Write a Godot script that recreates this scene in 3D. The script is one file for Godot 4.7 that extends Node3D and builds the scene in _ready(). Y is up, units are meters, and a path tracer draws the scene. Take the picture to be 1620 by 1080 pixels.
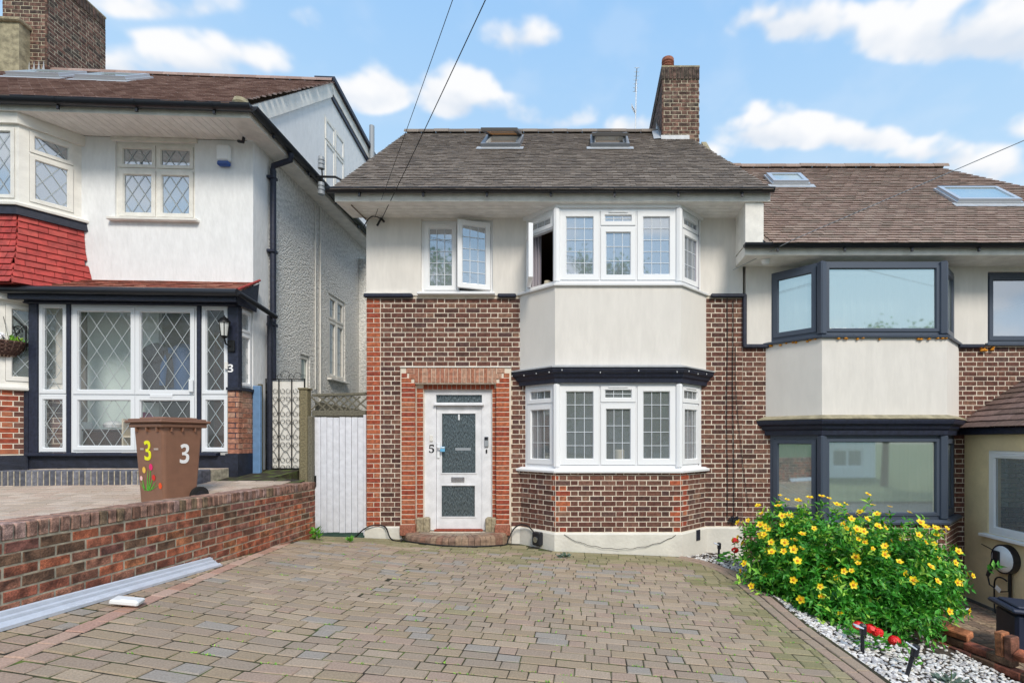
extends Node3D

# A brown-brick and cream-render semi on a sloping street, a white pebble-dashed house on its left and its stepped-down twin on the right.
# World: metres, the middle house's front wall lies on z = 0, x = 0 is straight ahead of the camera, the street rises to the left.

const EYE := Vector3(0.0, 1.63, 8.0)
const PIECES := 300

var rng := RandomNumberGenerator.new()
var M := {}
var T := {}
var PAL := {}
var counts := {}
var mesh_cache := {}


# ---------------------------------------------------------------- mesh builder
class MB:
	var v := PackedVector3Array()
	var n := PackedVector3Array()
	var c := PackedColorArray()
	var u := PackedVector2Array()
	var tint := Color(1, 1, 1)
	var use_uv := false
	var xf := Transform3D()

	func vert(p: Vector3, nn: Vector3, uv := Vector2()) -> void:
		v.append(p)
		n.append(nn)
		c.append(tint)
		u.append(uv)

	# a, b, d counter-clockwise seen from outside
	func tri(a: Vector3, b: Vector3, d: Vector3) -> void:
		var p := xf * a
		var q := xf * b
		var r := xf * d
		var nn := (q - p).cross(r - p).normalized()
		vert(p, nn)
		vert(r, nn)
		vert(q, nn)

	func quad(a: Vector3, b: Vector3, d: Vector3, e: Vector3) -> void:
		tri(a, b, d)
		tri(a, d, e)

	# a flat polygon turned so that it faces «out»
	func face(pts: Array, out: Vector3) -> void:
		var nn: Vector3 = (pts[1] - pts[0]).cross(pts[2] - pts[0])
		var flip := nn.dot(out) < 0.0
		for i in range(1, pts.size() - 1):
			if flip:
				tri(pts[0], pts[i + 1], pts[i])
			else:
				tri(pts[0], pts[i], pts[i + 1])

	func uvquad(a: Vector3, b: Vector3, d: Vector3, e: Vector3) -> void:
		use_uv = true
		var nn := ((xf * b) - (xf * a)).cross((xf * d) - (xf * a)).normalized()
		var P := [xf * a, xf * d, xf * b, xf * a, xf * e, xf * d]
		var UV := [Vector2(0, 1), Vector2(1, 0), Vector2(1, 1), Vector2(0, 1), Vector2(0, 0), Vector2(1, 0)]
		for i in 6:
			vert(P[i], nn, UV[i])

	func stri(a: Vector3, na: Vector3, b: Vector3, nb: Vector3, d: Vector3, nd: Vector3) -> void:
		var p := xf * a
		var q := xf * b
		var r := xf * d
		var A := (xf.basis * na).normalized()
		var B := (xf.basis * nb).normalized()
		var D := (xf.basis * nd).normalized()
		if (q - p).cross(r - p).dot(A + B + D) < 0.0:
			vert(p, A)
			vert(q, B)
			vert(r, D)
		else:
			vert(p, A)
			vert(r, D)
			vert(q, B)

	func squad(a: Vector3, na: Vector3, b: Vector3, nb: Vector3, d: Vector3, nd: Vector3, e: Vector3, ne: Vector3) -> void:
		stri(a, na, b, nb, d, nd)
		stri(a, na, d, nd, e, ne)

	func box(p: Vector3, s: Vector3, bas := Basis()) -> void:
		var h := s * 0.5
		for a in 3:
			for sg in [-1.0, 1.0]:
				var o := Vector3()
				o[a] = sg
				var b := (a + 1) % 3
				var d := (a + 2) % 3
				var pts := []
				for k in [[-1, -1], [1, -1], [1, 1], [-1, 1]]:
					var q := Vector3()
					q[a] = h[a] * sg
					q[b] = h[b] * k[0]
					q[d] = h[d] * k[1]
					pts.append(p + bas * q)
				face(pts, bas * o)

	func lohi(x0: float, y0: float, z0: float, x1: float, y1: float, z1: float) -> void:
		box(Vector3(x0 + x1, y0 + y1, z0 + z1) * 0.5, Vector3(absf(x1 - x0), absf(y1 - y0), absf(z1 - z0)))

	# a box with all edges cut at r
	func cbox(p: Vector3, s: Vector3, r: float, bas := Basis()) -> void:
		var h := s * 0.5
		for a in 3:
			var b := (a + 1) % 3
			var d := (a + 2) % 3
			for sg in [-1.0, 1.0]:
				var pts := []
				for k in [[-1, -1], [1, -1], [1, 1], [-1, 1]]:
					var q := Vector3()
					q[a] = h[a] * sg
					q[b] = (h[b] - r) * k[0]
					q[d] = (h[d] - r) * k[1]
					pts.append(p + bas * q)
				var o := Vector3()
				o[a] = sg
				face(pts, bas * o)
			for sb in [-1.0, 1.0]:
				for sd in [-1.0, 1.0]:
					var pts2 := []
					for k in [[0, -1], [0, 1], [1, 1], [1, -1]]:
						var q := Vector3()
						q[b] = (h[b] if k[0] == 0 else h[b] - r) * sb
						q[d] = (h[d] - r if k[0] == 0 else h[d]) * sd
						q[a] = (h[a] - r) * k[1]
						pts2.append(p + bas * q)
					var o2 := Vector3()
					o2[b] = sb
					o2[d] = sd
					face(pts2, bas * o2)
		for sx in [-1.0, 1.0]:
			for sy in [-1.0, 1.0]:
				for sz in [-1.0, 1.0]:
					var sgn := Vector3(sx, sy, sz)
					var pts3 := []
					for a in 3:
						var q := (h - Vector3(r, r, r)) * sgn
						q[a] = h[a] * sgn[a]
						pts3.append(p + bas * q)
					face(pts3, bas * sgn)

	# a tube through points, with end caps
	func tube(pts: Array, r: float, sides := 8, r_end := -1.0) -> void:
		var rings := []
		var up := Vector3.UP
		for i in pts.size():
			var dir: Vector3 = (pts[mini(i + 1, pts.size() - 1)] - pts[maxi(i - 1, 0)]).normalized()
			if absf(dir.dot(up)) > 0.98:
				up = Vector3.RIGHT
			var sx := dir.cross(up).normalized()
			var sy := sx.cross(dir).normalized()
			up = sy
			var rr := r if r_end < 0.0 else lerpf(r, r_end, float(i) / maxf(1.0, pts.size() - 1))
			var ring := []
			for k in sides:
				var a := TAU * k / sides
				var nn := sx * cos(a) + sy * sin(a)
				ring.append([pts[i] + nn * rr, nn])
			rings.append(ring)
		for i in range(rings.size() - 1):
			for k in sides:
				var k2 := (k + 1) % sides
				var A = rings[i][k]
				var B = rings[i][k2]
				var C = rings[i + 1][k2]
				var D = rings[i + 1][k]
				squad(A[0], A[1], B[0], B[1], C[0], C[1], D[0], D[1])
		for e in [0, rings.size() - 1]:
			var pl := []
			for k in sides:
				pl.append(rings[e][k][0])
			var j: int = 1 if e == 0 else e - 1
			face(pl, pts[e] - pts[j])

	# rectangle with rectangular holes, from z0 (back) to z1 (front)
	func plate(x0: float, y0: float, x1: float, y1: float, holes: Array, z0: float, z1: float) -> void:
		var xs := [x0, x1]
		var ys := [y0, y1]
		for h in holes:
			for q in [h[0], h[2]]:
				if q > x0 + 1e-5 and q < x1 - 1e-5 and not xs.has(q):
					xs.append(q)
			for q in [h[1], h[3]]:
				if q > y0 + 1e-5 and q < y1 - 1e-5 and not ys.has(q):
					ys.append(q)
		xs.sort()
		ys.sort()
		var solid := func(i: int, j: int) -> bool:
			if i < 0 or j < 0 or i >= xs.size() - 1 or j >= ys.size() - 1:
				return false
			var cx: float = (xs[i] + xs[i + 1]) * 0.5
			var cy: float = (ys[j] + ys[j + 1]) * 0.5
			for h in holes:
				if cx > h[0] and cx < h[2] and cy > h[1] and cy < h[3]:
					return false
			return true
		for j in ys.size() - 1:
			for i in xs.size() - 1:
				if not solid.call(i, j):
					continue
				var a: float = xs[i]
				var b: float = xs[i + 1]
				var lo: float = ys[j]
				var hi: float = ys[j + 1]
				quad(Vector3(a, lo, z1), Vector3(b, lo, z1), Vector3(b, hi, z1), Vector3(a, hi, z1))
				quad(Vector3(b, lo, z0), Vector3(a, lo, z0), Vector3(a, hi, z0), Vector3(b, hi, z0))
				if not solid.call(i - 1, j):
					quad(Vector3(a, lo, z0), Vector3(a, lo, z1), Vector3(a, hi, z1), Vector3(a, hi, z0))
				if not solid.call(i + 1, j):
					quad(Vector3(b, lo, z1), Vector3(b, lo, z0), Vector3(b, hi, z0), Vector3(b, hi, z1))
				if not solid.call(i, j - 1):
					quad(Vector3(a, lo, z0), Vector3(b, lo, z0), Vector3(b, lo, z1), Vector3(a, lo, z1))
				if not solid.call(i, j + 1):
					quad(Vector3(a, hi, z1), Vector3(b, hi, z1), Vector3(b, hi, z0), Vector3(a, hi, z0))

	# polygon in x,y (any winding) swept from z0 to z1
	func prism(poly: PackedVector2Array, z0: float, z1: float) -> void:
		var p := poly
		if Geometry2D.is_polygon_clockwise(p):
			p = poly.duplicate()
			p.reverse()
		# is_polygon_clockwise works with y down; normalise with the signed area instead
		var area := 0.0
		for i in p.size():
			area += p[i].cross(p[(i + 1) % p.size()])
		if area < 0.0:
			p = p.duplicate()
			p.reverse()
		var ix := Geometry2D.triangulate_polygon(p)
		for k in range(0, ix.size(), 3):
			var a := p[ix[k]]
			var b := p[ix[k + 1]]
			var d := p[ix[k + 2]]
			face([Vector3(a.x, a.y, z1), Vector3(b.x, b.y, z1), Vector3(d.x, d.y, z1)], Vector3(0, 0, 1))
			face([Vector3(a.x, a.y, z0), Vector3(b.x, b.y, z0), Vector3(d.x, d.y, z0)], Vector3(0, 0, -1))
		for i in p.size():
			var a := p[i]
			var b := p[(i + 1) % p.size()]
			var nn := Vector3(b.y - a.y, a.x - b.x, 0)
			face([Vector3(a.x, a.y, z0), Vector3(b.x, b.y, z0), Vector3(b.x, b.y, z1), Vector3(a.x, a.y, z1)], nn)

	# profile of (radius, y) turned round the y axis at p
	func lathe(p: Vector3, prof: Array, sides := 20, sx := 1.0, sz := 1.0) -> void:
		for i in prof.size() - 1:
			var a: Vector2 = prof[i]
			var b: Vector2 = prof[i + 1]
			var t := (b - a).normalized()
			var nr := t.y
			var ny := -t.x
			for k in sides:
				var a0 := TAU * k / sides
				var a1 := TAU * (k + 1) / sides
				var d0 := Vector3(cos(a0) * sx, 0, sin(a0) * sz)
				var d1 := Vector3(cos(a1) * sx, 0, sin(a1) * sz)
				squad(p + d0 * a.x + Vector3.UP * a.y, d0 * nr + Vector3.UP * ny, p + d1 * a.x + Vector3.UP * a.y, d1 * nr + Vector3.UP * ny,
					p + d1 * b.x + Vector3.UP * b.y, d1 * nr + Vector3.UP * ny, p + d0 * b.x + Vector3.UP * b.y, d0 * nr + Vector3.UP * ny)

	# open polyline in plan (x, z), swept up a profile of (outward offset, y)
	func loft(plan: Array, prof: Array, ends := true) -> void:
		var lines := []
		for q in prof:
			var o := MB.offs(plan, q.x)
			var l := []
			for w in o:
				l.append(Vector3(w.x, q.y, w.y))
			lines.append(l)
		for i in lines.size() - 1:
			for k in plan.size() - 1:
				quad(lines[i][k], lines[i][k + 1], lines[i + 1][k + 1], lines[i + 1][k])
		if ends and prof.size() > 2:
			for e in [0, plan.size() - 1]:
				var pl := []
				for l in lines:
					pl.append(l[e])
				face(pl, Vector3(-1 if e == 0 else 1, 0, 0))

	static func offs(plan: Array, o: float) -> Array:
		var out := []
		var k := plan.size()
		for i in k:
			var p: Vector2 = plan[i]
			var d0: Vector2 = (plan[i] - plan[maxi(i - 1, 0)]).normalized()
			var d1: Vector2 = (plan[mini(i + 1, k - 1)] - plan[i]).normalized()
			if i == 0:
				d0 = d1
			if i == k - 1:
				d1 = d0
			# walking left to right in x with z towards the viewer: outward is (-dz, dx) turned to +z
			var n0 := Vector2(-d0.y, d0.x)
			var n1 := Vector2(-d1.y, d1.x)
			var m := (n0 + n1).normalized()
			var s := o / maxf(0.3, m.dot(n0))
			if i == 0 or i == k - 1:
				# keep the ends on the wall: slide along the wall (x axis)
				s = o / maxf(0.35, absf(n0.x)) if absf(n0.x) > 0.35 else o
				out.append(p + (Vector2(signf(n0.x), 0) * s if absf(n0.x) > 0.35 else n0 * o))
			else:
				out.append(p + m * s)
		return out

	func add(src: MB, t: Transform3D, col := Color(1, 1, 1)) -> void:
		var b := t.basis
		for i in src.v.size():
			v.append(t * src.v[i])
			n.append((b * src.n[i]).normalized())
			c.append(col)
			u.append(src.u[i])

	func mesh(colors := false) -> ArrayMesh:
		var a := []
		a.resize(Mesh.ARRAY_MAX)
		a[Mesh.ARRAY_VERTEX] = v
		a[Mesh.ARRAY_NORMAL] = n
		if colors:
			a[Mesh.ARRAY_COLOR] = c
		if use_uv:
			a[Mesh.ARRAY_TEX_UV] = u
		var m := ArrayMesh.new()
		if v.size():
			m.add_surface_from_arrays(Mesh.PRIMITIVE_TRIANGLES, a)
		return m


# ---------------------------------------------------------------- naming and placing
func numbered(parent: Node, called: String) -> String:
	var key := str(parent.get_instance_id()) + called
	var k: int = counts.get(key, 0)
	counts[key] = k + 1
	return called if k == 0 else "%s_%03d" % [called, k]


func put(called: String, b: MB, m: Material, parent: Node = null, t := Transform3D(), colors := false) -> MeshInstance3D:
	var o := MeshInstance3D.new()
	o.mesh = b.mesh(colors)
	o.material_override = m
	o.transform = t
	var p: Node = parent if parent else self
	o.name = numbered(p, called)
	p.add_child(o, true)
	return o


func node(called: String, parent: Node = null, t := Transform3D()) -> Node3D:
	var o := Node3D.new()
	var p: Node = parent if parent else self
	o.name = numbered(p, called)
	o.transform = t
	p.add_child(o, true)
	return o


func tag(o: Node, label: String, category: String, group := "") -> Node:
	o.set_meta("label", label)
	o.set_meta("category", category)
	if group:
		o.set_meta("group", group)
	return o


func at(x: float, y: float, z: float, yaw := 0.0) -> Transform3D:
	return Transform3D(Basis(Vector3.UP, yaw), Vector3(x, y, z))


# pieces: [transform, MB, tone]; the nearest become parts of their own, the rest one part
func lay(parent: Node3D, called: String, items: Array, pal: String, limit := PIECES, stuff_name := "") -> void:
	var g := parent.global_transform
	var order := []
	for it in items:
		var w: Vector3 = g * (it[0] as Transform3D).origin
		order.append([(w - EYE).length_squared(), it])
	order.sort_custom(func(a, b): return a[0] < b[0])
	var rest := MB.new()
	var P: Dictionary = PAL[pal]
	for k in order.size():
		var it: Array = order[k][1]
		if k < limit:
			var o := MeshInstance3D.new()
			var src: MB = it[1]
			if not mesh_cache.has(src):
				mesh_cache[src] = src.mesh()
			o.mesh = mesh_cache[src]
			o.material_override = P.mats[it[2]]
			o.transform = it[0]
			o.name = numbered(parent, called)
			parent.add_child(o)
		else:
			rest.add(it[1], it[0], P.lin[it[2]])
	if rest.v.size():
		var s := put(stuff_name if stuff_name else called + "work", rest, P.vert, parent, Transform3D(), true)
		s.set_meta("kind", "stuff")


# ---------------------------------------------------------------- textures and materials
func grey(size: int, seed_: int, freq: float, oct: int, lo: float, hi: float, kind := FastNoiseLite.TYPE_SIMPLEX_SMOOTH, power := 1.0) -> Image:
	var f := FastNoiseLite.new()
	f.seed = seed_
	f.noise_type = kind
	f.frequency = freq
	f.fractal_octaves = oct
	f.fractal_type = FastNoiseLite.FRACTAL_FBM if oct > 1 else FastNoiseLite.FRACTAL_NONE
	var im := f.get_seamless_image(size, size, false, false, 0.15, true)
	im.convert(Image.FORMAT_L8)
	var d := im.get_data()
	var lut := PackedByteArray()
	for i in 256:
		lut.append(int(clampf(lerpf(lo, hi, pow(i / 255.0, power)), 0.0, 1.0) * 255.0))
	for i in d.size():
		d[i] = lut[d[i]]
	return Image.create_from_data(size, size, false, Image.FORMAT_L8, d)


# stretch a grey picture so that nearly all of it lies between lo and hi
func level(im: Image, lo: float, hi: float) -> Image:
	var d := im.get_data()
	var hist := []
	hist.resize(256)
	hist.fill(0)
	for q in d:
		hist[q] += 1
	var acc := 0
	var a := 0
	var b := 255
	for i in 256:
		acc += hist[i]
		if acc < d.size() * 0.03:
			a = i
		if acc < d.size() * 0.97:
			b = i
	var lut := PackedByteArray()
	for i in 256:
		lut.append(int(clampf(lerpf(lo, hi, (i - a) / maxf(1.0, b - a)), 0.0, 1.0) * 255.0))
	for i in d.size():
		d[i] = lut[d[i]]
	return Image.create_from_data(im.get_width(), im.get_height(), false, Image.FORMAT_L8, d)


func mul(a: Image, b: Image) -> Image:
	var x := a.get_data()
	var y := b.get_data()
	for i in x.size():
		x[i] = x[i] * y[i] / 255
	return Image.create_from_data(a.get_width(), a.get_height(), false, Image.FORMAT_L8, x)


func ramp(im: Image, cols: Array) -> ImageTexture:
	var d := im.get_data()
	var out := PackedByteArray()
	out.resize(d.size() * 3)
	var lut := []
	for i in 256:
		var f := i / 255.0 * (cols.size() - 1)
		var k := mini(int(f), cols.size() - 2)
		lut.append((cols[k] as Color).lerp(cols[k + 1], f - k))
	for i in d.size():
		var q: Color = lut[d[i]]
		out[i * 3] = int(q.r * 255)
		out[i * 3 + 1] = int(q.g * 255)
		out[i * 3 + 2] = int(q.b * 255)
	return ImageTexture.create_from_image(Image.create_from_data(im.get_width(), im.get_height(), false, Image.FORMAT_RGB8, out))


func tex(im: Image) -> ImageTexture:
	return ImageTexture.create_from_image(im)


func mat(called: String, col: Color, rough := 0.8, albedo := "", scale := 1.0, bump := "", depth := 0.0, metallic := 0.0) -> StandardMaterial3D:
	var m := StandardMaterial3D.new()
	m.resource_name = called
	m.albedo_color = col
	m.roughness = rough
	m.metallic = metallic
	if albedo or bump:
		m.uv1_triplanar = true
		m.uv1_world_triplanar = true
		m.uv1_scale = Vector3.ONE * scale
	if albedo:
		m.albedo_texture = T[albedo]
	if bump:
		m.heightmap_enabled = true
		m.heightmap_texture = T[bump]
		m.heightmap_scale = depth
	M[called] = m
	return m


# a palette: base colours, one material each, and one more that takes them as vertex colours
func palette(called: String, hexes: Array, gain: float, albedo: String, scale: float, rough: float, bump := "", depth := 0.0) -> void:
	var mats := []
	var lin := []
	for h in hexes:
		var q := Color(h).srgb_to_linear()
		q = Color(minf(q.r * gain, 1), minf(q.g * gain, 1), minf(q.b * gain, 1))
		lin.append(q)
		mats.append(mat(called + "_" + h, q.linear_to_srgb(), rough, albedo, scale, bump, depth))
	var vm := mat(called + "_all", Color.WHITE, rough, albedo, scale, bump, depth)
	vm.vertex_color_use_as_albedo = true
	PAL[called] = {"mats": mats, "lin": lin, "vert": vm, "n": hexes.size()}


func make_materials() -> void:
	T.mottle = tex(level(mul(grey(512, 1, 0.012, 5, 0.4, 1.0), grey(512, 2, 0.12, 2, 0.6, 1.0)), 0.72, 1.0))
	T.soft = tex(level(mul(grey(512, 3, 0.006, 5, 0.5, 1.0), grey(512, 31, 0.05, 3, 0.8, 1.0)), 0.935, 1.0))
	T.stain = tex(level(mul(grey(512, 4, 0.010, 5, 0.4, 1.0), grey(512, 5, 0.3, 1, 0.75, 1.0)), 0.74, 1.0))
	T.grit = tex(level(mul(grey(512, 41, 0.03, 4, 0.5, 1.0), grey(512, 42, 0.25, 2, 0.7, 1.0)), 0.84, 1.0))
	T.grime = tex(level(mul(grey(512, 43, 0.009, 5, 0.3, 1.0), grey(512, 44, 0.09, 3, 0.6, 1.0)), 0.5, 1.0))
	T.rain = tex(level(grey(512, 45, 0.04, 4, 0.0, 1.0), 0.6, 1.0))
	T.drip = tex(level(mul(grey(512, 46, 0.02, 4, 0.5, 1.0), grey(512, 47, 0.06, 3, 0.7, 1.0)), 0.968, 1.0))
	T.speckle = tex(grey(512, 6, 0.25, 2, 0.0, 1.0))
	T.rough = tex(grey(512, 7, 0.05, 4, 0.0, 1.0))
	T.pebble = tex(grey(512, 8, 0.07, 1, 1.0, 0.0, FastNoiseLite.TYPE_CELLULAR))
	T.streak = tex(level(grey(512, 9, 0.02, 4, 0.0, 1.0), 0.78, 1.0))
	T.moss = ramp(grey(512, 10, 0.012, 5, -0.15, 1.1), [Color("241e18"), Color("30291f"), Color("3a3722"), Color("4a5528"), Color("66782f")])
	T.dirt = ramp(grey(512, 11, 0.02, 5, 0.0, 1.0), [Color("2a2420"), Color("4a4038"), Color("6b5f52")])
	# mean of the grey maps is about 0.87, so base colours are raised to match
	palette("brown_brick", ["6f473d", "784e43", "805649", "845c4e", "8c6455", "5f4138", "764c40", "70524a", "946e5b", "664944", "845849", "7b5649"], 1.0, "mottle", 2.3, 0.88, "rough", 0.3)
	palette("orange_brick", ["b65f40", "ad5336", "bf6b48", "a34c36", "b87050"], 1.12, "mottle", 2.3, 0.85, "rough", 0.25)
	palette("lintel_brick", ["c08a72", "ba7e66", "c69a82", "b67a60"], 1.12, "mottle", 2.3, 0.85, "rough", 0.25)
	palette("garden_brick", ["b46e54", "a9644e", "c07050", "94634f", "84654f", "a4705f", "b57c64", "9a665a", "c68058", "7d5e4a"], 1.3, "grime", 1.5, 0.9, "rough", 0.4)
	palette("coping_brick", ["a07a6a", "aa8474", "94705f", "b48e7c", "907a62", "b4948a"], 1.25, "grime", 1.9, 0.9, "rough", 0.35)
	palette("paver", ["ac9985", "a79481", "b39f8b", "a5917f", "a9957d", "a1907f", "b5a08a", "ac9483", "a3998f", "a59179", "999070", "8e8763", "a29676"], 1.06, "grit", 4.0, 0.92, "rough", 0.14)
	palette("red_paver", ["b99484", "bd9e8c", "b08a78", "c2a494"], 1.1, "grit", 4.0, 0.92, "rough", 0.12)
	palette("fore_paver", ["c2b0a1", "bba897", "c9b7a7", "bfa999", "b6a595"], 1.1, "grit", 4.0, 0.92, "rough", 0.12)
	palette("path_brick", ["94806a", "8a7562", "a08b74", "7d6b5c", "9b7f6c"], 1.3, "stain", 2.6, 0.92, "rough", 0.3)
	palette("stack_brick", ["735549", "6a4e43", "7d5d50", "61483e", "866a5c", "5a4a42", "76584c", "6e564c", "8c6f60", "5f5248", "7f5f52", "72594e"], 1.45, "grime", 1.6, 0.9, "rough", 0.35)
	palette("step_brick", ["9a7d6a", "8d7262", "a58a74", "94705e"], 1.14, "stain", 2.3, 0.9, "rough", 0.3)
	palette("blue_brick", ["6d6e78", "62636c", "7a7b84", "585a64"], 1.3, "mottle", 2.3, 0.8, "rough", 0.25)
	palette("roof_tile", ["857970", "8a7e74", "7e736a", "8e8278", "7a7068", "91857b", "867a70", "988c82"], 1.08, "grit", 2.0, 0.92, "rough", 0.2)
	palette("rust_tile", ["9d897d", "978175", "a58f83", "908074", "a89488", "988277"], 1.14, "grit", 2.0, 0.92, "rough", 0.2)
	palette("maroon_tile", ["a28a82", "998077", "ab938a", "907870", "b69f96"], 1.14, "grit", 2.0, 0.92, "rough", 0.2)
	palette("red_tile", ["c24a44", "bb443f", "c9544c", "b54742"], 1.1, "stain", 1.8, 0.7, "rough", 0.25)
	palette("porch_tile", ["ad6c5c", "b97865", "9c5c4c", "b27a68", "c48c78"], 1.15, "stain", 2.0, 0.85, "rough", 0.3)
	palette("brown_tile", ["806860", "78625a", "88706a", "725c56"], 1.1, "stain", 2.0, 0.88, "rough", 0.3)
	palette("pebble", ["d9d6d2", "cfcac6", "e2dfdc", "bdb9b6", "d6cec4", "a9a5a6", "e9e7e4"], 1.0, "", 1.0, 0.7)
	palette("leaf", ["449626", "52a630", "388622", "74ba3a", "8cc844", "2e701e", "b0d850", "4e9e36"], 0.95, "", 1.0, 0.5)
	for k in PAL.leaf.mats.size():
		pass
	mat("mortar", Color("eaddcb"), 0.95, "soft", 2.0, "speckle", 0.15)
	mat("grey_mortar", Color("cfc4ac"), 0.95, "stain", 2.0, "speckle", 0.15)
	mat("cream_render", Color("e6e1da"), 0.9, "drip", 1.0, "rough", 0.12)
	M.cream_render.uv1_scale = Vector3(0.5, 0.12, 0.5)
	mat("white_render", Color("edeeef"), 0.9, "drip", 0.5, "rough", 0.35)
	M.white_render.uv1_scale = Vector3(0.55, 0.2, 0.55)
	mat("pebbledash", Color("f6f5f1"), 0.95, "grit", 0.7, "pebble", 1.6)
	M.pebbledash.uv1_scale = Vector3.ONE * 0.85
	mat("tan_render", Color("ecd8ae"), 0.9, "soft", 0.5, "rough", 0.15)
	mat("plinth_paint", Color("e4e0d6"), 0.85, "soft", 0.6, "rough", 0.25)
	mat("old_render", Color("b3a98c"), 0.95, "stain", 1.2, "rough", 0.5)
	mat("stone", Color("b5a88c"), 0.9, "stain", 3.0, "rough", 0.3)
	mat("upvc", Color("eff0f2"), 0.32)
	mat("white_paint", Color("ebebee"), 0.5, "soft", 1.2)
	mat("cream_paint", Color("efece5"), 0.55, "soft", 1.2)
	mat("gate_paint", Color("e8e9f0"), 0.55, "soft", 2.0)
	mat("soffit_paint", Color("f3f0ec"), 0.6, "soft", 1.2)
	mat("aluminium", Color("e3e6ea"), 0.45)
	mat("anthracite", Color("47505f"), 0.4)
	mat("navy_paint", Color("272d42"), 0.5, "streak", 1.6, "rough", 0.1)
	mat("navy_flat", Color("262b3c"), 0.6, "stain", 1.6, "rough", 0.3)
	mat("black_plastic", Color("22242b"), 0.35)
	mat("gutter_black", Color("1f222b"), 0.38)
	mat("rubber", Color("1b1b1d"), 0.7)
	mat("cable_black", Color("1a1a1c"), 0.6)
	mat("iron", Color("17181a"), 0.5, "", 1.0, "", 0.0, 0.3)
	mat("lead_strip", Color("a9b0b2"), 0.5, "", 1.0, "", 0.0, 0.1)
	mat("white_strip", Color("dfe4ea"), 0.4)
	mat("lead_flashing", Color("b9bcc0"), 0.55, "soft", 2.0, "", 0.0, 0.3)
	mat("zinc", Color("c9cdd2"), 0.4, "", 1.0, "", 0.0, 0.6)
	mat("chrome", Color("c6c8ca"), 0.2, "", 1.0, "", 0.0, 0.9)
	mat("galv_blue", Color("dbe2ee"), 0.35, "soft", 2.0, "", 0.0, 0.15)
	mat("blue_post", Color("6f94bd"), 0.55, "soft", 2.0)
	mat("old_wood", Color("8f8568"), 0.9, "streak", 3.0, "rough", 0.4)
	mat("grey_wood", Color("7d7868"), 0.9, "streak", 3.0, "rough", 0.4)
	mat("velux_frame", Color("8a8d92"), 0.4, "", 1.0, "", 0.0, 0.3)
	mat("velux_dark", Color("6e6a68"), 0.5)
	mat("pine", Color("b98a5e"), 0.5, "streak", 4.0)
	mat("bin_brown", Color("8a6450"), 0.5, "soft", 2.0)
	mat("bin_navy", Color("262f45"), 0.5, "soft", 2.0)
	mat("terracotta", Color("b4735c"), 0.85, "mottle", 4.0)
	mat("moss_joint", Color.WHITE, 0.95, "moss", 0.55, "rough", 0.6)
	mat("soil", Color.WHITE, 0.95, "dirt", 1.2, "rough", 1.0)
	mat("grass_ground", Color("5b6b3c"), 0.95, "stain", 0.4)
	mat("asphalt", Color("45454a"), 0.95, "stain", 0.8, "speckle", 0.2)
	mat("pavement", Color("8c8983"), 0.95, "stain", 0.8, "speckle", 0.2)
	mat("room_wall", Color("8f887d"), 0.9)
	mat("room_dark", Color("5d5a57"), 0.9)
	mat("room_floor", Color("6b5644"), 0.8)
	mat("curtain", Color("b9b4bb"), 0.9)
	M.curtain.backlight_enabled = true
	M.curtain.backlight = Color(0.4, 0.4, 0.4)
	mat("net_curtain", Color("cfe0dc"), 0.9)
	mat("brown_door", Color("7a4a2c"), 0.5, "streak", 4.0)
	mat("coat_black", Color("26262b"), 0.9)
	mat("coat_blue", Color("2f5078"), 0.9)
	mat("carton", Color("cfc4ae"), 0.8)
	mat("dark_wood", Color("3d2c2a"), 0.6)
	mat("pink_cloth", Color("b0447a"), 0.9)
	mat("white_plastic", Color("eceef0"), 0.35)
	mat("grey_plastic", Color("9aa0a6"), 0.4)
	mat("blue_film", Color("6fb4dc"), 0.35)
	mat("blue_plastic", Color("26509a"), 0.35)
	mat("yellow_print", Color("f0f01a"), 0.5)
	mat("white_print", Color("f4f4f4"), 0.5)
	mat("print_grey", Color("b8a79c"), 0.6)
	mat("black_print", Color("101012"), 0.5)
	mat("leaf_print", Color("4fae2e"), 0.5)
	mat("pink_print", Color("e8286e"), 0.5)
	mat("red_print", Color("d92a22"), 0.5)
	mat("orange_print", Color("f0531c"), 0.5)
	mat("gold_print", Color("f0c052"), 0.5)
	mat("pale_print", Color("f2c4c0"), 0.5)
	mat("petal_yellow", Color("fbdc1e"), 0.5)
	M.petal_yellow.backlight_enabled = true
	M.petal_yellow.backlight = Color(0.5, 0.4, 0.05)
	mat("stamen", Color("d98a12"), 0.7)
	mat("petal_red", Color("e01414"), 0.5)
	mat("petal_white", Color("f0eef0"), 0.5)
	mat("petal_purple", Color("7a3aa8"), 0.5)
	mat("stem_green", Color("4d6b30"), 0.7)
	mat("stem_brown", Color("5a4632"), 0.8)
	mat("fresh_leaf", Color("5fa02a"), 0.5)
	mat("dull_leaf", Color("66796a"), 0.6)
	mat("dark_leaf", Color("5a2e3a"), 0.6)
	mat("wicker", Color("6e4f45"), 0.7, "streak", 6.0)
	mat("wicker_pale", Color("b59a86"), 0.7)
	mat("foam", Color("d08a22"), 0.9)
	mat("lamp_glass", Color("d7d9d6"), 0.3)
	for k in ["leaf"]:
		for m in PAL[k].mats + [PAL[k].vert]:
			m.backlight_enabled = true
			m.backlight = Color(0.5, 0.55, 0.3)
	# panes: coated glass, partly mirror and partly see-through
	for g in [["pane_high", 0.68, "dfe8f2"], ["pane_low", 0.3, "d8e2e4"], ["pane_milky", 0.78, "e2efec"], ["pane_porch", 0.07, "e0e8ea"]]:
		var m := mat(g[0], Color(Color(g[2]), 0.02), 0.03, "", 1.0, "", 0.0, g[1])
		m.transparency = BaseMaterial3D.TRANSPARENCY_ALPHA
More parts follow.
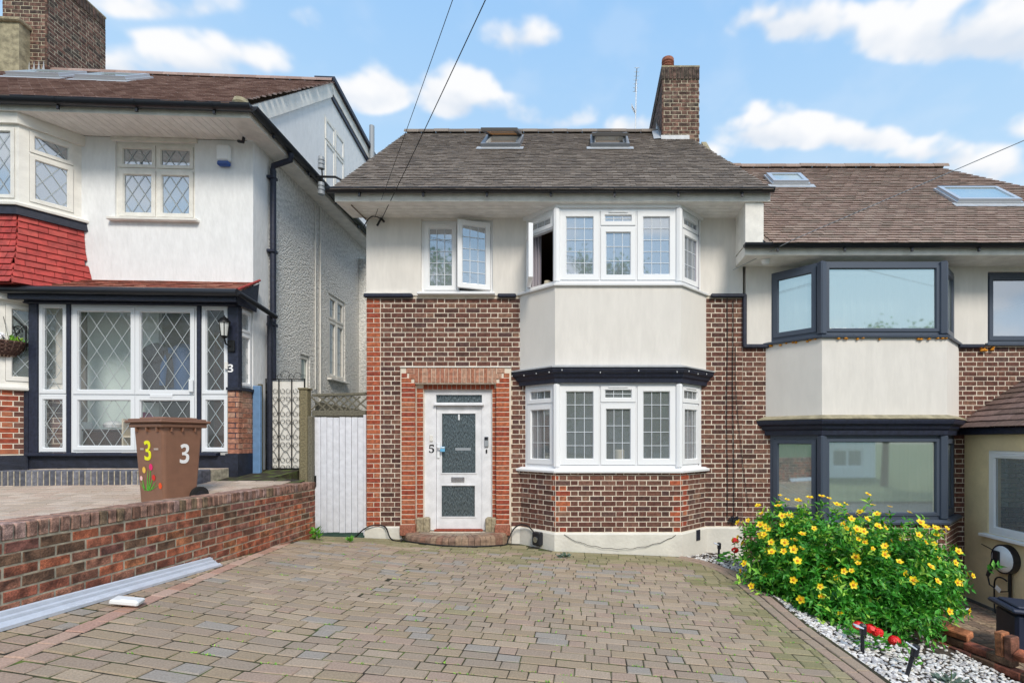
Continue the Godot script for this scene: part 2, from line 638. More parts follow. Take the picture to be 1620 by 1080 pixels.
	mat("obscure_glass", Color("7c8a90"), 0.16, "rain", 14.0, "rain", 1.2, 0.4)
	M.obscure_glass.uv1_scale = Vector3(3.2, 0.8, 3.2)


# ---------------------------------------------------------------- bricks
# one brick seen from its face: x long, y high, its face at z = 0, its back open
func brick(l: float, h: float, d := 0.03, bev := 0.004, jit := 0.0012, variant := 0) -> MB:
	var key := "b%.3f_%.3f_%.3f_%.4f_%d" % [l, h, d, bev, variant]
	if mesh_cache.has(key):
		return mesh_cache[key]
	var r := RandomNumberGenerator.new()
	r.seed = hash(key)
	var b := MB.new()
	var f := []
	var e := []
	var k := []
	for q in [[-1, -1], [1, -1], [1, 1], [-1, 1]]:
		var j := Vector3(r.randf_range(-jit, jit), r.randf_range(-jit, jit), 0)
		f.append(Vector3(q[0] * (l * 0.5 - bev), q[1] * (h * 0.5 - bev), r.randf_range(-jit, jit)) + j)
		e.append(Vector3(q[0] * l * 0.5, q[1] * h * 0.5, -bev) + j)
		k.append(Vector3(q[0] * l * 0.5, q[1] * h * 0.5, -d) + j)
	b.quad(f[0], f[1], f[2], f[3])
	for i in 4:
		var i2 := (i + 1) % 4
		b.quad(e[i], e[i2], f[i2], f[i])
		b.quad(k[i], k[i2], e[i2], e[i])
	mesh_cache[key] = b
	return b


func pick(weights: Array) -> int:
	var s := 0.0
	for w in weights:
		s += w
	var x := rng.randf() * s
	for i in weights.size():
		x -= weights[i]
		if x < 0.0:
			return i
	return weights.size() - 1


# the parts of [a, b] that no hole covers over [y0, y1]
func spans(a: float, b: float, y0: float, y1: float, holes: Array) -> Array:
	var out := [[a, b]]
	for h in holes:
		if h[3] <= y0 + 0.02 or h[1] >= y1 - 0.02:
			continue
		var nx := []
		for s in out:
			if h[2] <= s[0] or h[0] >= s[1]:
				nx.append(s)
				continue
			if h[0] - s[0] > 0.03:
				nx.append([s[0], h[0]])
			if s[1] - h[2] > 0.03:
				nx.append([h[2], s[1]])
		out = nx
	return out


# Flemish bond (or stretchers only) on a wall whose face is the frame's z = 0; returns pieces
func bond(fr: Transform3D, x0: float, x1: float, y0: float, y1: float, holes: Array, tone: Callable, course := 0.0767, flemish := true, start := 0, joint := 0.0098, long := 0.2146, proud := 0.0035) -> Array:
	var items := []
	var short := 0.104
	var rows := int(ceil((y1 - y0) / course - 0.05))
	for r in rows:
		var yb := y0 + r * course
		var yt := minf(yb + course - joint, y1)
		var odd := (r + start) % 2 == 1
		var x := x0
		if flemish:
			x -= (long + joint) * 0.5 - (short + joint) * 0.5 + (short + joint) if odd else 0.0
		else:
			x -= (long + joint) * 0.5 if odd else 0.0
		var i := 0
		while x < x1:
			var l := long if (not flemish or i % 2 == 0) else short
			var a := maxf(x, x0)
			var b := minf(x + l, x1)
			if b - a > 0.025:
				for s in spans(a, b, yb, yt, holes):
					var w: float = s[1] - s[0]
					if w < 0.025:
						continue
					var wq := roundf(w * 200.0) / 200.0
					var m := brick(wq if absf(wq - w) < 0.0028 else w, roundf((yt - yb) * 1000.0) / 1000.0, 0.03, 0.004, 0.0012, rng.randi() % 3)
					var t := fr * Transform3D(Basis(Vector3(0, 0, 1), rng.randf_range(-0.004, 0.004)), Vector3((s[0] + s[1]) * 0.5, (yb + yt) * 0.5 + rng.randf_range(-0.0012, 0.0012), proud + rng.randf_range(-0.002, 0.002)))
					items.append([t, m, tone.call((s[0] + s[1]) * 0.5, yb, w)])
			x += l + joint
			i += 1
	return items


# a wall facing along the segment a -> b (plan x, z), its outside on the viewer's side
func facet(a: Vector2, b: Vector2) -> Transform3D:
	var d := (b - a).normalized()
	var x := Vector3(d.x, 0, d.y)
	var z := x.cross(Vector3.UP)
	return Transform3D(Basis(x, Vector3.UP, z), Vector3(a.x, 0, a.y))


# ---------------------------------------------------------------- roofs
func tile_mesh(w: float, l: float, th: float, variant: int) -> MB:
	var key := "t%.3f_%.3f_%.3f_%d" % [w, l, th, variant]
	if mesh_cache.has(key):
		return mesh_cache[key]
	var r := RandomNumberGenerator.new()
	r.seed = hash(key)
	var b := MB.new()
	# x across, y up the slope, z off the roof; the lower edge (y = 0) stands proud
	var j0 := r.randf_range(-0.004, 0.004)
	var j1 := r.randf_range(-0.004, 0.004)
	var z0 := th * 1.7 + r.randf_range(-0.003, 0.003)
	var z1 := th * 1.7 + r.randf_range(-0.003, 0.003)
	var p0 := Vector3(-w * 0.5, j0, z0)
	var p1 := Vector3(w * 0.5, j1, z1)
	var p2 := Vector3(w * 0.5, l, 0.003)
	var p3 := Vector3(-w * 0.5, l, 0.003)
	var dn := Vector3(0, 0.002, -th)
	b.quad(p0, p1, p2, p3)
	b.quad(p0 + dn, p1 + dn, p1, p0)
	b.quad(p3, p3 - Vector3(0, 0, 0.012), p0 + dn, p0)
	b.quad(p1, p1 + dn, p2 - Vector3(0, 0, 0.012), p2)
	mesh_cache[key] = b
	return b


# tiles on a plane: o at the lower left, u along the eave, v up the slope; lo(v), hi(v) bound it sideways
func tiles(o: Vector3, u: Vector3, v: Vector3, height: float, lo: Callable, hi: Callable, n_tones: int, w := 0.165, gauge := 0.1, th := 0.011, holes: Array = []) -> Array:
	var items := []
	var nn := u.cross(v).normalized()
	var rows := int(height / gauge)
	for r in rows:
		var y := r * gauge
		var x0: float = lo.call(y)
		var x1: float = hi.call(y)
		var x := x0 - (w * 0.5 if r % 2 else 0.0)
		while x < x1:
			var a := maxf(x, x0 + rng.randf_range(-0.012, 0.004))
			var b := minf(x + w, x1 + rng.randf_range(-0.004, 0.012))
			x += w
			if b - a < 0.035:
				continue
			var c := (a + b) * 0.5
			var skip := false
			for h in holes:
				if c > h[0] and c < h[2] and y + gauge > h[1] and y + 0.02 < h[3]:
					skip = true
			if skip:
				continue
			var m := tile_mesh(roundf((b - a - 0.004) * 100.0) / 100.0, gauge * 1.15, th, rng.randi() % 6)
			var bas := Basis(u, v, nn) * Basis(Vector3(0, 0, 1), rng.randf_range(-0.012, 0.012))
			items.append([Transform3D(bas, o + u * c + v * (y + rng.randf_range(-0.004, 0.004)) + nn * rng.randf_range(0.0, 0.004)), m, rng.randi() % n_tones])
	return items


# ---------------------------------------------------------------- windows
# lights: [x0, y0, x1, y1, rim, bars (nx, ny) or negative diamond width, {opts}]; local origin lower left, face at z = 0
func window(parent: Node3D, called: String, t: Transform3D, w: float, h: float, lights: Array, frame_mat: String, pane_mat: String, strip_mat: String, depth := 0.07) -> Node3D:
	var o := node(called, parent, t)
	var fb := MB.new()
	var holes := []
	for l in lights:
		holes.append([l[0], l[1], l[2], l[3]])
	fb.plate(0, 0, w, h, holes, -depth, 0.0)
	put("frame", fb, M[frame_mat], o)
	for l in lights:
		var opt: Dictionary = l[6] if l.size() > 6 else {}
		var rim: float = l[4]
		var pv := Transform3D()
		if opt.has("swing"):
			# hinged on its left (positive) or right side
			var hx: float = l[0] if opt.swing > 0 else l[2]
			pv = Transform3D(Basis(), Vector3(hx, 0, 0.012)) * Transform3D(Basis(Vector3.UP, -opt.swing), Vector3()) * Transform3D(Basis(), Vector3(-hx, 0, 0))
		var sb := MB.new()
		var g0: float = l[0] + rim
		var g1: float = l[1] + rim
		var g2: float = l[2] - rim
		var g3: float = l[3] - rim
		var gap := 0.003
		sb.plate(l[0] + gap, l[1] + gap, l[2] - gap, l[3] - gap, [[g0, g1, g2, g3]], -0.05, 0.014)
		# sloping glazing bead
		for k in [[g0, g1, g2, g1, 0, 1], [g0, g3, g2, g3, 0, -1], [g0, g1, g0, g3, 1, 0], [g2, g1, g2, g3, -1, 0]]:
			var bx: float = k[4] * 0.012
			var by: float = k[5] * 0.012
			sb.face([Vector3(k[0], k[1], 0.012), Vector3(k[2], k[3], 0.012), Vector3(k[2] + bx, k[3] + by, -0.012), Vector3(k[0] + bx, k[1] + by, -0.012)], Vector3(k[4], k[5], 0.5))
		put("sash", sb, M[frame_mat], o, pv)
		var pb := MB.new()
		pb.quad(Vector3(g0 - 0.004, g1 - 0.004, -0.017), Vector3(g2 + 0.004, g1 - 0.004, -0.017), Vector3(g2 + 0.004, g3 + 0.004, -0.017), Vector3(g0 - 0.004, g3 + 0.004, -0.017))
		# a slight tilt of each pane: no two mirror quite the same sky
		var tilt := Transform3D(Basis.from_euler(Vector3(rng.randf_range(-0.005, 0.005), rng.randf_range(-0.007, 0.007), 0)), Vector3())
		var cen := Vector3((g0 + g2) * 0.5, (g1 + g3) * 0.5, -0.017)
		put("pane", pb, M[pane_mat], o, pv * Transform3D(Basis(), cen) * tilt * Transform3D(Basis(), -cen))
		var bars = l[5]
		if bars is Vector2i and bars.x > 0:
			var lb := MB.new()
			for i in range(1, bars.x):
				var x := lerpf(g0, g2, float(i) / bars.x)
				lb.lohi(x - 0.004, g1, -0.011, x + 0.004, g3, -0.007)
			for j in range(1, bars.y):
				var y := lerpf(g1, g3, float(j) / bars.y)
				lb.lohi(g0, y - 0.004, -0.0115, g2, y + 0.004, -0.0075)
			put("glazing_bars", lb, M[strip_mat], o, pv)
		elif bars is float:
			var lb2 := MB.new()
			diamonds(lb2, g0, g1, g2, g3, bars, bars * 1.55, 0.005)
			put("lead_lattice", lb2, M[strip_mat], o, pv)
		if opt.has("vent"):
			var vb := MB.new()
			vb.cbox(Vector3((l[0] + l[2]) * 0.5, l[3] - rim * 0.42, 0.02), Vector3((l[2] - l[0]) * 0.55, 0.016, 0.014), 0.004)
			put("trickle_vent", vb, M[frame_mat], o, pv)
	return o


func diamonds(b: MB, x0: float, y0: float, x1: float, y1: float, dx: float, dy: float, half: float) -> void:
	for sgn in [1.0, -1.0]:
		var dir := Vector2(dx, dy * sgn).normalized()
		var cx := (x0 + x1) * 0.5
		var cy := (y0 + y1) * 0.5
		var cnt := int((x1 - x0) / dx + (y1 - y0) / dy) + 3
		for k in range(-cnt, cnt + 1):
			var p := Vector2(cx + (k + 0.5) * dx, cy)
			var t0 := -99.0
			var t1 := 99.0
			for ax in 2:
				var lo: float = (x0 if ax == 0 else y0) - p[ax]
				var hi: float = (x1 if ax == 0 else y1) - p[ax]
				var a := lo / dir[ax]
				var c := hi / dir[ax]
				t0 = maxf(t0, minf(a, c))
				t1 = minf(t1, maxf(a, c))
			if t1 - t0 < 0.01:
				continue
			var q0 := p + dir * t0
			var q1 := p + dir * t1
			var s := Vector2(-dir.y, dir.x) * half
			var z := -0.0085 if sgn > 0 else -0.0078
			b.quad(Vector3(q0.x - s.x, q0.y - s.y, z), Vector3(q1.x - s.x, q1.y - s.y, z), Vector3(q1.x + s.x, q1.y + s.y, z), Vector3(q0.x + s.x, q0.y + s.y, z)) if sgn > 0 else b.quad(Vector3(q0.x - s.x, q0.y - s.y, z), Vector3(q1.x - s.x, q1.y - s.y, z), Vector3(q1.x + s.x, q1.y + s.y, z), Vector3(q0.x + s.x, q0.y + s.y, z))


# a half-round gutter along a -> b with its brackets
func gutter(parent: Node3D, a: Vector3, b: Vector3, r := 0.056, step := 0.87) -> Node3D:
	var o := node("gutter", parent)
	var dir := (b - a).normalized()
	var side := dir.cross(Vector3.UP).normalized()
	var g := MB.new()
	for k in 10:
		var a0 := PI * k / 10.0
		var a1 := PI * (k + 1) / 10.0
		var n0 := side * cos(a0) - Vector3.UP * sin(a0)
		var n1 := side * cos(a1) - Vector3.UP * sin(a1)
		g.squad(a + n0 * r, n0, a + n1 * r, n1, b + n1 * r, n1, b + n0 * r, n0)
		g.squad(a + n0 * (r - 0.005), -n0, a + n1 * (r - 0.005), -n1, b + n1 * (r - 0.005), -n1, b + n0 * (r - 0.005), -n0)
	for s in [side, -side]:
		g.tube([a + s * (r - 0.002), b + s * (r - 0.002)], 0.006, 6)
	for e in [a, b]:
		var pl := []
		for k in 11:
			var a0 := PI * k / 10.0
			pl.append(e + (side * cos(a0) - Vector3.UP * sin(a0)) * r)
		g.face(pl, dir if e == b else -dir)
	put("trough", g, M.gutter_black, o)
	var l := a.distance_to(b)
	var cnt := maxi(1, int(l / step))
	for i in cnt:
		var p := a + dir * (l * (i + 0.5) / cnt)
		var k2 := MB.new()
		var bas := Basis(dir, Vector3.UP, dir.cross(Vector3.UP))
		for q in 8:
			var a0 := PI * q / 8.0
			var a1 := PI * (q + 1) / 8.0
			var n0 := side * cos(a0) - Vector3.UP * sin(a0)
			var n1 := side * cos(a1) - Vector3.UP * sin(a1)
			k2.squad(p - dir * 0.018 + n0 * (r + 0.006), n0, p - dir * 0.018 + n1 * (r + 0.006), n1, p + dir * 0.018 + n1 * (r + 0.006), n1, p + dir * 0.018 + n0 * (r + 0.006), n0)
		k2.box(p + Vector3(0, -r - 0.03, 0), Vector3(0.03, 0.05, 0.025), bas)
		put("bracket", k2, M.gutter_black, o)
	return o


# ---------------------------------------------------------------- sky
func make_sky() -> PanoramaSkyMaterial:
	var W := 2048
	var H := 1024
	var im := Image.create(W, H, false, Image.FORMAT_RGBF)
	var big := FastNoiseLite.new()
	big.seed = 21
	big.noise_type = FastNoiseLite.TYPE_SIMPLEX_SMOOTH
	big.frequency = 1.5
	big.fractal_octaves = 3
	var fine := FastNoiseLite.new()
	fine.seed = 22
	fine.noise_type = FastNoiseLite.TYPE_SIMPLEX_SMOOTH
	fine.frequency = 7.5
	fine.fractal_octaves = 5
	fine.fractal_gain = 0.52
	# single cumulus clouds ahead: centre (tangent of azimuth, of elevation), half sizes, weight
	var blobs := [
		[-0.80, 0.745, 0.19, 0.06, 1.0], [-0.95, 0.735, 0.10, 0.04, 0.9], [-0.425, 0.69, 0.075, 0.055, 1.0], [-0.13, 0.795, 0.075, 0.045, 0.95],
		[-0.26, 0.685, 0.075, 0.06, 1.15], [-0.19, 0.655, 0.08, 0.03, 0.7], [-0.07, 0.64, 0.085, 0.028, 0.7], [-0.56, 0.82, 0.05, 0.03, 0.55],
		[0.40, 0.83, 0.13, 0.055, 1.1], [0.70, 0.80, 0.19, 0.07, 1.2], [0.86, 0.83, 0.2, 0.11, 1.2], [0.40, 0.605, 0.13, 0.04, 0.95], [0.55, 0.595, 0.075, 0.03, 0.9], [0.36, 0.62, 0.06, 0.05, 0.8],
		[0.66, 0.565, 0.10, 0.03, 0.8], [0.80, 0.535, 0.10, 0.045, 0.8], [0.72, 0.57, 0.04, 0.04, 0.7], [-0.86, 0.86, 0.16, 0.035, 0.5], [0.09, 0.62, 0.05, 0.03, 0.8], [-1.05, 0.62, 0.12, 0.05, 0.9],
		[-0.30, 0.90, 0.12, 0.02, 0.3], [0.15, 0.56, 0.2, 0.03, 0.35], [-0.35, 0.56, 0.2, 0.03, 0.35], [0.95, 0.62, 0.12, 0.04, 0.6]]
	for y in H:
		var el := PI * 0.5 - (y + 0.5) / H * PI
		if el < -0.02:
			for x in W:
				im.set_pixel(x, y, Color(0.36, 0.36, 0.34))
			continue
		var sy := sin(el)
		var cy := cos(el)
		var h := clampf(sy, 0.0, 1.0)
		var blue := Color(0.38, 0.54, 0.695).lerp(Color(0.165, 0.365, 0.67), smoothstep(0.25, 0.95, h))
		blue = Color(0.55, 0.63, 0.71).lerp(blue, smoothstep(0.0, 0.38, h))
		for x in W:
			var az := (x + 0.5) / W * TAU
			var d := Vector3(sin(az) * cy, sy, -cos(az) * cy)
			var q := d * Vector3(1, 1.7, 1)
			var nf := fine.get_noise_3dv(q)
			var nb := big.get_noise_3dv(q * 1.3)
			var gen := nb * 1.5 + 0.12 + nf * 0.5
			var dens := smoothstep(0.12, 0.62, gen)
			var shade := clampf(0.55 + nf * 0.9 - nb * 0.3, 0.0, 1.0)
			if d.z < -0.2:
				var tx := d.x / -d.z
				var ty := d.y / -d.z
				var w := 1.0 - smoothstep(1.1, 1.7, maxf(absf(tx), ty * 1.25))
				if w > 0.0:
					var f := 0.0
					var sh := 0.0
					for b in blobs:
						var ux: float = (tx - b[0]) / b[2]
						var uy: float = (ty - b[1]) / b[3]
						if uy < 0.0:
							uy *= 1.35
						var r2 := ux * ux + uy * uy
						if r2 < 1.6:
							var g: float = b[4] * (1.0 - r2 / 1.6)
							f = 1.0 - (1.0 - f) * (1.0 - minf(g, 1.0))
							sh += g * uy
					var dd := f * 1.15 + nf * 1.5
					dens = lerpf(dens, smoothstep(0.08, 1.15, dd) * clampf(f * 4.0, 0.0, 1.0) + smoothstep(-0.1, 0.7, nb + nf) * 0.10, w)
					shade = lerpf(shade, clampf(0.55 + sh * 0.8 + nf * 1.2, 0.0, 1.0), w)
			var cl := Color(0.52, 0.57, 0.64).lerp(Color(0.715, 0.715, 0.72), shade)
			im.set_pixel(x, y, blue.lerp(cl, clampf(dens, 0.0, 0.97)))
	var m := PanoramaSkyMaterial.new()
	m.panorama = ImageTexture.create_from_image(im)
	return m


# height of the sloping drive and pavement: it falls to the right and towards the middle house
func drive_y(x: float, z: float) -> float:
	var s := 0.037 + 0.013 * clampf(z, -1.0, 6.0)
	var y := -0.05 + 0.026 * clampf(z, -2.0, 7.0) - clampf(x, -6.0, 5.0) * s
	return y + 0.05 * maxf(0.0, -x - 2.0) * clampf(z / 1.2, 0.0, 1.0)


func sheet(called: String, x0: float, x1: float, z0: float, z1: float, step: float, f: Callable, m: Material, parent: Node = null) -> MeshInstance3D:
	var b := MB.new()
	var nx := maxi(1, int((x1 - x0) / step))
	var nz := maxi(1, int((z1 - z0) / step))
	for i in nx:
		for j in nz:
			var p := []
			for q in [[i, j + 1], [i + 1, j + 1], [i + 1, j], [i, j]]:
				var x := lerpf(x0, x1, float(q[0]) / nx)
				var z := lerpf(z0, z1, float(q[1]) / nz)
				p.append(Vector3(x, f.call(x, z), z))
			b.quad(p[0], p[1], p[2], p[3])
	return put(called, b, m, parent)


# ---------------------------------------------------------------- the middle house
func brown_tone(_x: float, _y: float, w: float) -> int:
	# headers run a little more evenly than stretchers
	return pick([3, 3, 3, 3, 2, 2.5, 2, 1.5, 1, 1, 1.2, 2]) if w > 0.15 else pick([3, 3, 3, 3, 3, 1, 2, 1, 2, 0.6, 1.5, 2])


func middle_house() -> void:
	var H := node("brick_house")
	tag(H, "middle house of brown brick and cream render with a white front door numbered 5", "house", "houses in the street")
	# --- shell: lower brick front, upper rendered front, sides, back, floors
	var XL := -3.5
	var XR := 2.45
	var lower := MB.new()
	lower.plate(XL, -0.5, XR, 3.90, [[-2.72, 0.16, -1.45, 2.50], [-0.95, 0.25, 1.76, 2.55]], -0.25, 0.0)
	put("lower_wall", lower, M.mortar, H)
	var upper := MB.new()
	upper.plate(XL, 3.90, XR, 5.30, [[-2.64, 3.95, -1.50, 5.10], [-0.95, 3.95, 1.76, 5.07]], -0.25, 0.016)
	put("upper_wall", upper, M.cream_render, H)
	var shell := MB.new()
	shell.lohi(XL, -0.5, -7.0, XL + 0.25, 5.3, -0.252)
	shell.lohi(XR - 0.25, -0.5, -7.0, XR, 5.3, -0.252)
	shell.lohi(XL + 0.252, -0.5, -7.0, XR - 0.252, 5.3, -6.75)
	put("side_walls", shell, M.cream_render, H)
	var room := MB.new()
	room.lohi(XL + 0.26, 2.50, -6.74, XR - 0.26, 2.70, -0.26)
	room.lohi(XL + 0.26, 5.16, -6.74, XR - 0.26, 5.26, -0.26)
	room.lohi(XL + 0.26, 0.0, -6.74, XR - 0.26, 0.16, -0.26)
	put("floors", room, M.room_floor, H)
	var part := MB.new()
	part.lohi(-1.25, 0.16, -6.7, -1.15, 2.50, -0.26)
	part.lohi(-1.2, 0.16, -3.9, XR - 0.27, 2.50, -3.8)
	part.lohi(-1.2, 2.70, -3.9, XR - 0.27, 5.16, -3.8)
	part.lohi(-1.30, 2.70, -6.7, -1.2, 5.16, -0.26)
	part.lohi(XL + 0.26, 2.70, -2.9, -1.32, 5.16, -2.8)
	part.lohi(XL + 0.26, 0.16, -3.0, -1.27, 2.50, -2.9)
	put("room_walls", part, M.room_wall, H)
	# --- front bricks with orange quoins on the left
	var holes := [[-2.938, -0.5, -1.222, 2.775], [-0.97, -0.5, 1.775, 2.60]]
	var browns := []
	var oranges := []
	var fr := Transform3D()
	browns += bond(fr, XL + 0.222, XR, 0.26, 3.86, holes, brown_tone, 0.0767, true, 0)
	for r in 47:
		var y := 0.26 + r * 0.0767
		var hh := 0.066
		if r % 2 == 0:
			oranges.append([Transform3D(Basis(), Vector3(XL + 0.052, y + hh * 0.5, 0.007)), brick(0.105, hh, 0.03, 0.004, 0.0012, r % 3), rng.randi() % 5])
			oranges.append([Transform3D(Basis(), Vector3(XL + 0.162, y + hh * 0.5, 0.007)), brick(0.09, hh, 0.03, 0.004, 0.0012, r % 3), rng.randi() % 5])
		else:
			oranges.append([Transform3D(Basis(), Vector3(XL + 0.107, y + hh * 0.5, 0.007)), brick(0.213, hh, 0.03, 0.004, 0.0012, r % 3), rng.randi() % 5])
	# quoin returns on the left corner
	for r in 47:
		var y := 0.26 + r * 0.0767
		oranges.append([Transform3D(Basis(Vector3.UP, -PI / 2), Vector3(XL - 0.007, y + 0.033, -0.06 if r % 2 else -0.11)), brick(0.105 if r % 2 else 0.213, 0.066), rng.randi() % 5])
	# --- ground-floor bay
	var bay := [Vector2(-1.06, 0.0), Vector2(-0.48, 0.5), Vector2(1.38, 0.5), Vector2(1.86, 0.0)]
	var bw := MB.new()
	bw.loft(bay, [Vector2(-0.12, 0.0), Vector2(0.0, 0.0), Vector2(0.0, 1.14), Vector2(-0.12, 1.14), Vector2(-0.12, 0.0)])
	put("bay_wall", bw, M.mortar, H)
	for s in 3:
		var a: Vector2 = bay[s]
		var b: Vector2 = bay[s + 1]
		var l := a.distance_to(b)
		var tone := func(x: float, y: float, w: float) -> int: return brown_tone(x, y, w)
		var its := bond(facet(a, b), 0.004, l - 0.004, 0.26, 1.13, [], tone, 0.0767, true, s % 2)
		for it in its:
			var lx: float = (facet(a, b).affine_inverse() * (it[0] as Transform3D).origin).x
			var edge := minf(lx, l - lx)
			if (s == 1 and edge < 0.16 and rng.randf() < 0.65) or (s != 1 and ((s == 0 and l - lx < 0.14) or (s == 2 and lx < 0.14)) and rng.randf() < 0.6):
				it[2] = rng.randi() % 5
				oranges.append(it)
			else:
				browns.append(it)
	lay(H, "brick", browns, "brown_brick", 290)
	lay(H, "quoin_brick", oranges, "orange_brick", 140)
	# --- plinth
	var pl := MB.new()
	pl.loft([Vector2(XL - 0.02, 0.0), Vector2(-2.93, 0.0)], [Vector2(-0.05, -0.5), Vector2(0.035, -0.5), Vector2(0.035, 0.235), Vector2(0.02, 0.255), Vector2(-0.05, 0.255)])
	put("plinth", pl, M.plinth_paint, H)
	pl = MB.new()
	pl.loft([Vector2(-1.2, 0.0), bay[0], bay[1], bay[2], bay[3], Vector2(XR, 0.0)], [Vector2(-0.03, -0.6), Vector2(0.035, -0.6), Vector2(0.035, 0.225), Vector2(0.018, 0.25), Vector2(-0.03, 0.25)])
	put("plinth", pl, M.plinth_paint, H)
	var vb := MB.new()
	var vf := facet(bay[2], bay[3])
	vb.xf = vf
	vb.box(Vector3(0.42, 0.16, 0.04), Vector3(0.1, 0.16, 0.012))
	for k in 6:
		vb.box(Vector3(0.42, 0.10 + k * 0.024, 0.048), Vector3(0.09, 0.008, 0.006))
	put("air_brick", vb, M.navy_flat, H)
	# --- bay sill, cornice, panel
	var sill := MB.new()
	sill.loft(bay, [Vector2(-0.1, 1.137), Vector2(0.05, 1.137), Vector2(0.055, 1.165), Vector2(0.0, 1.20), Vector2(-0.1, 1.20)])
	put("bay_sill", sill, M.upvc, H)
	var cor := MB.new()
	cor.loft(bay, [Vector2(-0.1, 2.475), Vector2(0.02, 2.475), Vector2(0.025, 2.53), Vector2(0.05, 2.56), Vector2(0.06, 2.60), Vector2(0.09, 2.62), Vector2(0.1, 2.655), Vector2(0.1, 2.685), Vector2(-0.1, 2.69)])
	put("bay_cornice", cor, M.navy_paint, H)
	var flash := MB.new()
	flash.loft(bay, [Vector2(0.0, 2.692), Vector2(0.118, 2.687), Vector2(0.118, 2.705), Vector2(0.012, 2.735), Vector2(-0.05, 2.735)])
	put("flashing", flash, M.lead_flashing, H)
	var panel := MB.new()
	panel.loft(bay, [Vector2(-0.1, 2.72), Vector2(0.012, 2.72), Vector2(0.012, 3.90), Vector2(-0.1, 3.90)])
	put("bay_panel", panel, M.cream_render, H)
	var usill := MB.new()
	usill.loft(bay, [Vector2(-0.1, 3.902), Vector2(0.045, 3.902), Vector2(0.05, 3.925), Vector2(0.0, 3.955), Vector2(-0.1, 3.955)])
	put("bay_upper_sill", usill, M.upvc, H)
	var lid := MB.new()
	for y in [2.5, 3.86]:
		lid.quad(Vector3(bay[0].x, y, -0.24), Vector3(bay[3].x, y, -0.24), Vector3(bay[2].x, y, 0.42), Vector3(bay[1].x, y, 0.42))
	put("bay_floor", lid, M.room_floor, H)
	# --- bay windows: one unit in each face, square posts at the corners
	var wl := MB.offs(bay, -0.045)
	for lev in 2:
		var y0: float = 1.20 if lev == 0 else 3.955
		var hh: float = 1.275 if lev == 0 else 1.125
		for s in 3:
			var a: Vector2 = wl[s]
			var b: Vector2 = wl[s + 1]
			var l := a.distance_to(b)
			var t := facet(a, b)
			t.origin.y = y0
			var tops: float = hh - 0.30 if lev == 0 else hh - 0.27
			if s == 1:
				var e0 := 0.05
				var c0 := 0.645
				var c1 := 1.19
				var e1 := l - 0.05
				window(H, "bay_window", t, l, hh, [
					[e0, 0.05, c0 - 0.01, hh - 0.04, 0.085, Vector2i(3, 5)],
					[c0 + 0.01, 0.05, c1 - 0.01, tops - 0.01, 0.075, Vector2i(3, 3)],
					[c0 + 0.01, tops + 0.01, c1 - 0.01, hh - 0.04, 0.06, Vector2i(3, 2), {"vent": 1}],
					[c1 + 0.01, 0.05, e1, hh - 0.04, 0.085, Vector2i(3, 5)]], "upvc", "pane_high" if lev else "pane_low", "white_strip")
			else:
				var opt := {"swing": 0.68} if lev == 1 and s == 0 else {}
				window(H, "bay_window", t, l, hh, [
					[0.06, 0.05, l - 0.06, tops - 0.01, 0.075, Vector2i(3, 3), opt],
					[0.06, tops + 0.01, l - 0.06, hh - 0.04, 0.06, Vector2i(3, 1), {"vent": 1}]], "upvc", "pane_high" if lev else "pane_low", "white_strip")
		for k in [1, 2]:
			var posts := MB.new()
			var p: Vector2 = wl[k]
			posts.cbox(Vector3(p.x, y0 + hh * 0.5, p.y), Vector3(0.105, hh, 0.105), 0.03, Basis(Vector3.UP, deg_to_rad(20.0 if k == 1 else -22.0)))
			put("bay_post", posts, M.upvc, H)
	var head := MB.new()
	head.loft(bay, [Vector2(-0.12, 5.08), Vector2(-0.015, 5.08), Vector2(-0.01, 5.135), Vector2(-0.12, 5.135)])
	put("bay_head", head, M.upvc, H)
	# --- casement over the door: left light shut, right one ajar
	var wt := at(-2.64, 3.95, -0.03)
	window(H, "casement_window", wt, 1.14, 1.15, [
		[0.045, 0.045, 0.555, 1.105, 0.07, Vector2i(3, 5), {"vent": 1}],
		[0.585, 0.045, 1.095, 1.105, 0.07, Vector2i(3, 5), {"vent": 1, "swing": -0.32}]], "upvc", "pane_high", "white_strip")
	var ws := MB.new()
	ws.cbox(Vector3(-2.07, 3.925, 0.03), Vector3(1.22, 0.04, 0.12), 0.008)
	put("window_sill", ws, M.upvc, H)
	# --- navy string course left and right of that window
	for q in [[XL - 0.03, -2.76], [-1.42, -1.13], [1.94, XR + 0.03]]:
		var sb := MB.new()
		sb.cbox(Vector3((q[0] + q[1]) * 0.5, 3.895, 0.03), Vector3(q[1] - q[0], 0.06, 0.075), 0.015)
		put("string_course", sb, M.navy_paint, H)
	var lip := MB.new()
	lip.lohi(XL - 0.03, 3.927, 0.0, -2.78, 3.945, 0.055)
	put("course_flashing", lip, M.cream_paint, H)
	# --- front door in its orange brick surround
	var sur := []
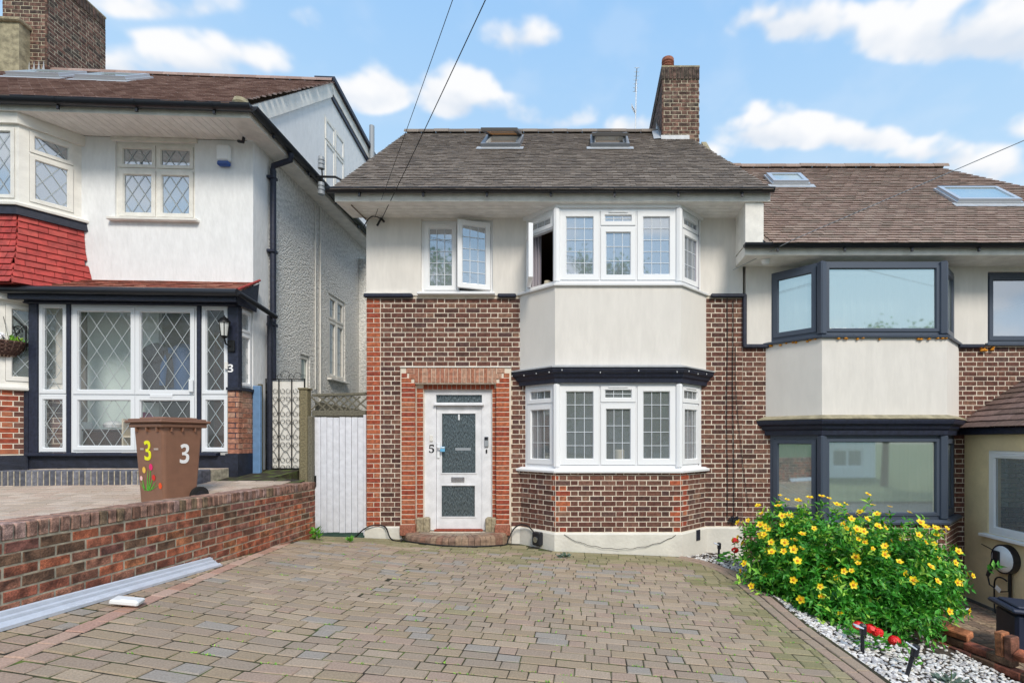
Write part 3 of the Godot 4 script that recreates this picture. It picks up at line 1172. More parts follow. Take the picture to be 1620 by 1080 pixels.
	for sd in [[-2.935, -2.725, -2.615], [-1.235, -1.445, -1.525]]:
		var xo: float = sd[0]
		var xi: float = sd[1]
		for r in 33:
			var y := 0.225 + r * 0.0767
			var top := y + 0.067
			# mitre at the head
			var cut := 0.0
			if top > 2.53:
				cut = (top - 2.53) * 0.86
			var w := absf(xi - xo) - cut
			if w > 0.03:
				var xc := (xo + xo + signf(xi - xo) * w) * 0.5
				sur.append([Transform3D(Basis(Vector3(0, 0, 1), rng.randf_range(-0.004, 0.004)), Vector3(xc, y + 0.0335, 0.052)), brick(w, 0.067, 0.05, 0.008, 0.0015, r % 3), pick([3, 2, 2, 2, 2])])
			if y < 2.40:
				sur.append([Transform3D(Basis(), Vector3((xi + sd[2]) * 0.5, y + 0.0335, -0.035)), brick(absf(xi - sd[2]) - 0.012, 0.067, 0.05, 0.006, 0.0015, r % 3), pick([2, 3, 2, 3, 1])])
	lay(H, "surround_brick", sur, "orange_brick", 150)
	var lint := []
	var nl := 19
	for k in nl:
		var x := lerpf(-2.70, -1.47, float(k) / (nl - 1))
		lint.append([Transform3D(Basis(Vector3(0, 0, 1), rng.randf_range(-0.01, 0.01)), Vector3(x, 2.635, 0.054)), brick(0.0605, 0.235, 0.05, 0.006, 0.0015, k % 3), rng.randi() % 4])
	for k in 2:
		var x: float = -2.80 if k == 0 else -1.37
		lint.append([Transform3D(Basis(), Vector3(x, 2.71, 0.054)), brick(0.12, 0.085, 0.05, 0.006), rng.randi() % 4])
		lint.append([Transform3D(Basis(), Vector3(x + (0.03 if k == 0 else -0.03), 2.62, 0.054)), brick(0.085, 0.085, 0.05, 0.006), rng.randi() % 4])
	lay(H, "lintel_brick", lint, "lintel_brick")
	var sol := []
	for k in 15:
		sol.append([Transform3D(Basis(), Vector3(-2.58 + k * 0.0757, 2.465, -0.03)), brick(0.065, 0.07, 0.05, 0.006), 1])
	lay(H, "soldier_brick", sol, "orange_brick")
	var back := MB.new()
	back.plate(-2.95, 0.16, -1.21, 2.765, [[-2.728, 0.1, -1.442, 2.508]], -0.01, 0.044)
	back.plate(-2.728, 0.16, -1.442, 2.508, [[-2.615, 0.1, -1.525, 2.43]], -0.2, -0.042)
	put("surround_mortar", back, M.mortar, H)
	var cap := MB.new()
	cap.cbox(Vector3(-2.08, 2.768, 0.03), Vector3(1.75, 0.02, 0.07), 0.006)
	put("surround_capping", cap, M.cream_paint, H)
	for k in [[-2.66, 0.12], [-2.56, 0.1], [-1.575, 0.1], [-1.475, 0.12]]:
		var stn := MB.new()
		stn.cbox(Vector3(k[0], 0.275, -0.03), Vector3(k[1] - 0.006, 0.24, 0.12), 0.02)
		put("base_stone", stn, M.stone, H)
	for x in [-2.83, -1.34]:
		var bl := MB.new()
		bl.cbox(Vector3(x, 0.205, 0.04), Vector3(0.24, 0.17, 0.11), 0.012)
		put("base_block", bl, M.terracotta, H)
	front_door(H)
	doorstep(H)
	# --- eaves
	var fas := MB.new()
	fas.cbox(Vector3(-0.52, 5.205, 0.545), Vector3(6.42, 0.15, 0.025), 0.004)
	put("fascia", fas, M.cream_paint, H)
	for k in 5:
		var sbd := MB.new()
		sbd.cbox(Vector3(-0.62, 5.135, 0.062 + k * 0.107), Vector3(6.2, 0.014, 0.101), 0.004)
		put("soffit_board", sbd, M.soffit_paint, H)
	gutter(H, Vector3(-3.80, 5.285, 0.625), Vector3(2.72, 5.285, 0.625))
	var fin := MB.new()
	fin.plate(2.33, 4.52, 2.60, 5.128, [], 0.02, 0.53)
	put("eaves_return", fin, M.cream_paint, H)
	var lend := MB.new()
	lend.prism(PackedVector2Array([Vector2(0.02, 5.13), Vector2(0.55, 5.13), Vector2(0.55, 5.28), Vector2(0.02, 5.75)]), -0.012, 0.012)
	put("eaves_end", lend, M.cream_paint, H, Transform3D(Basis(Vector3.UP, -PI / 2), Vector3(-3.70, 0, 0)))
	# --- roof: two slopes up to a ridge running along the street
	var e0 := Vector3(-3.74, 5.26, 0.66)
	var e1 := Vector3(2.68, 5.26, 0.66)
	var r0 := Vector3(-3.74, 7.93, -2.4)
	var r1 := Vector3(1.92, 7.93, -2.4)
	var deck := MB.new()
	deck.quad(e0, e1, r1, r0)
	deck.quad(Vector3(2.45, 5.26, -5.46), Vector3(-3.74, 5.26, -5.46), r0, r1)
	deck.face([e1, Vector3(2.45, 5.26, -5.46), r1], Vector3(1, 0, 0))
	deck.face([Vector3(-3.52, 5.1, 0.5), Vector3(-3.52, 5.1, -5.3), Vector3(-3.52, 7.8, -2.4)], Vector3(-1, 0, 0))
	var rf := put("roof", deck, PAL.roof_tile.mats[3], H)
	var vdir := (r0 - e0).normalized()
	var vh := (r0 - e0).length()
	# openings for the two roof windows: metres along the eave and up the slope
	var vel := [[1.80, 2.66, 2.46, 3.40], [3.82, 2.66, 4.48, 3.40]]
	var rt := tiles(e0 + vdir * -0.03, Vector3.RIGHT, vdir, vh, func(_y): return 0.0, func(y): return lerpf(6.44, 5.68, y / vh), 8, 0.165, 0.1, 0.010, vel)
	lay(rf, "tile", rt, "roof_tile", 0, "roof_tiles")
	for k in 19:
		var rb := MB.new()
		for q in 7:
			var a0 := PI * (q / 7.0)
			var a1 := PI * ((q + 1) / 7.0)
			var n0 := Vector3(0, sin(a0), cos(a0))
			var n1 := Vector3(0, sin(a1), cos(a1))
			rb.squad(n0 * 0.105, n0, Vector3(0.30, 0, 0) + n0 * 0.105, n0, Vector3(0.30, 0, 0) + n1 * 0.105, n1, n1 * 0.105, n1)
		put("ridge_tile", rb, PAL.roof_tile.mats[3 + k % 2], rf, at(-3.75 + k * 0.303, 7.90 + rng.randf_range(-0.006, 0.006), -2.4))
	for k in 2:
		roof_window(H, e0 + Vector3(vel[k][0], 0, 0) + vdir * vel[k][1], vdir, 0.66, 0.74, 0.27 if k == 0 else 0.16, false)
	chimney(H, Vector3(1.45, 0, -1.9), 0.74, 2.9, 7.0, 8.93, "stack_brick", true)
	# rear and party gable, so that nothing hangs in the air
	var party := MB.new()
	party.prism(PackedVector2Array([Vector2(0.27, 4.2), Vector2(5.3, 4.2), Vector2(5.3, 5.2), Vector2(2.4, 7.75), Vector2(0.27, 5.6)]), -0.1, 0.0)
	put("party_wall", party, M.old_render, H, Transform3D(Basis(Vector3.UP, PI / 2), Vector3(2.44, 0, 0)))


func front_door(H: Node3D) -> void:
	var D := node("front_door", H)
	var f := MB.new()
	f.plate(-2.615, 0.18, -1.525, 2.43, [[-2.43, 0.18, -1.695, 2.165], [-2.43, 2.22, -1.695, 2.345]], -0.17, -0.09)
	put("frame", f, M.white_paint, D)
	var wb := MB.new()
	wb.cbox(Vector3(-2.06, 2.185, -0.07), Vector3(0.80, 0.035, 0.06), 0.008)
	put("weather_bar", wb, M.white_paint, D)
	var tp := MB.new()
	tp.quad(Vector3(-2.43, 2.22, -0.125), Vector3(-1.695, 2.22, -0.125), Vector3(-1.695, 2.345, -0.125), Vector3(-2.43, 2.345, -0.125))
	put("fanlight", tp, M.obscure_glass, D)
	var leaf := MB.new()
	leaf.plate(-2.425, 0.20, -1.70, 2.16, [[-2.345, 1.09, -1.795, 2.05], [-2.35, 0.39, -1.805, 0.895]], -0.155, -0.11)
	put("leaf", leaf, M.white_paint, D)
	for q in [[-2.345, 1.09, -1.795, 2.05], [-2.35, 0.39, -1.805, 0.895]]:
		var bead := MB.new()
		bead.plate(q[0] - 0.012, q[1] - 0.012, q[2] + 0.012, q[3] + 0.012, [[q[0] + 0.006, q[1] + 0.006, q[2] - 0.006, q[3] - 0.006]], -0.109, -0.101)
		put("bead", bead, M.white_paint, D)
	for q in [[-2.345, 1.09, -1.795, 2.05], [-2.35, 0.39, -1.805, 0.895]]:
		var g := MB.new()
		g.quad(Vector3(q[0], q[1], -0.125), Vector3(q[2], q[1], -0.125), Vector3(q[2], q[3], -0.125), Vector3(q[0], q[3], -0.125))
		put("glass_panel", g, M.obscure_glass, D)
	var lb := MB.new()
	lb.cbox(Vector3(-2.085, 0.99, -0.10), Vector3(0.215, 0.075, 0.018), 0.006)
	lb.cbox(Vector3(-2.085, 0.992, -0.089), Vector3(0.16, 0.035, 0.01), 0.004)
	put("letterbox", lb, M.chrome, D)
	var hd := MB.new()
	hd.cbox(Vector3(-2.395, 1.45, -0.10), Vector3(0.045, 0.24, 0.014), 0.006)
	hd.tube([Vector3(-2.395, 1.50, -0.1), Vector3(-2.395, 1.50, -0.05), Vector3(-2.28, 1.50, -0.045)], 0.011, 8)
	put("handle", hd, M.white_plastic, D)
	var film := MB.new()
	film.cbox(Vector3(-2.315, 1.475, -0.052), Vector3(0.075, 0.085, 0.02), 0.006)
	put("handle_cover", film, M.blue_film, D)
	var kn := MB.new()
	kn.cbox(Vector3(-2.07, 1.985, -0.112), Vector3(0.028, 0.10, 0.02), 0.008)
	put("hook", kn, M.white_plastic, D)
	var notice := MB.new()
	notice.lohi(-2.13, 1.455, -0.1235, -1.88, 1.495, -0.1225)
	put("notice", notice, M.grey_plastic, D)
	lettering("house_number", "5", 0.13, Vector3(-2.50, 1.48, -0.087), M.black_print, D, "serif")
	var bp := MB.new()
	bp.cbox(Vector3(-2.505, 1.65, -0.082), Vector3(0.05, 0.1, 0.014), 0.004)
	put("bell_push", bp, M.cream_paint, D)
	var kp := MB.new()
	kp.cbox(Vector3(-1.62, 1.595, -0.075), Vector3(0.062, 0.16, 0.03), 0.006)
	put("entry_keypad", kp, M.grey_plastic, D)
	var kp2 := MB.new()
	kp2.cbox(Vector3(-1.62, 1.645, -0.058), Vector3(0.055, 0.05, 0.008), 0.003)
	put("keypad_screen", kp2, M.black_plastic, D)
	var lk := MB.new()
	lk.cbox(Vector3(-1.62, 1.44, -0.08), Vector3(0.026, 0.062, 0.02), 0.008)
	put("lock", lk, M.black_plastic, D)
	var th := MB.new()
	th.lohi(-2.45, 0.168, -0.16, -1.68, 0.196, -0.06)
	put("threshold", th, PAL.orange_brick.mats[3], D)


func lettering(called: String, text: String, size: float, p: Vector3, m: Material, parent: Node3D, kind := "sans", t := Transform3D()) -> MeshInstance3D:
	var tm := TextMesh.new()
	tm.text = text
	var f := SystemFont.new()
	f.font_names = PackedStringArray(["Droid Serif" if kind == "serif" else "Droid Sans"])
	f.font_weight = 700
	tm.font = f
	tm.font_size = 64
	tm.pixel_size = size / 46.0
	tm.depth = 0.004
	var o := MeshInstance3D.new()
	o.mesh = tm
	o.material_override = m
	o.transform = t * Transform3D(Basis(), p)
	o.name = numbered(parent, called)
	parent.add_child(o, true)
	return o


func doorstep(H: Node3D) -> void:
	var S := node("doorstep", H)
	var c := Vector3(-2.06, 0, 0.03)
	var top := 0.175
	var a := 0.80
	var d := 0.50
	var core := MB.new()
	var rim := []
	for k in 33:
		var t := PI * k / 32.0
		rim.append(c + Vector3(-cos(t) * (a - 0.03), 0, sin(t) * (d - 0.03)))
	for k in 32:
		core.face([c + Vector3(0, top - 0.012, 0), rim[k] + Vector3(0, top - 0.012, 0), rim[k + 1] + Vector3(0, top - 0.012, 0)], Vector3.UP)
		core.face([rim[k] + Vector3(0, -0.2, 0), rim[k + 1] + Vector3(0, -0.2, 0), rim[k + 1] + Vector3(0, top - 0.012, 0), rim[k] + Vector3(0, top - 0.012, 0)], rim[k] - c)
	put("core", core, M.grey_mortar, S)
	# bullnosed rim bricks, each a wedge
	var nb := 26
	for k in nb:
		var t0 := PI * (k + 0.04) / nb
		var t1 := PI * (k + 0.96) / nb
		var b := MB.new()
		var prof := [Vector2(0.0, -0.15), Vector2(0.0, top - 0.05), Vector2(0.015, top - 0.015), Vector2(0.05, top), Vector2(0.20, top)]
		var ring := []
		for t in [t0, t1]:
			var l := []
			for q in prof:
				l.append(c + Vector3(-cos(t) * (a - q.x), q.y, sin(t) * (d - q.x)))
			ring.append(l)
		for i in prof.size() - 1:
			var mid := Vector3(-cos(t0), 0.6 if i > 1 else 0.1, sin(t0))
			b.face([ring[0][i], ring[1][i], ring[1][i + 1], ring[0][i + 1]], mid)
		for e in 2:
			var pl: Array = ring[e].duplicate()
			pl.append(Vector3(ring[e][4].x, -0.15, ring[e][4].z))
			b.face(pl, Vector3(sin(t0), 0, cos(t0)) * (-1.0 if e == 0 else 1.0))
		put("step_brick", b, PAL.step_brick.mats[rng.randi() % 4], S)
	for k in 12:
		var t0 := PI * (k + 0.04) / 12.0
		var t1 := PI * (k + 0.96) / 12.0
		var b2 := MB.new()
		var y := top - 0.003
		b2.face([c + Vector3(-cos(t0) * (a - 0.21), y, sin(t0) * (d - 0.21)), c + Vector3(-cos(t1) * (a - 0.21), y, sin(t1) * (d - 0.21)), c + Vector3(-cos(t1) * (a - 0.42), y, sin(t1) * (d - 0.40)), c + Vector3(-cos(t0) * (a - 0.42), y, sin(t0) * (d - 0.40))], Vector3.UP)
		put("step_paver", b2, PAL.paver.mats[[1, 3, 5][rng.randi() % 3]], S)


# a hinged roof window standing open by «lift» radians
func roof_window(H: Node3D, p: Vector3, v: Vector3, w: float, l: float, lift: float, flush := false) -> void:
	var R := node("roof_window", H)
	var nn := Vector3.RIGHT.cross(v).normalized()
	var t := Transform3D(Basis(Vector3.RIGHT, v, nn), p)
	var f := MB.new()
	f.xf = t
	f.plate(-0.03, -0.03, w + 0.03, l + 0.03, [[0.045, 0.045, w - 0.045, l - 0.045]], -0.02, 0.05 if flush else 0.085)
	put("frame", f, M.zinc if flush else M.velux_frame, R)
	var fl := MB.new()
	fl.xf = t
	fl.quad(Vector3(-0.1, -0.16, 0.024), Vector3(w + 0.1, -0.16, 0.024), Vector3(w + 0.1, 0.0, 0.03), Vector3(-0.1, 0.0, 0.03))
	put("apron", fl, M.lead_flashing, R)
	var lin := MB.new()
	lin.xf = t
	lin.plate(0.045, 0.045, w - 0.045, l - 0.045, [[0.065, 0.065, w - 0.065, l - 0.065]], -0.25, 0.07)
	put("lining", lin, M.cream_paint, R)
	# the sash turns about its middle (half) or its head
	var hy := l
	var up := 0.045 if flush else 0.08
	var ts := t * Transform3D(Basis(), Vector3(0, hy, up)) * Transform3D(Basis(Vector3.RIGHT, -lift), Vector3()) * Transform3D(Basis(), Vector3(0, -hy, 0))
	var s := MB.new()
	s.xf = ts
	s.plate(0.0, 0.0, w, l, [[0.075, 0.075, w - 0.075, l - 0.075]], 0.0, 0.05)
	put("sash", s, M.zinc if flush else M.velux_dark, R)
	var bd := MB.new()
	bd.xf = ts
	bd.plate(0.07, 0.07, w - 0.07, l - 0.07, [[0.085, 0.085, w - 0.085, l - 0.085]], 0.0, 0.03)
	put("glazing_bead", bd, M.pine, R)
	var g := MB.new()
	g.xf = ts
	g.quad(Vector3(0.075, 0.075, 0.035), Vector3(w - 0.075, 0.075, 0.035), Vector3(w - 0.075, l - 0.075, 0.035), Vector3(0.075, l - 0.075, 0.035))
	put("pane", g, M.pane_milky if lift < 0.01 else M.pane_low, R)
	var bl := MB.new()
	bl.xf = t
	var bz := -0.1 if lift > 0.01 else up - 0.02
	bl.quad(Vector3(0.06, 0.06, bz), Vector3(w - 0.06, 0.06, bz), Vector3(w - 0.06, l - 0.06, bz), Vector3(0.06, l - 0.06, bz))
	put("blind", bl, M.cream_paint, R)


func chimney(H: Node3D, p: Vector3, w: float, depth: float, y0: float, y1: float, pal: String, pot: bool, face_right := false) -> void:
	var C := node("chimney", H)
	var core := MB.new()
	core.lohi(p.x + 0.008, y0, p.z - depth + 0.008, p.x + w - 0.008, y1 - 0.01, p.z - 0.008)
	put("core", core, M.grey_mortar, C)
	var items := []
	var crown := y1 - 0.26
	var tone := func(x: float, y: float, ww: float) -> int: return pick([3, 3, 2, 2, 1, 3, 3, 2, 0.6, 2, 1, 2])
	for k in 2:
		var fr := Transform3D(Basis(), Vector3(p.x, 0, p.z - 0.008))
		var l := w
		if k == 1:
			l = depth
			fr = Transform3D(Basis(Vector3.UP, PI / 2), Vector3(p.x + w - 0.008, 0, p.z)) if face_right else Transform3D(Basis(Vector3.UP, -PI / 2), Vector3(p.x + 0.008, 0, p.z - depth))
		items += bond(fr, 0.0, l, y0, crown, [], tone, 0.0767, true, k)
	lay(C, "brick", items, pal, 260)
	var cr := []
	for k in 2:
		var fr := Transform3D(Basis(), Vector3(p.x - 0.01, 0, p.z + 0.012))
		var l := w + 0.02
		if k == 1:
			l = depth
			fr = Transform3D(Basis(Vector3.UP, PI / 2), Vector3(p.x + w + 0.012, 0, p.z)) if face_right else Transform3D(Basis(Vector3.UP, -PI / 2), Vector3(p.x - 0.012, 0, p.z - depth))
		var q := 0.0
		while q < l - 0.03:
			cr.append([fr * Transform3D(Basis(), Vector3(q + 0.034, crown + 0.13, 0)), brick(0.066, 0.24, 0.04, 0.006), [5, 9, 5, 7][rng.randi() % 4]])
			q += 0.0757
	lay(C, "crown_brick", cr, pal, 120)
	var top := MB.new()
	top.lohi(p.x - 0.004, y1 - 0.02, p.z - depth - 0.004, p.x + w + 0.004, y1 + 0.02, p.z + 0.004)
	put("flaunching", top, M.old_render, C)
	if pot:
		var pb := MB.new()
		var pp := Vector3(p.x + 0.15, y1, p.z - 0.2)
		pb.lathe(pp, [Vector2(0.13, 0), Vector2(0.12, 0.03), Vector2(0.105, 0.05), Vector2(0.125, 0.07), Vector2(0.105, 0.09), Vector2(0.125, 0.115), Vector2(0.105, 0.14), Vector2(0.125, 0.165), Vector2(0.105, 0.19), Vector2(0.125, 0.215), Vector2(0.12, 0.28), Vector2(0.09, 0.295), Vector2(0.0, 0.31)], 18)
		put("chimney_pot", pb, M.terracotta, C)
		# stepped lead where the stack meets the tiles
		var ld := MB.new()
		ld.lohi(p.x - 0.02, 7.42, p.z + 0.002, p.x + 0.54, 7.575, p.z + 0.02)
		for k in 7:
			var zz := p.z - k * 0.11 + 0.05
			var yy := 7.62 + k * 0.096
			ld.face([Vector3(p.x - 0.016, yy - 0.16, zz), Vector3(p.x - 0.016, yy - 0.06, zz - 0.13), Vector3(p.x - 0.016, yy + 0.09, zz - 0.08)], Vector3(-1, 0, 0))
		ld.face([Vector3(p.x - 0.02, 7.50, p.z + 0.05), Vector3(p.x - 0.16, 7.50, p.z + 0.03), Vector3(p.x - 0.14, 7.93, p.z - 0.42), Vector3(p.x - 0.02, 7.95, p.z - 0.42)], Vector3(-0.4, 0.7, 0.6))
		put("flashing", ld, M.lead_flashing, C)


# ---------------------------------------------------------------- the right-hand house, one storey-step lower
func right_house() -> void:
	var H := node("brick_house")
	tag(H, "right house with dark grey window frames, a tan porch and a lower roof", "house", "houses in the street")
	var XL := 2.453
	var XR := 9.0
	var wall := MB.new()
	wall.plate(XL, -1.3, XR, 3.10, [[2.95, -0.55, 5.75, 1.75], [6.45, 0.0, 8.6, 1.3]], -0.25, 0.0)
	put("lower_wall", wall, M.mortar, H)
	var up := MB.new()
	up.plate(2.50, 3.10, XR, 4.45, [[2.95, 3.15, 5.75, 4.24], [6.32, 3.15, 8.3, 4.28]], -0.25, 0.016)
	put("upper_wall", up, M.cream_render, H)
	var sh := MB.new()
	sh.lohi(XR - 0.25, -1.3, -7.0, XR, 4.45, -0.252)
	sh.lohi(XL, -1.3, -7.0, XR - 0.252, 4.45, -6.75)
	put("side_walls", sh, M.cream_render, H)
	var fl := MB.new()
	fl.lohi(XL + 0.01, 1.78, -6.74, XR - 0.26, 1.98, -0.26)
	fl.lohi(XL + 0.01, 4.36, -6.74, XR - 0.26, 4.44, -0.26)
	fl.lohi(XL + 0.01, -0.8, -6.74, XR - 0.26, -0.65, -0.26)
	put("floors", fl, M.room_floor, H)
	var rw := MB.new()
	rw.lohi(XL + 0.01, -0.6, -3.9, XR - 0.27, 1.77, -3.8)
	rw.lohi(XL + 0.01, 2.0, -3.9, XR - 0.27, 4.35, -3.8)
	rw.lohi(5.95, -0.6, -3.8, 6.05, 4.35, -0.27)
	put("room_walls", rw, M.room_wall, H)
	# bricks
	var br := bond(Transform3D(), XL, 2.93, -1.2, 3.84, [[2.455, 3.085, 2.9, 4.0], [2.89, -1.3, 2.9, 3.2]], brown_tone, 0.0767, true, 1)
	br += bond(Transform3D(), 5.77, 8.2, -1.2, 3.09, [], brown_tone, 0.0767, true, 1)
	var bay := [Vector2(2.83, 0.0), Vector2(3.43, 0.6), Vector2(5.25, 0.6), Vector2(5.86, 0.0)]
	var bw := MB.new()
	bw.loft(bay, [Vector2(-0.12, -1.3), Vector2(0.0, -1.3), Vector2(0.0, 0.39), Vector2(-0.12, 0.39)])
	put("bay_wall", bw, M.mortar, H)
	for s in 3:
		var l: float = (bay[s] as Vector2).distance_to(bay[s + 1])
		br += bond(facet(bay[s], bay[s + 1]), 0.004, l - 0.004, -1.2, 0.38, [], brown_tone, 0.0767, true, s % 2)
	lay(H, "brick", br, "brown_brick", 280)
	# bay: sills, cornice, panel
	for q in [[0.39, 0.455, M.anthracite], [3.115, 3.165, M.anthracite]]:
		var sb := MB.new()
		sb.loft(bay, [Vector2(-0.1, q[0]), Vector2(0.05, q[0]), Vector2(0.055, q[0] + 0.03), Vector2(0.0, q[1]), Vector2(-0.1, q[1])])
		put("bay_sill", sb, q[2], H)
	var cor := MB.new()
	cor.loft(bay, [Vector2(-0.1, 1.695), Vector2(0.02, 1.695), Vector2(0.025, 1.76), Vector2(0.05, 1.79), Vector2(0.06, 1.83), Vector2(0.10, 1.86), Vector2(0.11, 1.90), Vector2(0.11, 1.925), Vector2(-0.1, 1.93)])
	put("bay_cornice", cor, M.navy_paint, H)
	var fla := MB.new()
	fla.loft(bay, [Vector2(0.0, 1.93), Vector2(0.12, 1.928), Vector2(0.12, 1.94), Vector2(0.02, 1.99), Vector2(-0.05, 1.99)])
	put("flashing", fla, M.old_render, H)
	var pn := MB.new()
	pn.loft(bay, [Vector2(-0.1, 1.96), Vector2(0.012, 1.96), Vector2(0.012, 3.112), Vector2(-0.1, 3.112)])
	put("bay_panel", pn, M.cream_render, H)
	var lid := MB.new()
	for y in [1.80, 3.08]:
		lid.quad(Vector3(bay[0].x, y, -0.24), Vector3(bay[3].x, y, -0.24), Vector3(bay[2].x, y, 0.5), Vector3(bay[1].x, y, 0.5))
	put("bay_floor", lid, M.room_floor, H)
	# expanding foam squeezed out under the upper frames
	var fo := MB.new()
	for k in 26:
		var t := rng.randf()
		var p := (bay[0] as Vector2).lerp(bay[1], t * t) if k < 14 else (bay[1] as Vector2).lerp(bay[2], rng.randf())
		fo.lathe(Vector3(p.x, 3.10 + rng.randf_range(-0.012, 0.012), p.y + 0.03), [Vector2(0.0, -0.016), Vector2(rng.randf_range(0.015, 0.03), -0.006), Vector2(0.018, 0.008), Vector2(0.0, 0.016)], 7)
	for k in 12:
		fo.lathe(Vector3(6.2 + rng.randf() * 0.22, 3.08 - rng.randf() * 0.05, 0.03), [Vector2(0.0, -0.02), Vector2(rng.randf_range(0.02, 0.035), -0.006), Vector2(0.02, 0.01), Vector2(0.0, 0.02)], 7)
	put("foam", fo, M.foam, H)
	# windows
	var wl := MB.offs(bay, -0.04)
	for lev in 2:
		var y0: float = 0.455 if lev == 0 else 3.165
		var hh: float = 1.24 if lev == 0 else 1.08
		for s in 3:
			var a: Vector2 = wl[s]
			var b: Vector2 = wl[s + 1]
			var l := a.distance_to(b)
			var t := facet(a, b)
			t.origin.y = y0
			if s == 1:
				window(H, "bay_window", t, l, hh, [[0.06, 0.05, l - 0.06, hh - 0.05, 0.045, null]], "anthracite", "pane_milky", "anthracite")
			else:
				window(H, "bay_window", t, l, hh, [[0.055, 0.055, l - 0.075, hh - 0.055, 0.07, null]], "anthracite", "pane_milky", "anthracite")
		for k in [1, 2]:
			var posts := MB.new()
			var p: Vector2 = wl[k]
			posts.cbox(Vector3(p.x, y0 + hh * 0.5, p.y), Vector3(0.11, hh, 0.11), 0.02, Basis(Vector3.UP, deg_to_rad(22.0 if k == 1 else -22.0)))
			put("bay_post", posts, M.anthracite, H)
	for q in [[-0.5, 1.7], [3.1, 4.24]]:
		var nb := MB.new()
		for k in 60:
			var x0 := lerpf(2.98, 5.72, k / 60.0)
			var x1 := lerpf(2.98, 5.72, (k + 1) / 60.0)
			var z0 := -0.10 + 0.025 * sin(k * 1.9)
			var z1 := -0.10 + 0.025 * sin((k + 1) * 1.9)
			nb.quad(Vector3(x0, q[0], z0), Vector3(x1, q[0], z1), Vector3(x1, q[1], z1), Vector3(x0, q[1], z0))
		put("net_curtain", nb, M.net_curtain, H)
	window(H, "casement_window", at(6.32, 3.15, -0.03), 1.9, 1.13, [[0.05, 0.05, 0.93, 1.08, 0.065, null, {"vent": 1}], [0.97, 0.05, 1.85, 1.08, 0.065, null]], "anthracite", "pane_high", "anthracite")
	var ws := MB.new()
	ws.cbox(Vector3(7.25, 3.125, 0.02), Vector3(1.95, 0.045, 0.1), 0.008)
	put("window_sill", ws, M.anthracite, H)
	# navy trim stepping down beside the bay
	for q in [[2.42, 3.895, 2.50, 3.895], [2.475, 3.10, 2.475, 3.92], [2.45, 3.10, 2.86, 3.10], [5.84, 3.10, 6.25, 3.10]]:
		var sb := MB.new()
		var dx: float = q[2] - q[0]
		var dy: float = q[3] - q[1]
		sb.cbox(Vector3((q[0] + q[2]) * 0.5, (q[1] + q[3]) * 0.5, 0.028), Vector3(maxf(dx, 0.06), maxf(dy, 0.06), 0.07 - 0.006 * dy), 0.014)
		put("string_course", sb, M.navy_paint, H)
	# eaves
	var fas := MB.new()
	fas.cbox(Vector3(5.75, 4.43, 0.50), Vector3(6.85, 0.14, 0.025), 0.004)
	put("fascia", fas, M.cream_paint, H)
	for k in 4:
		var sbd := MB.new()
		sbd.cbox(Vector3(5.75, 4.362, 0.075 + k * 0.122), Vector3(6.84, 0.014, 0.116), 0.004)
		put("soffit_board", sbd, M.soffit_paint, H)
	gutter(H, Vector3(2.30, 4.50, 0.575), Vector3(9.2, 4.50, 0.575))
	var er := MB.new()
	er.cbox(Vector3(2.345, 4.43, 0.25), Vector3(0.025, 0.14, 0.46), 0.004)
	put("eaves_return", er, M.cream_paint, H)
	# roof: ridge ends in a hip on the right
	var e0 := Vector3(2.62, 4.50, 0.62)
	var e1 := Vector3(10.0, 4.50, 0.62)
	var r0 := Vector3(1.6, 7.22, -2.4)
	var r1 := Vector3(7.2, 7.22, -2.4)
	var deck := MB.new()
	deck.face([e0, e1, r1, r0], Vector3(0, 1, 1))
	deck.face([Vector3(10.0, 4.5, 0.62), Vector3(10.0, 4.5, -5.4), r1], Vector3(1, 1, 0))
	deck.face([Vector3(2.62, 4.5, -5.4), Vector3(10.0, 4.5, -5.4), r1, r0], Vector3(0, 1, -1))
	var rf := put("roof", deck, PAL.rust_tile.mats[3], H)
	var vdir := Vector3(0, 2.72, -3.02).normalized()
	var vh := Vector3(0, 2.72, -3.02).length()
	e0.x = 1.0
	var o := e0 + vdir * -0.03
	# roof windows: one small, one large, both shut
	var v1 := [2.46, 2.8, 3.12, 3.32]
	var v2 := [5.32, 1.72, 6.40, 2.45]
	lay(rf, "tile", tiles(o, Vector3.RIGHT, vdir, vh, func(y): return lerpf(1.70, 0.68, y / vh), func(y): return lerpf(9.0, 6.2, y / vh), 6, 0.165, 0.1, 0.013, [v1, v2]), "rust_tile", 0, "roof_tiles")
	for k in 19:
		put("ridge_tile", ridge(0.30), PAL.rust_tile.mats[k % 3], rf, at(1.62 + k * 0.303, 7.19 + rng.randf_range(-0.006, 0.006), -2.4))
	for q in [v1, v2]:
		roof_window(H, e0 + Vector3(q[0], 0, 0) + vdir * q[1], vdir, q[2] - q[0], q[3] - q[1], 0.0, true)
	right_porch(H)


func ridge(l: float) -> MB:
	var rb := MB.new()
	for q in 7:
		var a0 := PI * (q / 7.0)
		var a1 := PI * ((q + 1) / 7.0)
		var n0 := Vector3(0, sin(a0), cos(a0))
		var n1 := Vector3(0, sin(a1), cos(a1))
		rb.squad(n0 * 0.105, n0, Vector3(l, 0, 0) + n0 * 0.105, n0, Vector3(l, 0, 0) + n1 * 0.105, n1, n1 * 0.105, n1)
	return rb


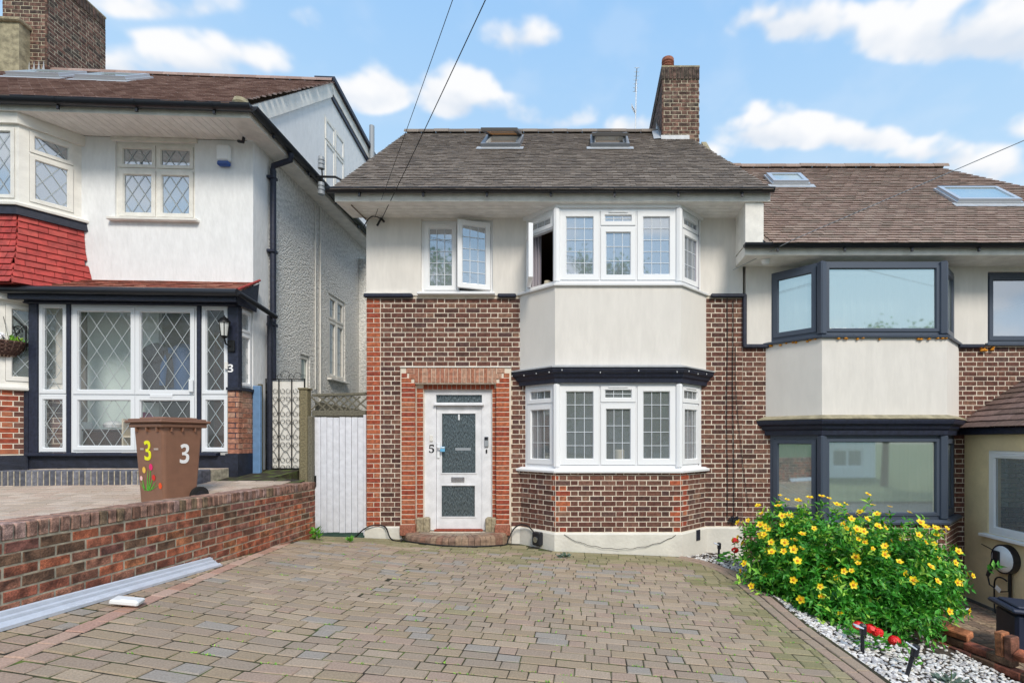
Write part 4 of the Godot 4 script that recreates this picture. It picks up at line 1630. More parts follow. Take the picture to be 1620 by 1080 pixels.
func right_porch(H: Node3D) -> void:
	# tan box in front of the door: its left wall runs towards the street
	var P := node("porch", H)
	var xl := 5.95
	var w := MB.new()
	# wall in its own frame: local x runs away from the house (+z), outside looks to -x
	var fr := Transform3D(Basis(Vector3(0, 0, 1), Vector3.UP, Vector3(-1, 0, 0)), Vector3(xl, 0, 0.02))
	w.xf = fr
	w.plate(0.0, -1.3, 1.75, 1.70, [[0.46, 0.24, 1.45, 1.47]], -0.2, 0.0)
	put("wall", w, M.tan_render, P)
	var w2 := MB.new()
	w2.lohi(xl + 0.2, -1.3, 1.57, 8.6, 1.70, 1.77)
	w2.lohi(8.4, -1.3, 0.02, 8.6, 1.70, 1.57)
	put("front_wall", w2, M.tan_render, P)
	var t := fr * at(0.46, 0.24, -0.02)
	window(P, "window", t, 0.99, 1.23, [[0.045, 0.045, 0.945, 1.185, 0.06, null, {"vent": 1}]], "upvc", "pane_low", "upvc")
	var sl := MB.new()
	sl.xf = fr
	sl.cbox(Vector3(0.955, 0.215, 0.03), Vector3(1.12, 0.045, 0.13), 0.008)
	put("window_sill", sl, M.upvc, P)
	var fs := MB.new()
	fs.xf = fr
	fs.cbox(Vector3(0.9, 1.755, 0.06), Vector3(1.9, 0.10, 0.10), 0.01)
	put("fascia", fs, M.navy_paint, P)
	var e0 := Vector3(xl - 0.16, 1.82, 0.02)
	var up := Vector3(1.0, 0.68, 0.0).normalized()
	# left slope of a hipped roof: its eave runs out from the wall
	var dk := MB.new()
	dk.face([e0, e0 + Vector3(0, 0, 2.0), e0 + Vector3(1.0, 0.68, 1.0), e0 + Vector3(1.45, 0.986, 0)], Vector3(-1, 1, 0))
	dk.face([e0 + Vector3(0, 0, 2.0), e0 + Vector3(2.9, 0, 2.0), e0 + Vector3(1.45, 0.986, 0.55)], Vector3(0, 1, 1))
	dk.face([e0 + Vector3(2.9, 0, 2.0), e0 + Vector3(2.9, 0, 0.0), e0 + Vector3(1.45, 0.986, 0.0), e0 + Vector3(1.45, 0.986, 0.55)], Vector3(1, 1, 0))
	var rf := put("roof", dk, PAL.brown_tile.mats[3], P)
	var its := tiles(e0 + Vector3(-0.03, -0.02, 0.0), Vector3(0, 0, 1), up, 1.7, func(_y): return 0.0, func(y): return 2.0 - y * 0.8, 4, 0.25, 0.16, 0.012)
	for it in its:
		var b: Basis = it[0].basis
		it[0] = Transform3D(Basis(-b.x, b.y, -b.z), it[0].origin) if b.z.y < 0.0 else it[0]
	lay(rf, "tile", its, "brown_tile", 0, "roof_tiles")
	var sk := MB.new()
	sk.xf = fr
	sk.lohi(0.0, -1.3, 0.002, 1.75, -0.84, 0.02)
	put("skirting", sk, M.pavement, P)


# ---------------------------------------------------------------- the left-hand house
func left_house() -> void:
	var H := node("white_house", null, Transform3D(Basis(Vector3.UP, deg_to_rad(3.0)), Vector3(-5.2, 0, 0.15)))
	tag(H, "left house of white render with red hung tiles and a glazed porch numbered 3", "house", "houses in the street")
	# local frame: x = 0 is the right-hand corner, the front lies on z = 0
	var F := 1.42
	var S := 6.26
	var wall := MB.new()
	wall.plate(-7.5, 0.7, 0.0, S, [[-2.05, 5.02, -0.87, 6.20], [-6.2, 1.9, -2.6, 6.2], [-2.6, F, -0.35, 3.75]], -0.25, 0.0)
	put("front_wall", wall, M.white_render, H)
	# right side: smooth strip, then pebble-dash to the back, gable above
	var sideT := Transform3D(Basis(Vector3.UP, PI / 2), Vector3(0, 0, 0))
	var sw := MB.new()
	sw.xf = sideT
	sw.plate(0.253, 0.7, 0.42, S + 0.1, [], -0.25, -0.001)
	put("side_return", sw, M.white_render, H)
	var pd := MB.new()
	pd.xf = sideT
	pd.plate(0.42, 0.7, 8.0, S + 0.1, [[2.55, 2.9, 3.35, 4.65], [1.42, 1.3, 1.78, 3.2]], -0.25, 0.0)
	put("side_wall", pd, M.pebbledash, H)
	var gb := MB.new()
	gb.xf = sideT
	gb.prism(PackedVector2Array([Vector2(-0.2, S + 0.1), Vector2(8.0, S + 0.1), Vector2(8.0, 8.3), Vector2(5.2, 8.55), Vector2(2.62, 9.0)]), -0.2, 0.003)
	put("gable_wall", gb, M.white_render, H)
	var sh := MB.new()
	sh.lohi(-7.5, 0.7, -8.0, -0.26, S, -7.75)
	sh.lohi(-7.5, 0.7, -7.75, -7.25, S, -0.26)
	sh.lohi(-7.24, 3.75, -7.74, -0.26, 3.95, -0.26)
	sh.lohi(-7.24, S - 0.1, -7.74, -0.26, S, -0.26)
	put("shell", sh, M.room_wall, H)
	var rw := MB.new()
	rw.lohi(-7.2, 3.95, -3.6, -0.27, S - 0.1, -3.5)
	rw.lohi(-2.75, 3.96, -3.5, -2.65, S - 0.11, -0.27)
	rw.lohi(-2.8, 0.7, -3.5, -2.72, 3.74, -0.27)
	rw.lohi(-7.2, 0.7, -3.6, -2.8, 3.74, -3.5)
	put("room_walls", rw, M.room_wall, H)
	# first-floor window: two top lights over two casements, diamond leads
	window(H, "casement_window", at(-2.05, 5.02, -0.03), 1.18, 1.18, [
		[0.04, 0.04, 0.58, 0.75, 0.06, 0.19], [0.60, 0.04, 1.14, 0.75, 0.06, 0.19],
		[0.04, 0.79, 0.58, 1.14, 0.05, 0.19], [0.60, 0.79, 1.14, 1.14, 0.05, 0.19]], "cream_paint", "pane_high", "lead_strip")
	var ws := MB.new()
	ws.cbox(Vector3(-1.46, 4.995, 0.03), Vector3(1.32, 0.045, 0.1), 0.008)
	put("window_sill", ws, M.cream_paint, H)
	var hd := MB.new()
	hd.lohi(-2.09, 6.2, 0.0, -0.83, 6.255, 0.03)
	put("window_head", hd, M.cream_paint, H)
	# side windows
	window(H, "side_window", sideT * at(2.55, 2.9, -0.03), 0.8, 1.75, [[0.04, 0.04, 0.39, 1.2, 0.05, Vector2i(2, 4)], [0.41, 0.04, 0.76, 1.2, 0.05, Vector2i(2, 4)], [0.04, 1.23, 0.39, 1.71, 0.05, Vector2i(2, 2)], [0.41, 1.23, 0.76, 1.71, 0.05, Vector2i(2, 2)]], "cream_paint", "pane_low", "lead_strip")
	var s2 := MB.new()
	s2.xf = sideT
	s2.cbox(Vector3(2.95, 2.875, 0.03), Vector3(0.9, 0.045, 0.1), 0.008)
	put("window_sill", s2, M.cream_paint, H)
	window(H, "side_window", sideT * at(1.42, 1.3, -0.03), 0.36, 1.9, [[0.03, 0.03, 0.33, 1.87, 0.04, Vector2i(2, 6)]], "cream_paint", "pane_milky", "lead_strip")
	window(H, "gable_window", sideT * at(2.35, 6.75, 0.004), 0.95, 1.45, [[0.04, 0.04, 0.465, 0.95, 0.05, Vector2i(2, 3)], [0.485, 0.04, 0.91, 0.95, 0.05, Vector2i(2, 3)], [0.04, 0.98, 0.465, 1.41, 0.05, Vector2i(2, 1)], [0.485, 0.98, 0.91, 1.41, 0.05, Vector2i(2, 1)]], "cream_paint", "pane_milky", "lead_strip")
	# eaves: soffit boards run across the overhang
	var so := MB.new()
	for k in 62:
		var x := -6.5 + k * 0.11
		var bb := MB.new()
		bb.cbox(Vector3(x, S + 0.006, 0.29), Vector3(0.104, 0.012, 0.56), 0.003)
		put("soffit_board", bb, M.soffit_paint, H)
	so.xf = sideT
	so.lohi(-0.55, S, 0.0, 8.2, S + 0.014, 0.28)
	put("side_soffit", so, M.soffit_paint, H)
	var fa := MB.new()
	fa.lohi(-7.0, S - 0.01, 0.57, 0.30, S + 0.14, 0.595)
	put("fascia", fa, M.cream_paint, H)
	var fb := MB.new()
	fb.xf = sideT
	fb.lohi(-0.57, S - 0.01, 0.28, 8.2, S + 0.14, 0.305)
	put("side_fascia", fb, M.cream_paint, H)
	gutter(H, Vector3(-7.0, S + 0.12, 0.66), Vector3(0.38, S + 0.12, 0.66), 0.075, 1.0)
	gutter(H, Vector3(0.37, S + 0.12, 0.66), Vector3(0.37, S + 0.08, -8.0), 0.075, 1.0)
	# gable trim: barge board in front, fascia and gutter at the back
	var bg := MB.new()
	bg.xf = sideT
	bg.prism(PackedVector2Array([Vector2(-0.55, S + 0.12), Vector2(-0.35, S + 0.0), Vector2(2.62, 8.72), Vector2(2.62, 9.02)]), 0.004, 0.05)
	put("barge_board", bg, M.cream_paint, H)
	var bk := MB.new()
	bk.xf = sideT
	bk.prism(PackedVector2Array([Vector2(2.64, 9.02), Vector2(2.64, 8.80), Vector2(8.0, 8.10), Vector2(8.0, 8.32)]), 0.004, 0.05)
	put("rear_barge_board", bk, M.cream_paint, H)
	var bk2 := MB.new()
	bk2.xf = sideT
	bk2.prism(PackedVector2Array([Vector2(2.58, 9.12), Vector2(2.58, 9.03), Vector2(8.1, 8.33), Vector2(8.1, 8.42)]), -0.3, 0.11)
	put("dormer_edge", bk2, M.navy_paint, H)
	var bl := MB.new()
	bl.xf = sideT
	bl.prism(PackedVector2Array([Vector2(2.66, 8.78), Vector2(2.66, 8.70), Vector2(8.0, 7.98), Vector2(8.0, 8.08)]), 0.004, 0.04)
	put("trim_strip", bl, M.navy_paint, H)
	# roof
	var e0 := Vector3(-7.6, S + 0.12, 0.70)
	var e1 := Vector3(0.06, S + 0.12, 0.70)
	var r0 := Vector3(-7.6, 9.02, -2.62)
	var r1 := Vector3(0.06, 9.02, -2.62)
	var dk := MB.new()
	dk.quad(e0, e1, r1, r0)
	dk.quad(Vector3(0.06, 8.3, -8.1), Vector3(-7.6, 8.3, -8.1), r0, r1)
	var rf := put("roof", dk, PAL.maroon_tile.mats[3], H)
	var vdir := (r0 - e0).normalized()
	var vh := (r0 - e0).length()
	var q1 := [2.5, 2.75, 3.4, 3.45]
	var q2 := [3.75, 2.65, 4.6, 3.35]
	lay(rf, "tile", tiles(e0 + vdir * -0.03, Vector3.RIGHT, vdir, vh, func(_y): return 0.0, func(_y): return 7.70, 5, 0.165, 0.1, 0.014, [q1, q2]), "maroon_tile", 0, "roof_tiles")
	for k in 25:
		put("ridge_tile", ridge(0.30), PAL.maroon_tile.mats[k % 3], rf, at(-7.5 + k * 0.303, 8.99, -2.62))
	for q in [q1, q2]:
		roof_window(H, e0 + Vector3(q[0], 0, 0) + vdir * q[1], vdir, q[2] - q[0], q[3] - q[1], 0.0, true)
	var fin := MB.new()
	fin.lathe(Vector3(0.20, S + 0.17, 0.62), [Vector2(0.0, -0.09), Vector2(0.09, -0.05), Vector2(0.11, 0.0), Vector2(0.09, 0.06), Vector2(0.0, 0.09)], 12)
	put("eaves_filler", fin, M.old_render, H)
	chimney(H, Vector3(-6.24, 0, -2.45), 0.84, 1.3, 8.6, 11.05, "stack_brick", false, true)
	var bs := MB.new()
	bs.lohi(-8.0, 8.4, -3.2, -5.72, 9.72, -2.25)
	put("stack_shoulder", bs, M.old_render, H)
	var bs2 := MB.new()
	bs2.cbox(Vector3(-6.88, 9.75, -2.72), Vector3(2.4, 0.08, 1.05), 0.02)
	put("shoulder_cap", bs2, M.stone, H)
	var cf := MB.new()
	for k in 8:
		var z := -2.42 - k * 0.05
		var x := -6.1 + k * 0.09
		cf.face([Vector3(x, 8.75, -2.40), Vector3(x + 0.09, 8.75, -2.40), Vector3(x + 0.03, 9.05 + 0.01 * k, -2.43)], Vector3(0, 0.3, 1))
		z += 0.0
	put("chimney_flashing", cf, M.lead_flashing, H)
	left_bay(H)
	left_porch(H)
	# rainwater pipe on the corner
	var dp := MB.new()
	dp.tube([Vector3(0.36, S + 0.06, -0.40), Vector3(0.36, S - 0.06, -0.40), Vector3(0.08, S - 0.16, -0.41), Vector3(0.075, S - 0.24, -0.41), Vector3(0.075, 3.62, -0.41), Vector3(0.075, 1.05, -0.41)], 0.045, 10)
	for y in [5.9, 4.7, 3.5, 2.4]:
		dp.cbox(Vector3(0.06, y, -0.41), Vector3(0.12, 0.05, 0.13), 0.008)
	put("downpipe", dp, M.navy_paint, H)
	var dq := MB.new()
	dq.tube([Vector3(0.10, 3.62, -0.27), Vector3(0.085, 3.5, -0.3), Vector3(0.085, 1.05, -0.3)], 0.04, 10)
	put("downpipe", dq, M.blue_plastic if false else M.navy_flat, H)
	# soil pipe, chimney breast and trunking further back
	var sp := MB.new()
	sp.tube([Vector3(0.12, 7.5, -4.6), Vector3(0.12, 9.35, -4.6)], 0.06, 10)
	sp.tube([Vector3(0.12, 8.2, -4.6), Vector3(0.12, 7.6, -4.75)], 0.06, 10)
	put("soil_pipe", sp, M.grey_plastic, H)
	var br := MB.new()
	br.xf = sideT
	br.prism(PackedVector2Array([Vector2(4.1, 0.7), Vector2(5.2, 0.7), Vector2(5.2, 5.9), Vector2(4.1, 5.9)]), 0.004, 0.28)
	put("side_stack", br, M.pebbledash, H)
	var tr := MB.new()
	tr.tube([Vector3(0.02, S - 0.05, -1.95), Vector3(0.02, 2.6, -1.95)], 0.012, 6)
	tr.tube([Vector3(0.02, S - 0.05, -2.15), Vector3(0.02, 1.6, -2.15)], 0.016, 6)
	put("cable_trunking", tr, M.cream_paint, H)
	for k in 2:
		var il := MB.new()
		var pz := Vector3(0.50, S + (0.30 if k == 0 else -0.16), -1.15)
		il.lathe(pz, [Vector2(0.0, -0.11), Vector2(0.055, -0.10), Vector2(0.055, -0.04), Vector2(0.04, -0.03), Vector2(0.055, -0.02), Vector2(0.055, 0.03), Vector2(0.04, 0.04), Vector2(0.055, 0.05), Vector2(0.05, 0.11), Vector2(0.0, 0.12)], 12)
		put("insulator", il, M.grey_plastic, H)
	var ib := MB.new()
	ib.tube([Vector3(0.50, S + 0.30, -1.15), Vector3(0.52, S + 0.06, -1.15), Vector3(0.50, S - 0.16, -1.15)], 0.012, 6)
	ib.tube([Vector3(0.3, S + 0.06, -1.15), Vector3(0.75, S + 0.06, -1.15), Vector3(0.95, S + 0.0, -1.3), Vector3(1.6, S - 0.75, -1.6)], 0.02, 6)
	put("insulator_bracket", ib, M.iron, H)
	# dark brick base
	var ba := MB.new()
	ba.lohi(-7.0, 0.7, 0.0, -0.0, 1.12, 0.035)
	put("plinth", ba, M.navy_flat, H)


func left_bay(H: Node3D) -> void:
	# splayed two-storey bay cut off by the left edge of the photograph
	var bay := [Vector2(-5.9, 0.0), Vector2(-5.35, 0.55), Vector2(-2.90, 0.55), Vector2(-2.50, 0.0)]
	var up := MB.new()
	up.loft(bay, [Vector2(-0.1, 6.10), Vector2(0.01, 6.10), Vector2(0.015, 6.255), Vector2(-0.1, 6.255)])
	put("bay_head", up, M.cream_paint, H)
	var sl := MB.new()
	sl.loft(bay, [Vector2(-0.1, 4.93), Vector2(0.06, 4.93), Vector2(0.065, 4.96), Vector2(0.0, 5.0), Vector2(-0.1, 5.0)])
	put("bay_sill", sl, M.cream_paint, H)
	var nv := MB.new()
	nv.loft(bay, [Vector2(-0.1, 4.80), Vector2(0.05, 4.80), Vector2(0.03, 4.93), Vector2(-0.1, 4.93)])
	put("bay_band", nv, M.navy_flat, H)
	var wl := MB.offs(bay, -0.03)
	for s in [1, 2]:
		var a: Vector2 = wl[s]
		var b: Vector2 = wl[s + 1]
		var l := a.distance_to(b)
		var t := facet(a, b)
		t.origin.y = 5.0
		if s == 1:
			window(H, "bay_window", t, l, 1.10, [[0.05, 0.05, 0.68, 1.05, 0.06, 0.19], [0.72, 0.05, 1.42, 1.05, 0.06, 0.19], [1.46, 0.05, l - 0.05, 1.05, 0.05, 0.19]], "cream_paint", "pane_high", "lead_strip")
		else:
			window(H, "bay_window", t, l, 1.10, [[0.10, 0.05, l - 0.09, 0.73, 0.055, 0.19], [0.10, 0.76, l - 0.09, 1.06, 0.05, 0.19]], "cream_paint", "pane_high", "lead_strip")
	# red tiles hung on the spandrel, kicking out at the foot
	var rows := 11
	var tl := []
	var bk := MB.new()
	bk.loft(bay, [Vector2(-0.1, 3.80), Vector2(0.15, 3.80), Vector2(0.06, 3.98), Vector2(0.0, 4.2), Vector2(-0.005, 4.81)])
	put("tile_backing", bk, PAL.red_tile.mats[3], H)
	for r in rows:
		var y := 3.80 + r * 0.092
		var o := 0.17 * pow(1.0 - float(r) / rows, 2.2)
		var line := MB.offs(bay, o)
		for s in [1, 2]:
			var a: Vector2 = line[s]
			var b: Vector2 = line[s + 1]
			var l := a.distance_to(b)
			var f := facet(a, b)
			var lean := atan2(0.17 * (pow(1.0 - float(r) / rows, 2.2) - pow(1.0 - float(r + 1) / rows, 2.2)), 0.092)
			var x := -0.10 if r % 2 else 0.0
			while x < l:
				var x0 := maxf(0.0, x)
				var x1 := minf(l, x + 0.2)
				if x1 - x0 > 0.04:
					var tr := f * Transform3D(Basis(Vector3.RIGHT, -lean), Vector3((x0 + x1) * 0.5, y, 0.004))
					tl.append([tr, tile_mesh(roundf((x1 - x0 - 0.004) * 200) / 200, 0.11, 0.013, rng.randi() % 4), rng.randi() % 4])
				x += 0.2
	lay(H, "hung_tile", tl, "red_tile", 260)
	# below: flashing, lower bay window, brick
	bay = [Vector2(-5.9, 0.0), Vector2(-5.35, 0.55), Vector2(-3.2, 0.55), Vector2(-2.66, 0.0)]
	wl = MB.offs(bay, -0.03)
	var fl := MB.new()
	fl.loft(bay, [Vector2(-0.1, 3.62), Vector2(0.06, 3.62), Vector2(0.06, 3.78), Vector2(-0.1, 3.80)])
	put("bay_fascia", fl, M.cream_paint, H)
	for s in [1, 2]:
		var a: Vector2 = wl[s]
		var b: Vector2 = wl[s + 1]
		var l := a.distance_to(b)
		var t := facet(a, b)
		t.origin.y = 2.42
		window(H, "bay_window", t, l, 1.20, [[0.06, 0.05, l * 0.5 - 0.02, 1.15, 0.06, 0.19], [l * 0.5 + 0.02, 0.05, l - 0.06, 1.15, 0.05, 0.19]] if s == 1 else [[0.08, 0.05, l - 0.08, 1.15, 0.06, 0.19]], "cream_paint", "pane_low", "lead_strip")
	var s3 := MB.new()
	s3.loft(bay, [Vector2(-0.1, 2.34), Vector2(0.05, 2.34), Vector2(0.055, 2.37), Vector2(0.0, 2.42), Vector2(-0.1, 2.42)])
	put("bay_sill", s3, M.cream_paint, H)
	var lw := MB.new()
	lw.loft(bay, [Vector2(-0.1, 1.2), Vector2(0.0, 1.2), Vector2(0.0, 2.34), Vector2(-0.1, 2.34)])
	put("bay_wall", lw, M.mortar, H)
	var its := []
	var ora := []
	for s in [1, 2]:
		var l2: float = (bay[s] as Vector2).distance_to(bay[s + 1])
		var got := bond(facet(bay[s], bay[s + 1]), 0.004, l2 - 0.004, 1.42, 2.33, [], brown_tone, 0.0767, true, s % 2)
		for it in got:
			var lx: float = (facet(bay[s], bay[s + 1]).affine_inverse() * (it[0] as Transform3D).origin).x
			if (s == 1 and l2 - lx < 0.26) or (s == 2 and lx < 0.22):
				it[2] = rng.randi() % 5
				ora.append(it)
			else:
				its.append(it)
	lay(H, "brick", its, "brown_brick", 120)
	lay(H, "quoin_brick", ora, "orange_brick", 60)
	var pl := MB.new()
	pl.loft(bay, [Vector2(-0.1, 0.7), Vector2(0.03, 0.7), Vector2(0.03, 1.40), Vector2(-0.1, 1.41)])
	put("bay_plinth", pl, M.navy_flat, H)
	var lid := MB.new()
	for y in [1.5, 3.7, 4.85, 6.2]:
		lid.quad(Vector3(bay[0].x, y, -0.24), Vector3(bay[3].x, y, -0.24), Vector3(bay[2].x, y, 0.46), Vector3(bay[1].x, y, 0.46))
	put("bay_floor", lid, M.room_wall, H)


func left_porch(H: Node3D) -> void:
	# glazed lean-to: front at z = 0.36, its right side flush with the house
	var P := node("porch", H)
	var Z := 0.36
	var F := 1.42
	var X0 := -2.95
	# floor, navy base and sill
	var base := MB.new()
	base.lohi(X0, 0.8, 0.0, 0.0, F - 0.03, Z - 0.02)
	put("base", base, M.navy_flat, P)
	var sl := MB.new()
	sl.cbox(Vector3(X0 * 0.5 - 0.15, F - 0.01, Z - 0.01), Vector3(2.66, 0.045, 0.12), 0.008)
	put("sill", sl, M.navy_paint, P)
	# posts of the frame
	for q in [[X0, -2.83], [-2.43, -2.375], [-0.60, -0.545], [-0.155, -0.004]]:
		var pb := MB.new()
		pb.cbox(Vector3((q[0] + q[1]) * 0.5, (F + 3.60) * 0.5, Z - 0.05), Vector3(q[1] - q[0], 3.60 - F, 0.1), 0.006)
		put("post", pb, M.navy_paint, P)
	var lp := MB.new()
	lp.lohi(X0 - 0.16, F - 0.3, Z - 0.10, X0 - 0.002, 2.33, Z - 0.0)
	put("post", lp, M.navy_flat, P)
	var hb := MB.new()
	hb.cbox(Vector3(X0 * 0.5 - 0.03, 3.66, Z - 0.03), Vector3(2.98, 0.12, 0.14), 0.008)
	put("head_beam", hb, M.navy_paint, P)
	# side lights and the sliding door
	window(P, "side_light", at(-2.83, F + 0.02, Z - 0.03), 0.40, 2.18, [[0.01, 0.01, 0.39, 0.83, 0.05, 0.20], [0.01, 0.86, 0.39, 2.17, 0.05, 0.20]], "aluminium", "pane_porch", "lead_strip", 0.05)
	window(P, "sliding_door", at(-2.372, F + 0.02, Z - 0.02), 1.768, 2.18, [[0.03, 0.03, 0.90, 0.83, 0.06, 0.235], [0.03, 0.85, 0.90, 2.13, 0.06, 0.235], [0.90, 0.03, 1.74, 0.83, 0.06, 0.235], [0.90, 0.85, 1.74, 2.13, 0.06, 0.235]], "aluminium", "pane_porch", "lead_strip", 0.05)
	window(P, "side_light", at(-0.545, F + 0.02, Z - 0.03), 0.39, 2.18, [[0.01, 0.01, 0.38, 0.83, 0.05, 0.20], [0.01, 0.86, 0.38, 2.17, 0.05, 0.20]], "aluminium", "pane_porch", "lead_strip", 0.05)
	var hn := MB.new()
	hn.cbox(Vector3(-0.66, 2.42, Z + 0.02), Vector3(0.06, 0.19, 0.03), 0.008)
	put("door_pull", hn, M.aluminium, P)
	var lt := MB.new()
	lt.cbox(Vector3(-1.10, 2.27, Z - 0.005), Vector3(0.32, 0.05, 0.014), 0.004)
	put("letterbox", lt, M.aluminium, P)
	# right side: brick below, white window above
	var sideT := Transform3D(Basis(Vector3.UP, PI / 2), Vector3(0, 0, Z))
	window(P, "side_window", sideT * at(0.02, 2.42, -0.02), 0.33, 1.18, [[0.02, 0.02, 0.31, 0.80, 0.04, 0.15], [0.02, 0.83, 0.31, 1.16, 0.04, 0.15]], "upvc", "pane_porch", "lead_strip", 0.05)
	var scap := MB.new()
	scap.lohi(-0.16, 2.36, 0.0, 0.04, 2.40, Z + 0.03)
	put("pier_cap", scap, M.navy_flat, P)
	var pw := MB.new()
	pw.lohi(-0.155, F, 0.0, -0.006, 2.36, Z - 0.002)
	put("pier", pw, M.grey_mortar, P)
	var bl := MB.new()
	bl.lohi(-0.17, 0.7, 0.0, 0.012, F, Z + 0.03)
	put("pier_base", bl, M.navy_flat, P)
	var its := bond(at(-0.15, 0, Z), 0.0, 0.15, F, 2.35, [], func(_a, _b, _c): return rng.randi() % 4, 0.0767, false)
	its += bond(sideT, 0.0, Z, F, 2.35, [], func(_a, _b, _c): return rng.randi() % 4, 0.0767, false)
	lay(P, "brick", its, "lintel_brick", 100)
	# roof: tiles, navy gutter board, verge
	var e0 := Vector3(X0 - 0.12, 3.77, Z + 0.18)
	var up := Vector3(0, 0.30, -0.54)
	var dk := MB.new()
	dk.quad(e0, e0 + Vector3(3.16, 0, 0), e0 + Vector3(3.16, 0, 0) + up, e0 + up + Vector3(0.42, 0, 0))
	var rf := put("roof", dk, PAL.porch_tile.mats[3], P)
	var its2 := tiles(e0 + up.normalized() * -0.02, Vector3.RIGHT, up.normalized(), up.length(), func(y): return y * 0.65, func(_y): return 3.17, 5, 0.165, 0.1, 0.013)
	lay(rf, "tile", its2, "porch_tile", 0, "roof_tiles")
	var vg := MB.new()
	vg.tube([e0 + Vector3(3.17, 0.03, 0), e0 + up + Vector3(3.17, 0.03, 0)], 0.018, 8)
	put("verge", vg, PAL.red_tile.mats[3], P)
	var vs := MB.new()
	vs.face([e0 + Vector3(3.165, -0.02, 0), e0 + up + Vector3(3.165, -0.02, 0), Vector3(0.05, 3.6, 0.0), Vector3(0.05, 3.6, Z + 0.1)], Vector3(1, 0, 0))
	put("verge_board", vs, M.navy_paint, P)
	var gu := MB.new()
	gu.tube([e0 + Vector3(-0.02, -0.03, 0.05), e0 + Vector3(3.20, -0.03, 0.05)], 0.055, 10)
	gu.tube([e0 + Vector3(3.20, -0.03, 0.05), e0 + Vector3(3.22, -0.08, -0.3), e0 + Vector3(3.24, -0.16, -0.85)], 0.04, 10)
	put("gutter", gu, M.black_plastic, P)
	var fs := MB.new()
	fs.cbox(e0 + Vector3(1.58, -0.10, -0.02), Vector3(3.12, 0.1, 0.05), 0.006)
	put("fascia", fs, M.navy_paint, P)
	# inside: pale walls, brown inner door
	var iw := MB.new()
	iw.lohi(-2.71, F, -3.4, -0.27, 3.72, -3.3)
	put("inner_wall", iw, M.net_curtain, P)
	var dr := MB.new()
	dr.cbox(Vector3(-0.75, 2.45, -0.9), Vector3(0.85, 2.05, 0.05), 0.01)
	put("inner_door", dr, M.brown_door, P)
	var wp := MB.new()
	wp.lohi(-2.70, F, -0.35, -1.62, 3.72, -0.28)
	put("inner_panel", wp, M.net_curtain, P)
	lettering("house_number", "3", 0.115, Vector3(-0.11, 2.68, Z + 0.004), M.white_print, P)
	var bp := MB.new()
	bp.cbox(Vector3(-0.165, 2.72, Z + 0.01), Vector3(0.04, 0.11, 0.03), 0.006)
	put("bell_push", bp, M.cream_paint, P)


# ---------------------------------------------------------------- ground
func table(pts: Array, z: float) -> float:
	if z <= pts[0].x:
		return pts[0].y
	for i in range(1, pts.size()):
		if z <= pts[i].x:
			return lerpf(pts[i - 1].y, pts[i].y, (z - pts[i - 1].x) / (pts[i].x - pts[i - 1].x))
	return pts[-1].y


func edge_x(z: float) -> float:
	return table([Vector2(0.3, 0.95), Vector2(0.5, 1.4), Vector2(0.8, 1.72), Vector2(1.2, 1.93), Vector2(1.8, 2.03), Vector2(2.4, 2.05), Vector2(3.2, 2.07), Vector2(3.9, 2.14), Vector2(4.5, 2.2), Vector2(5.5, 2.26), Vector2(7.2, 2.34)], z)


func border_x(z: float) -> float:
	return -3.05 - 0.209 * (5.4 - z)


func wall_x(z: float) -> float:
	return -3.57 + 0.0847 * (z - 4.95)


func fore_y(_x: float, z: float) -> float:
	return 1.03 - 0.1 * (z - 1.1)


func bed_y(x: float, z: float) -> float:
	return drive_y(x, z) - 0.22 * maxf(0.0, x - 2.1) - 0.02


func path_y(_x: float, z: float) -> float:
	return -0.86 - 0.01 * z


# a paving block laid in the surface f
func block(x: float, z: float, l: float, w: float, f: Callable, yaw := 0.0, lift := 0.0, bev := 0.006) -> Array:
	var e := 0.05
	var ux := Vector3(1, (f.call(x + e, z) - f.call(x - e, z)) / (2 * e), 0).normalized()
	var uz := Vector3(0, (f.call(x, z + e) - f.call(x, z - e)) / (-2 * e), -1).normalized()
	var up := ux.cross(uz).normalized()
	var b := Basis(ux, up.cross(ux), up) * Basis(Vector3(0, 0, 1), yaw)
	b = b * Basis.from_euler(Vector3(rng.randf_range(-0.006, 0.006), rng.randf_range(-0.006, 0.006), rng.randf_range(-0.008, 0.008)))
	var m := brick(roundf(l * 200) / 200, roundf(w * 200) / 200, 0.045, bev, 0.0025, rng.randi() % 4)
	return [Transform3D(b, Vector3(x, f.call(x, z) + lift + rng.randf_range(-0.002, 0.002), z)), m, 0]


func courses(z0: float, z1: float, lo: Callable, hi: Callable, f: Callable, tones: int, skip: Callable, course := 0.125, sizes := [0.245, 0.17, 0.125]) -> Array:
	var out := []
	var rows := int((z1 - z0) / course)
	for r in rows:
		var z := z0 + (r + 0.5) * course
		var x: float = lo.call(z)
		var end: float = hi.call(z)
		while x < end - 0.03:
			var l: float = sizes[pick([3, 2.4, 1.2])]
			if x + l > end:
				l = end - x
			elif end - (x + l) < 0.06:
				l = end - x - 0.075 if end - x - 0.075 > 0.08 else l
			if l > 0.035 and not skip.call(x + l * 0.5, z):
				var it := block(x + l * 0.5, z, l - 0.0065, course - 0.0135, f)
				it[2] = rng.randi() % tones
				out.append(it)
			x += l
	return out


func in_bay(x: float, z: float) -> bool:
	# keep clear of the bay, its plinth and the doorstep
	if z < 0.58 and x > -1.2 and x < 2.0 and z < 0.09 + minf(x + 1.2, 2.0 - x) * 0.9:
		return true
	return pow((x + 2.06) / 0.83, 2) + pow((z - 0.03) / 0.53, 2) < 1.0 or z < 0.05 and x > -3.56


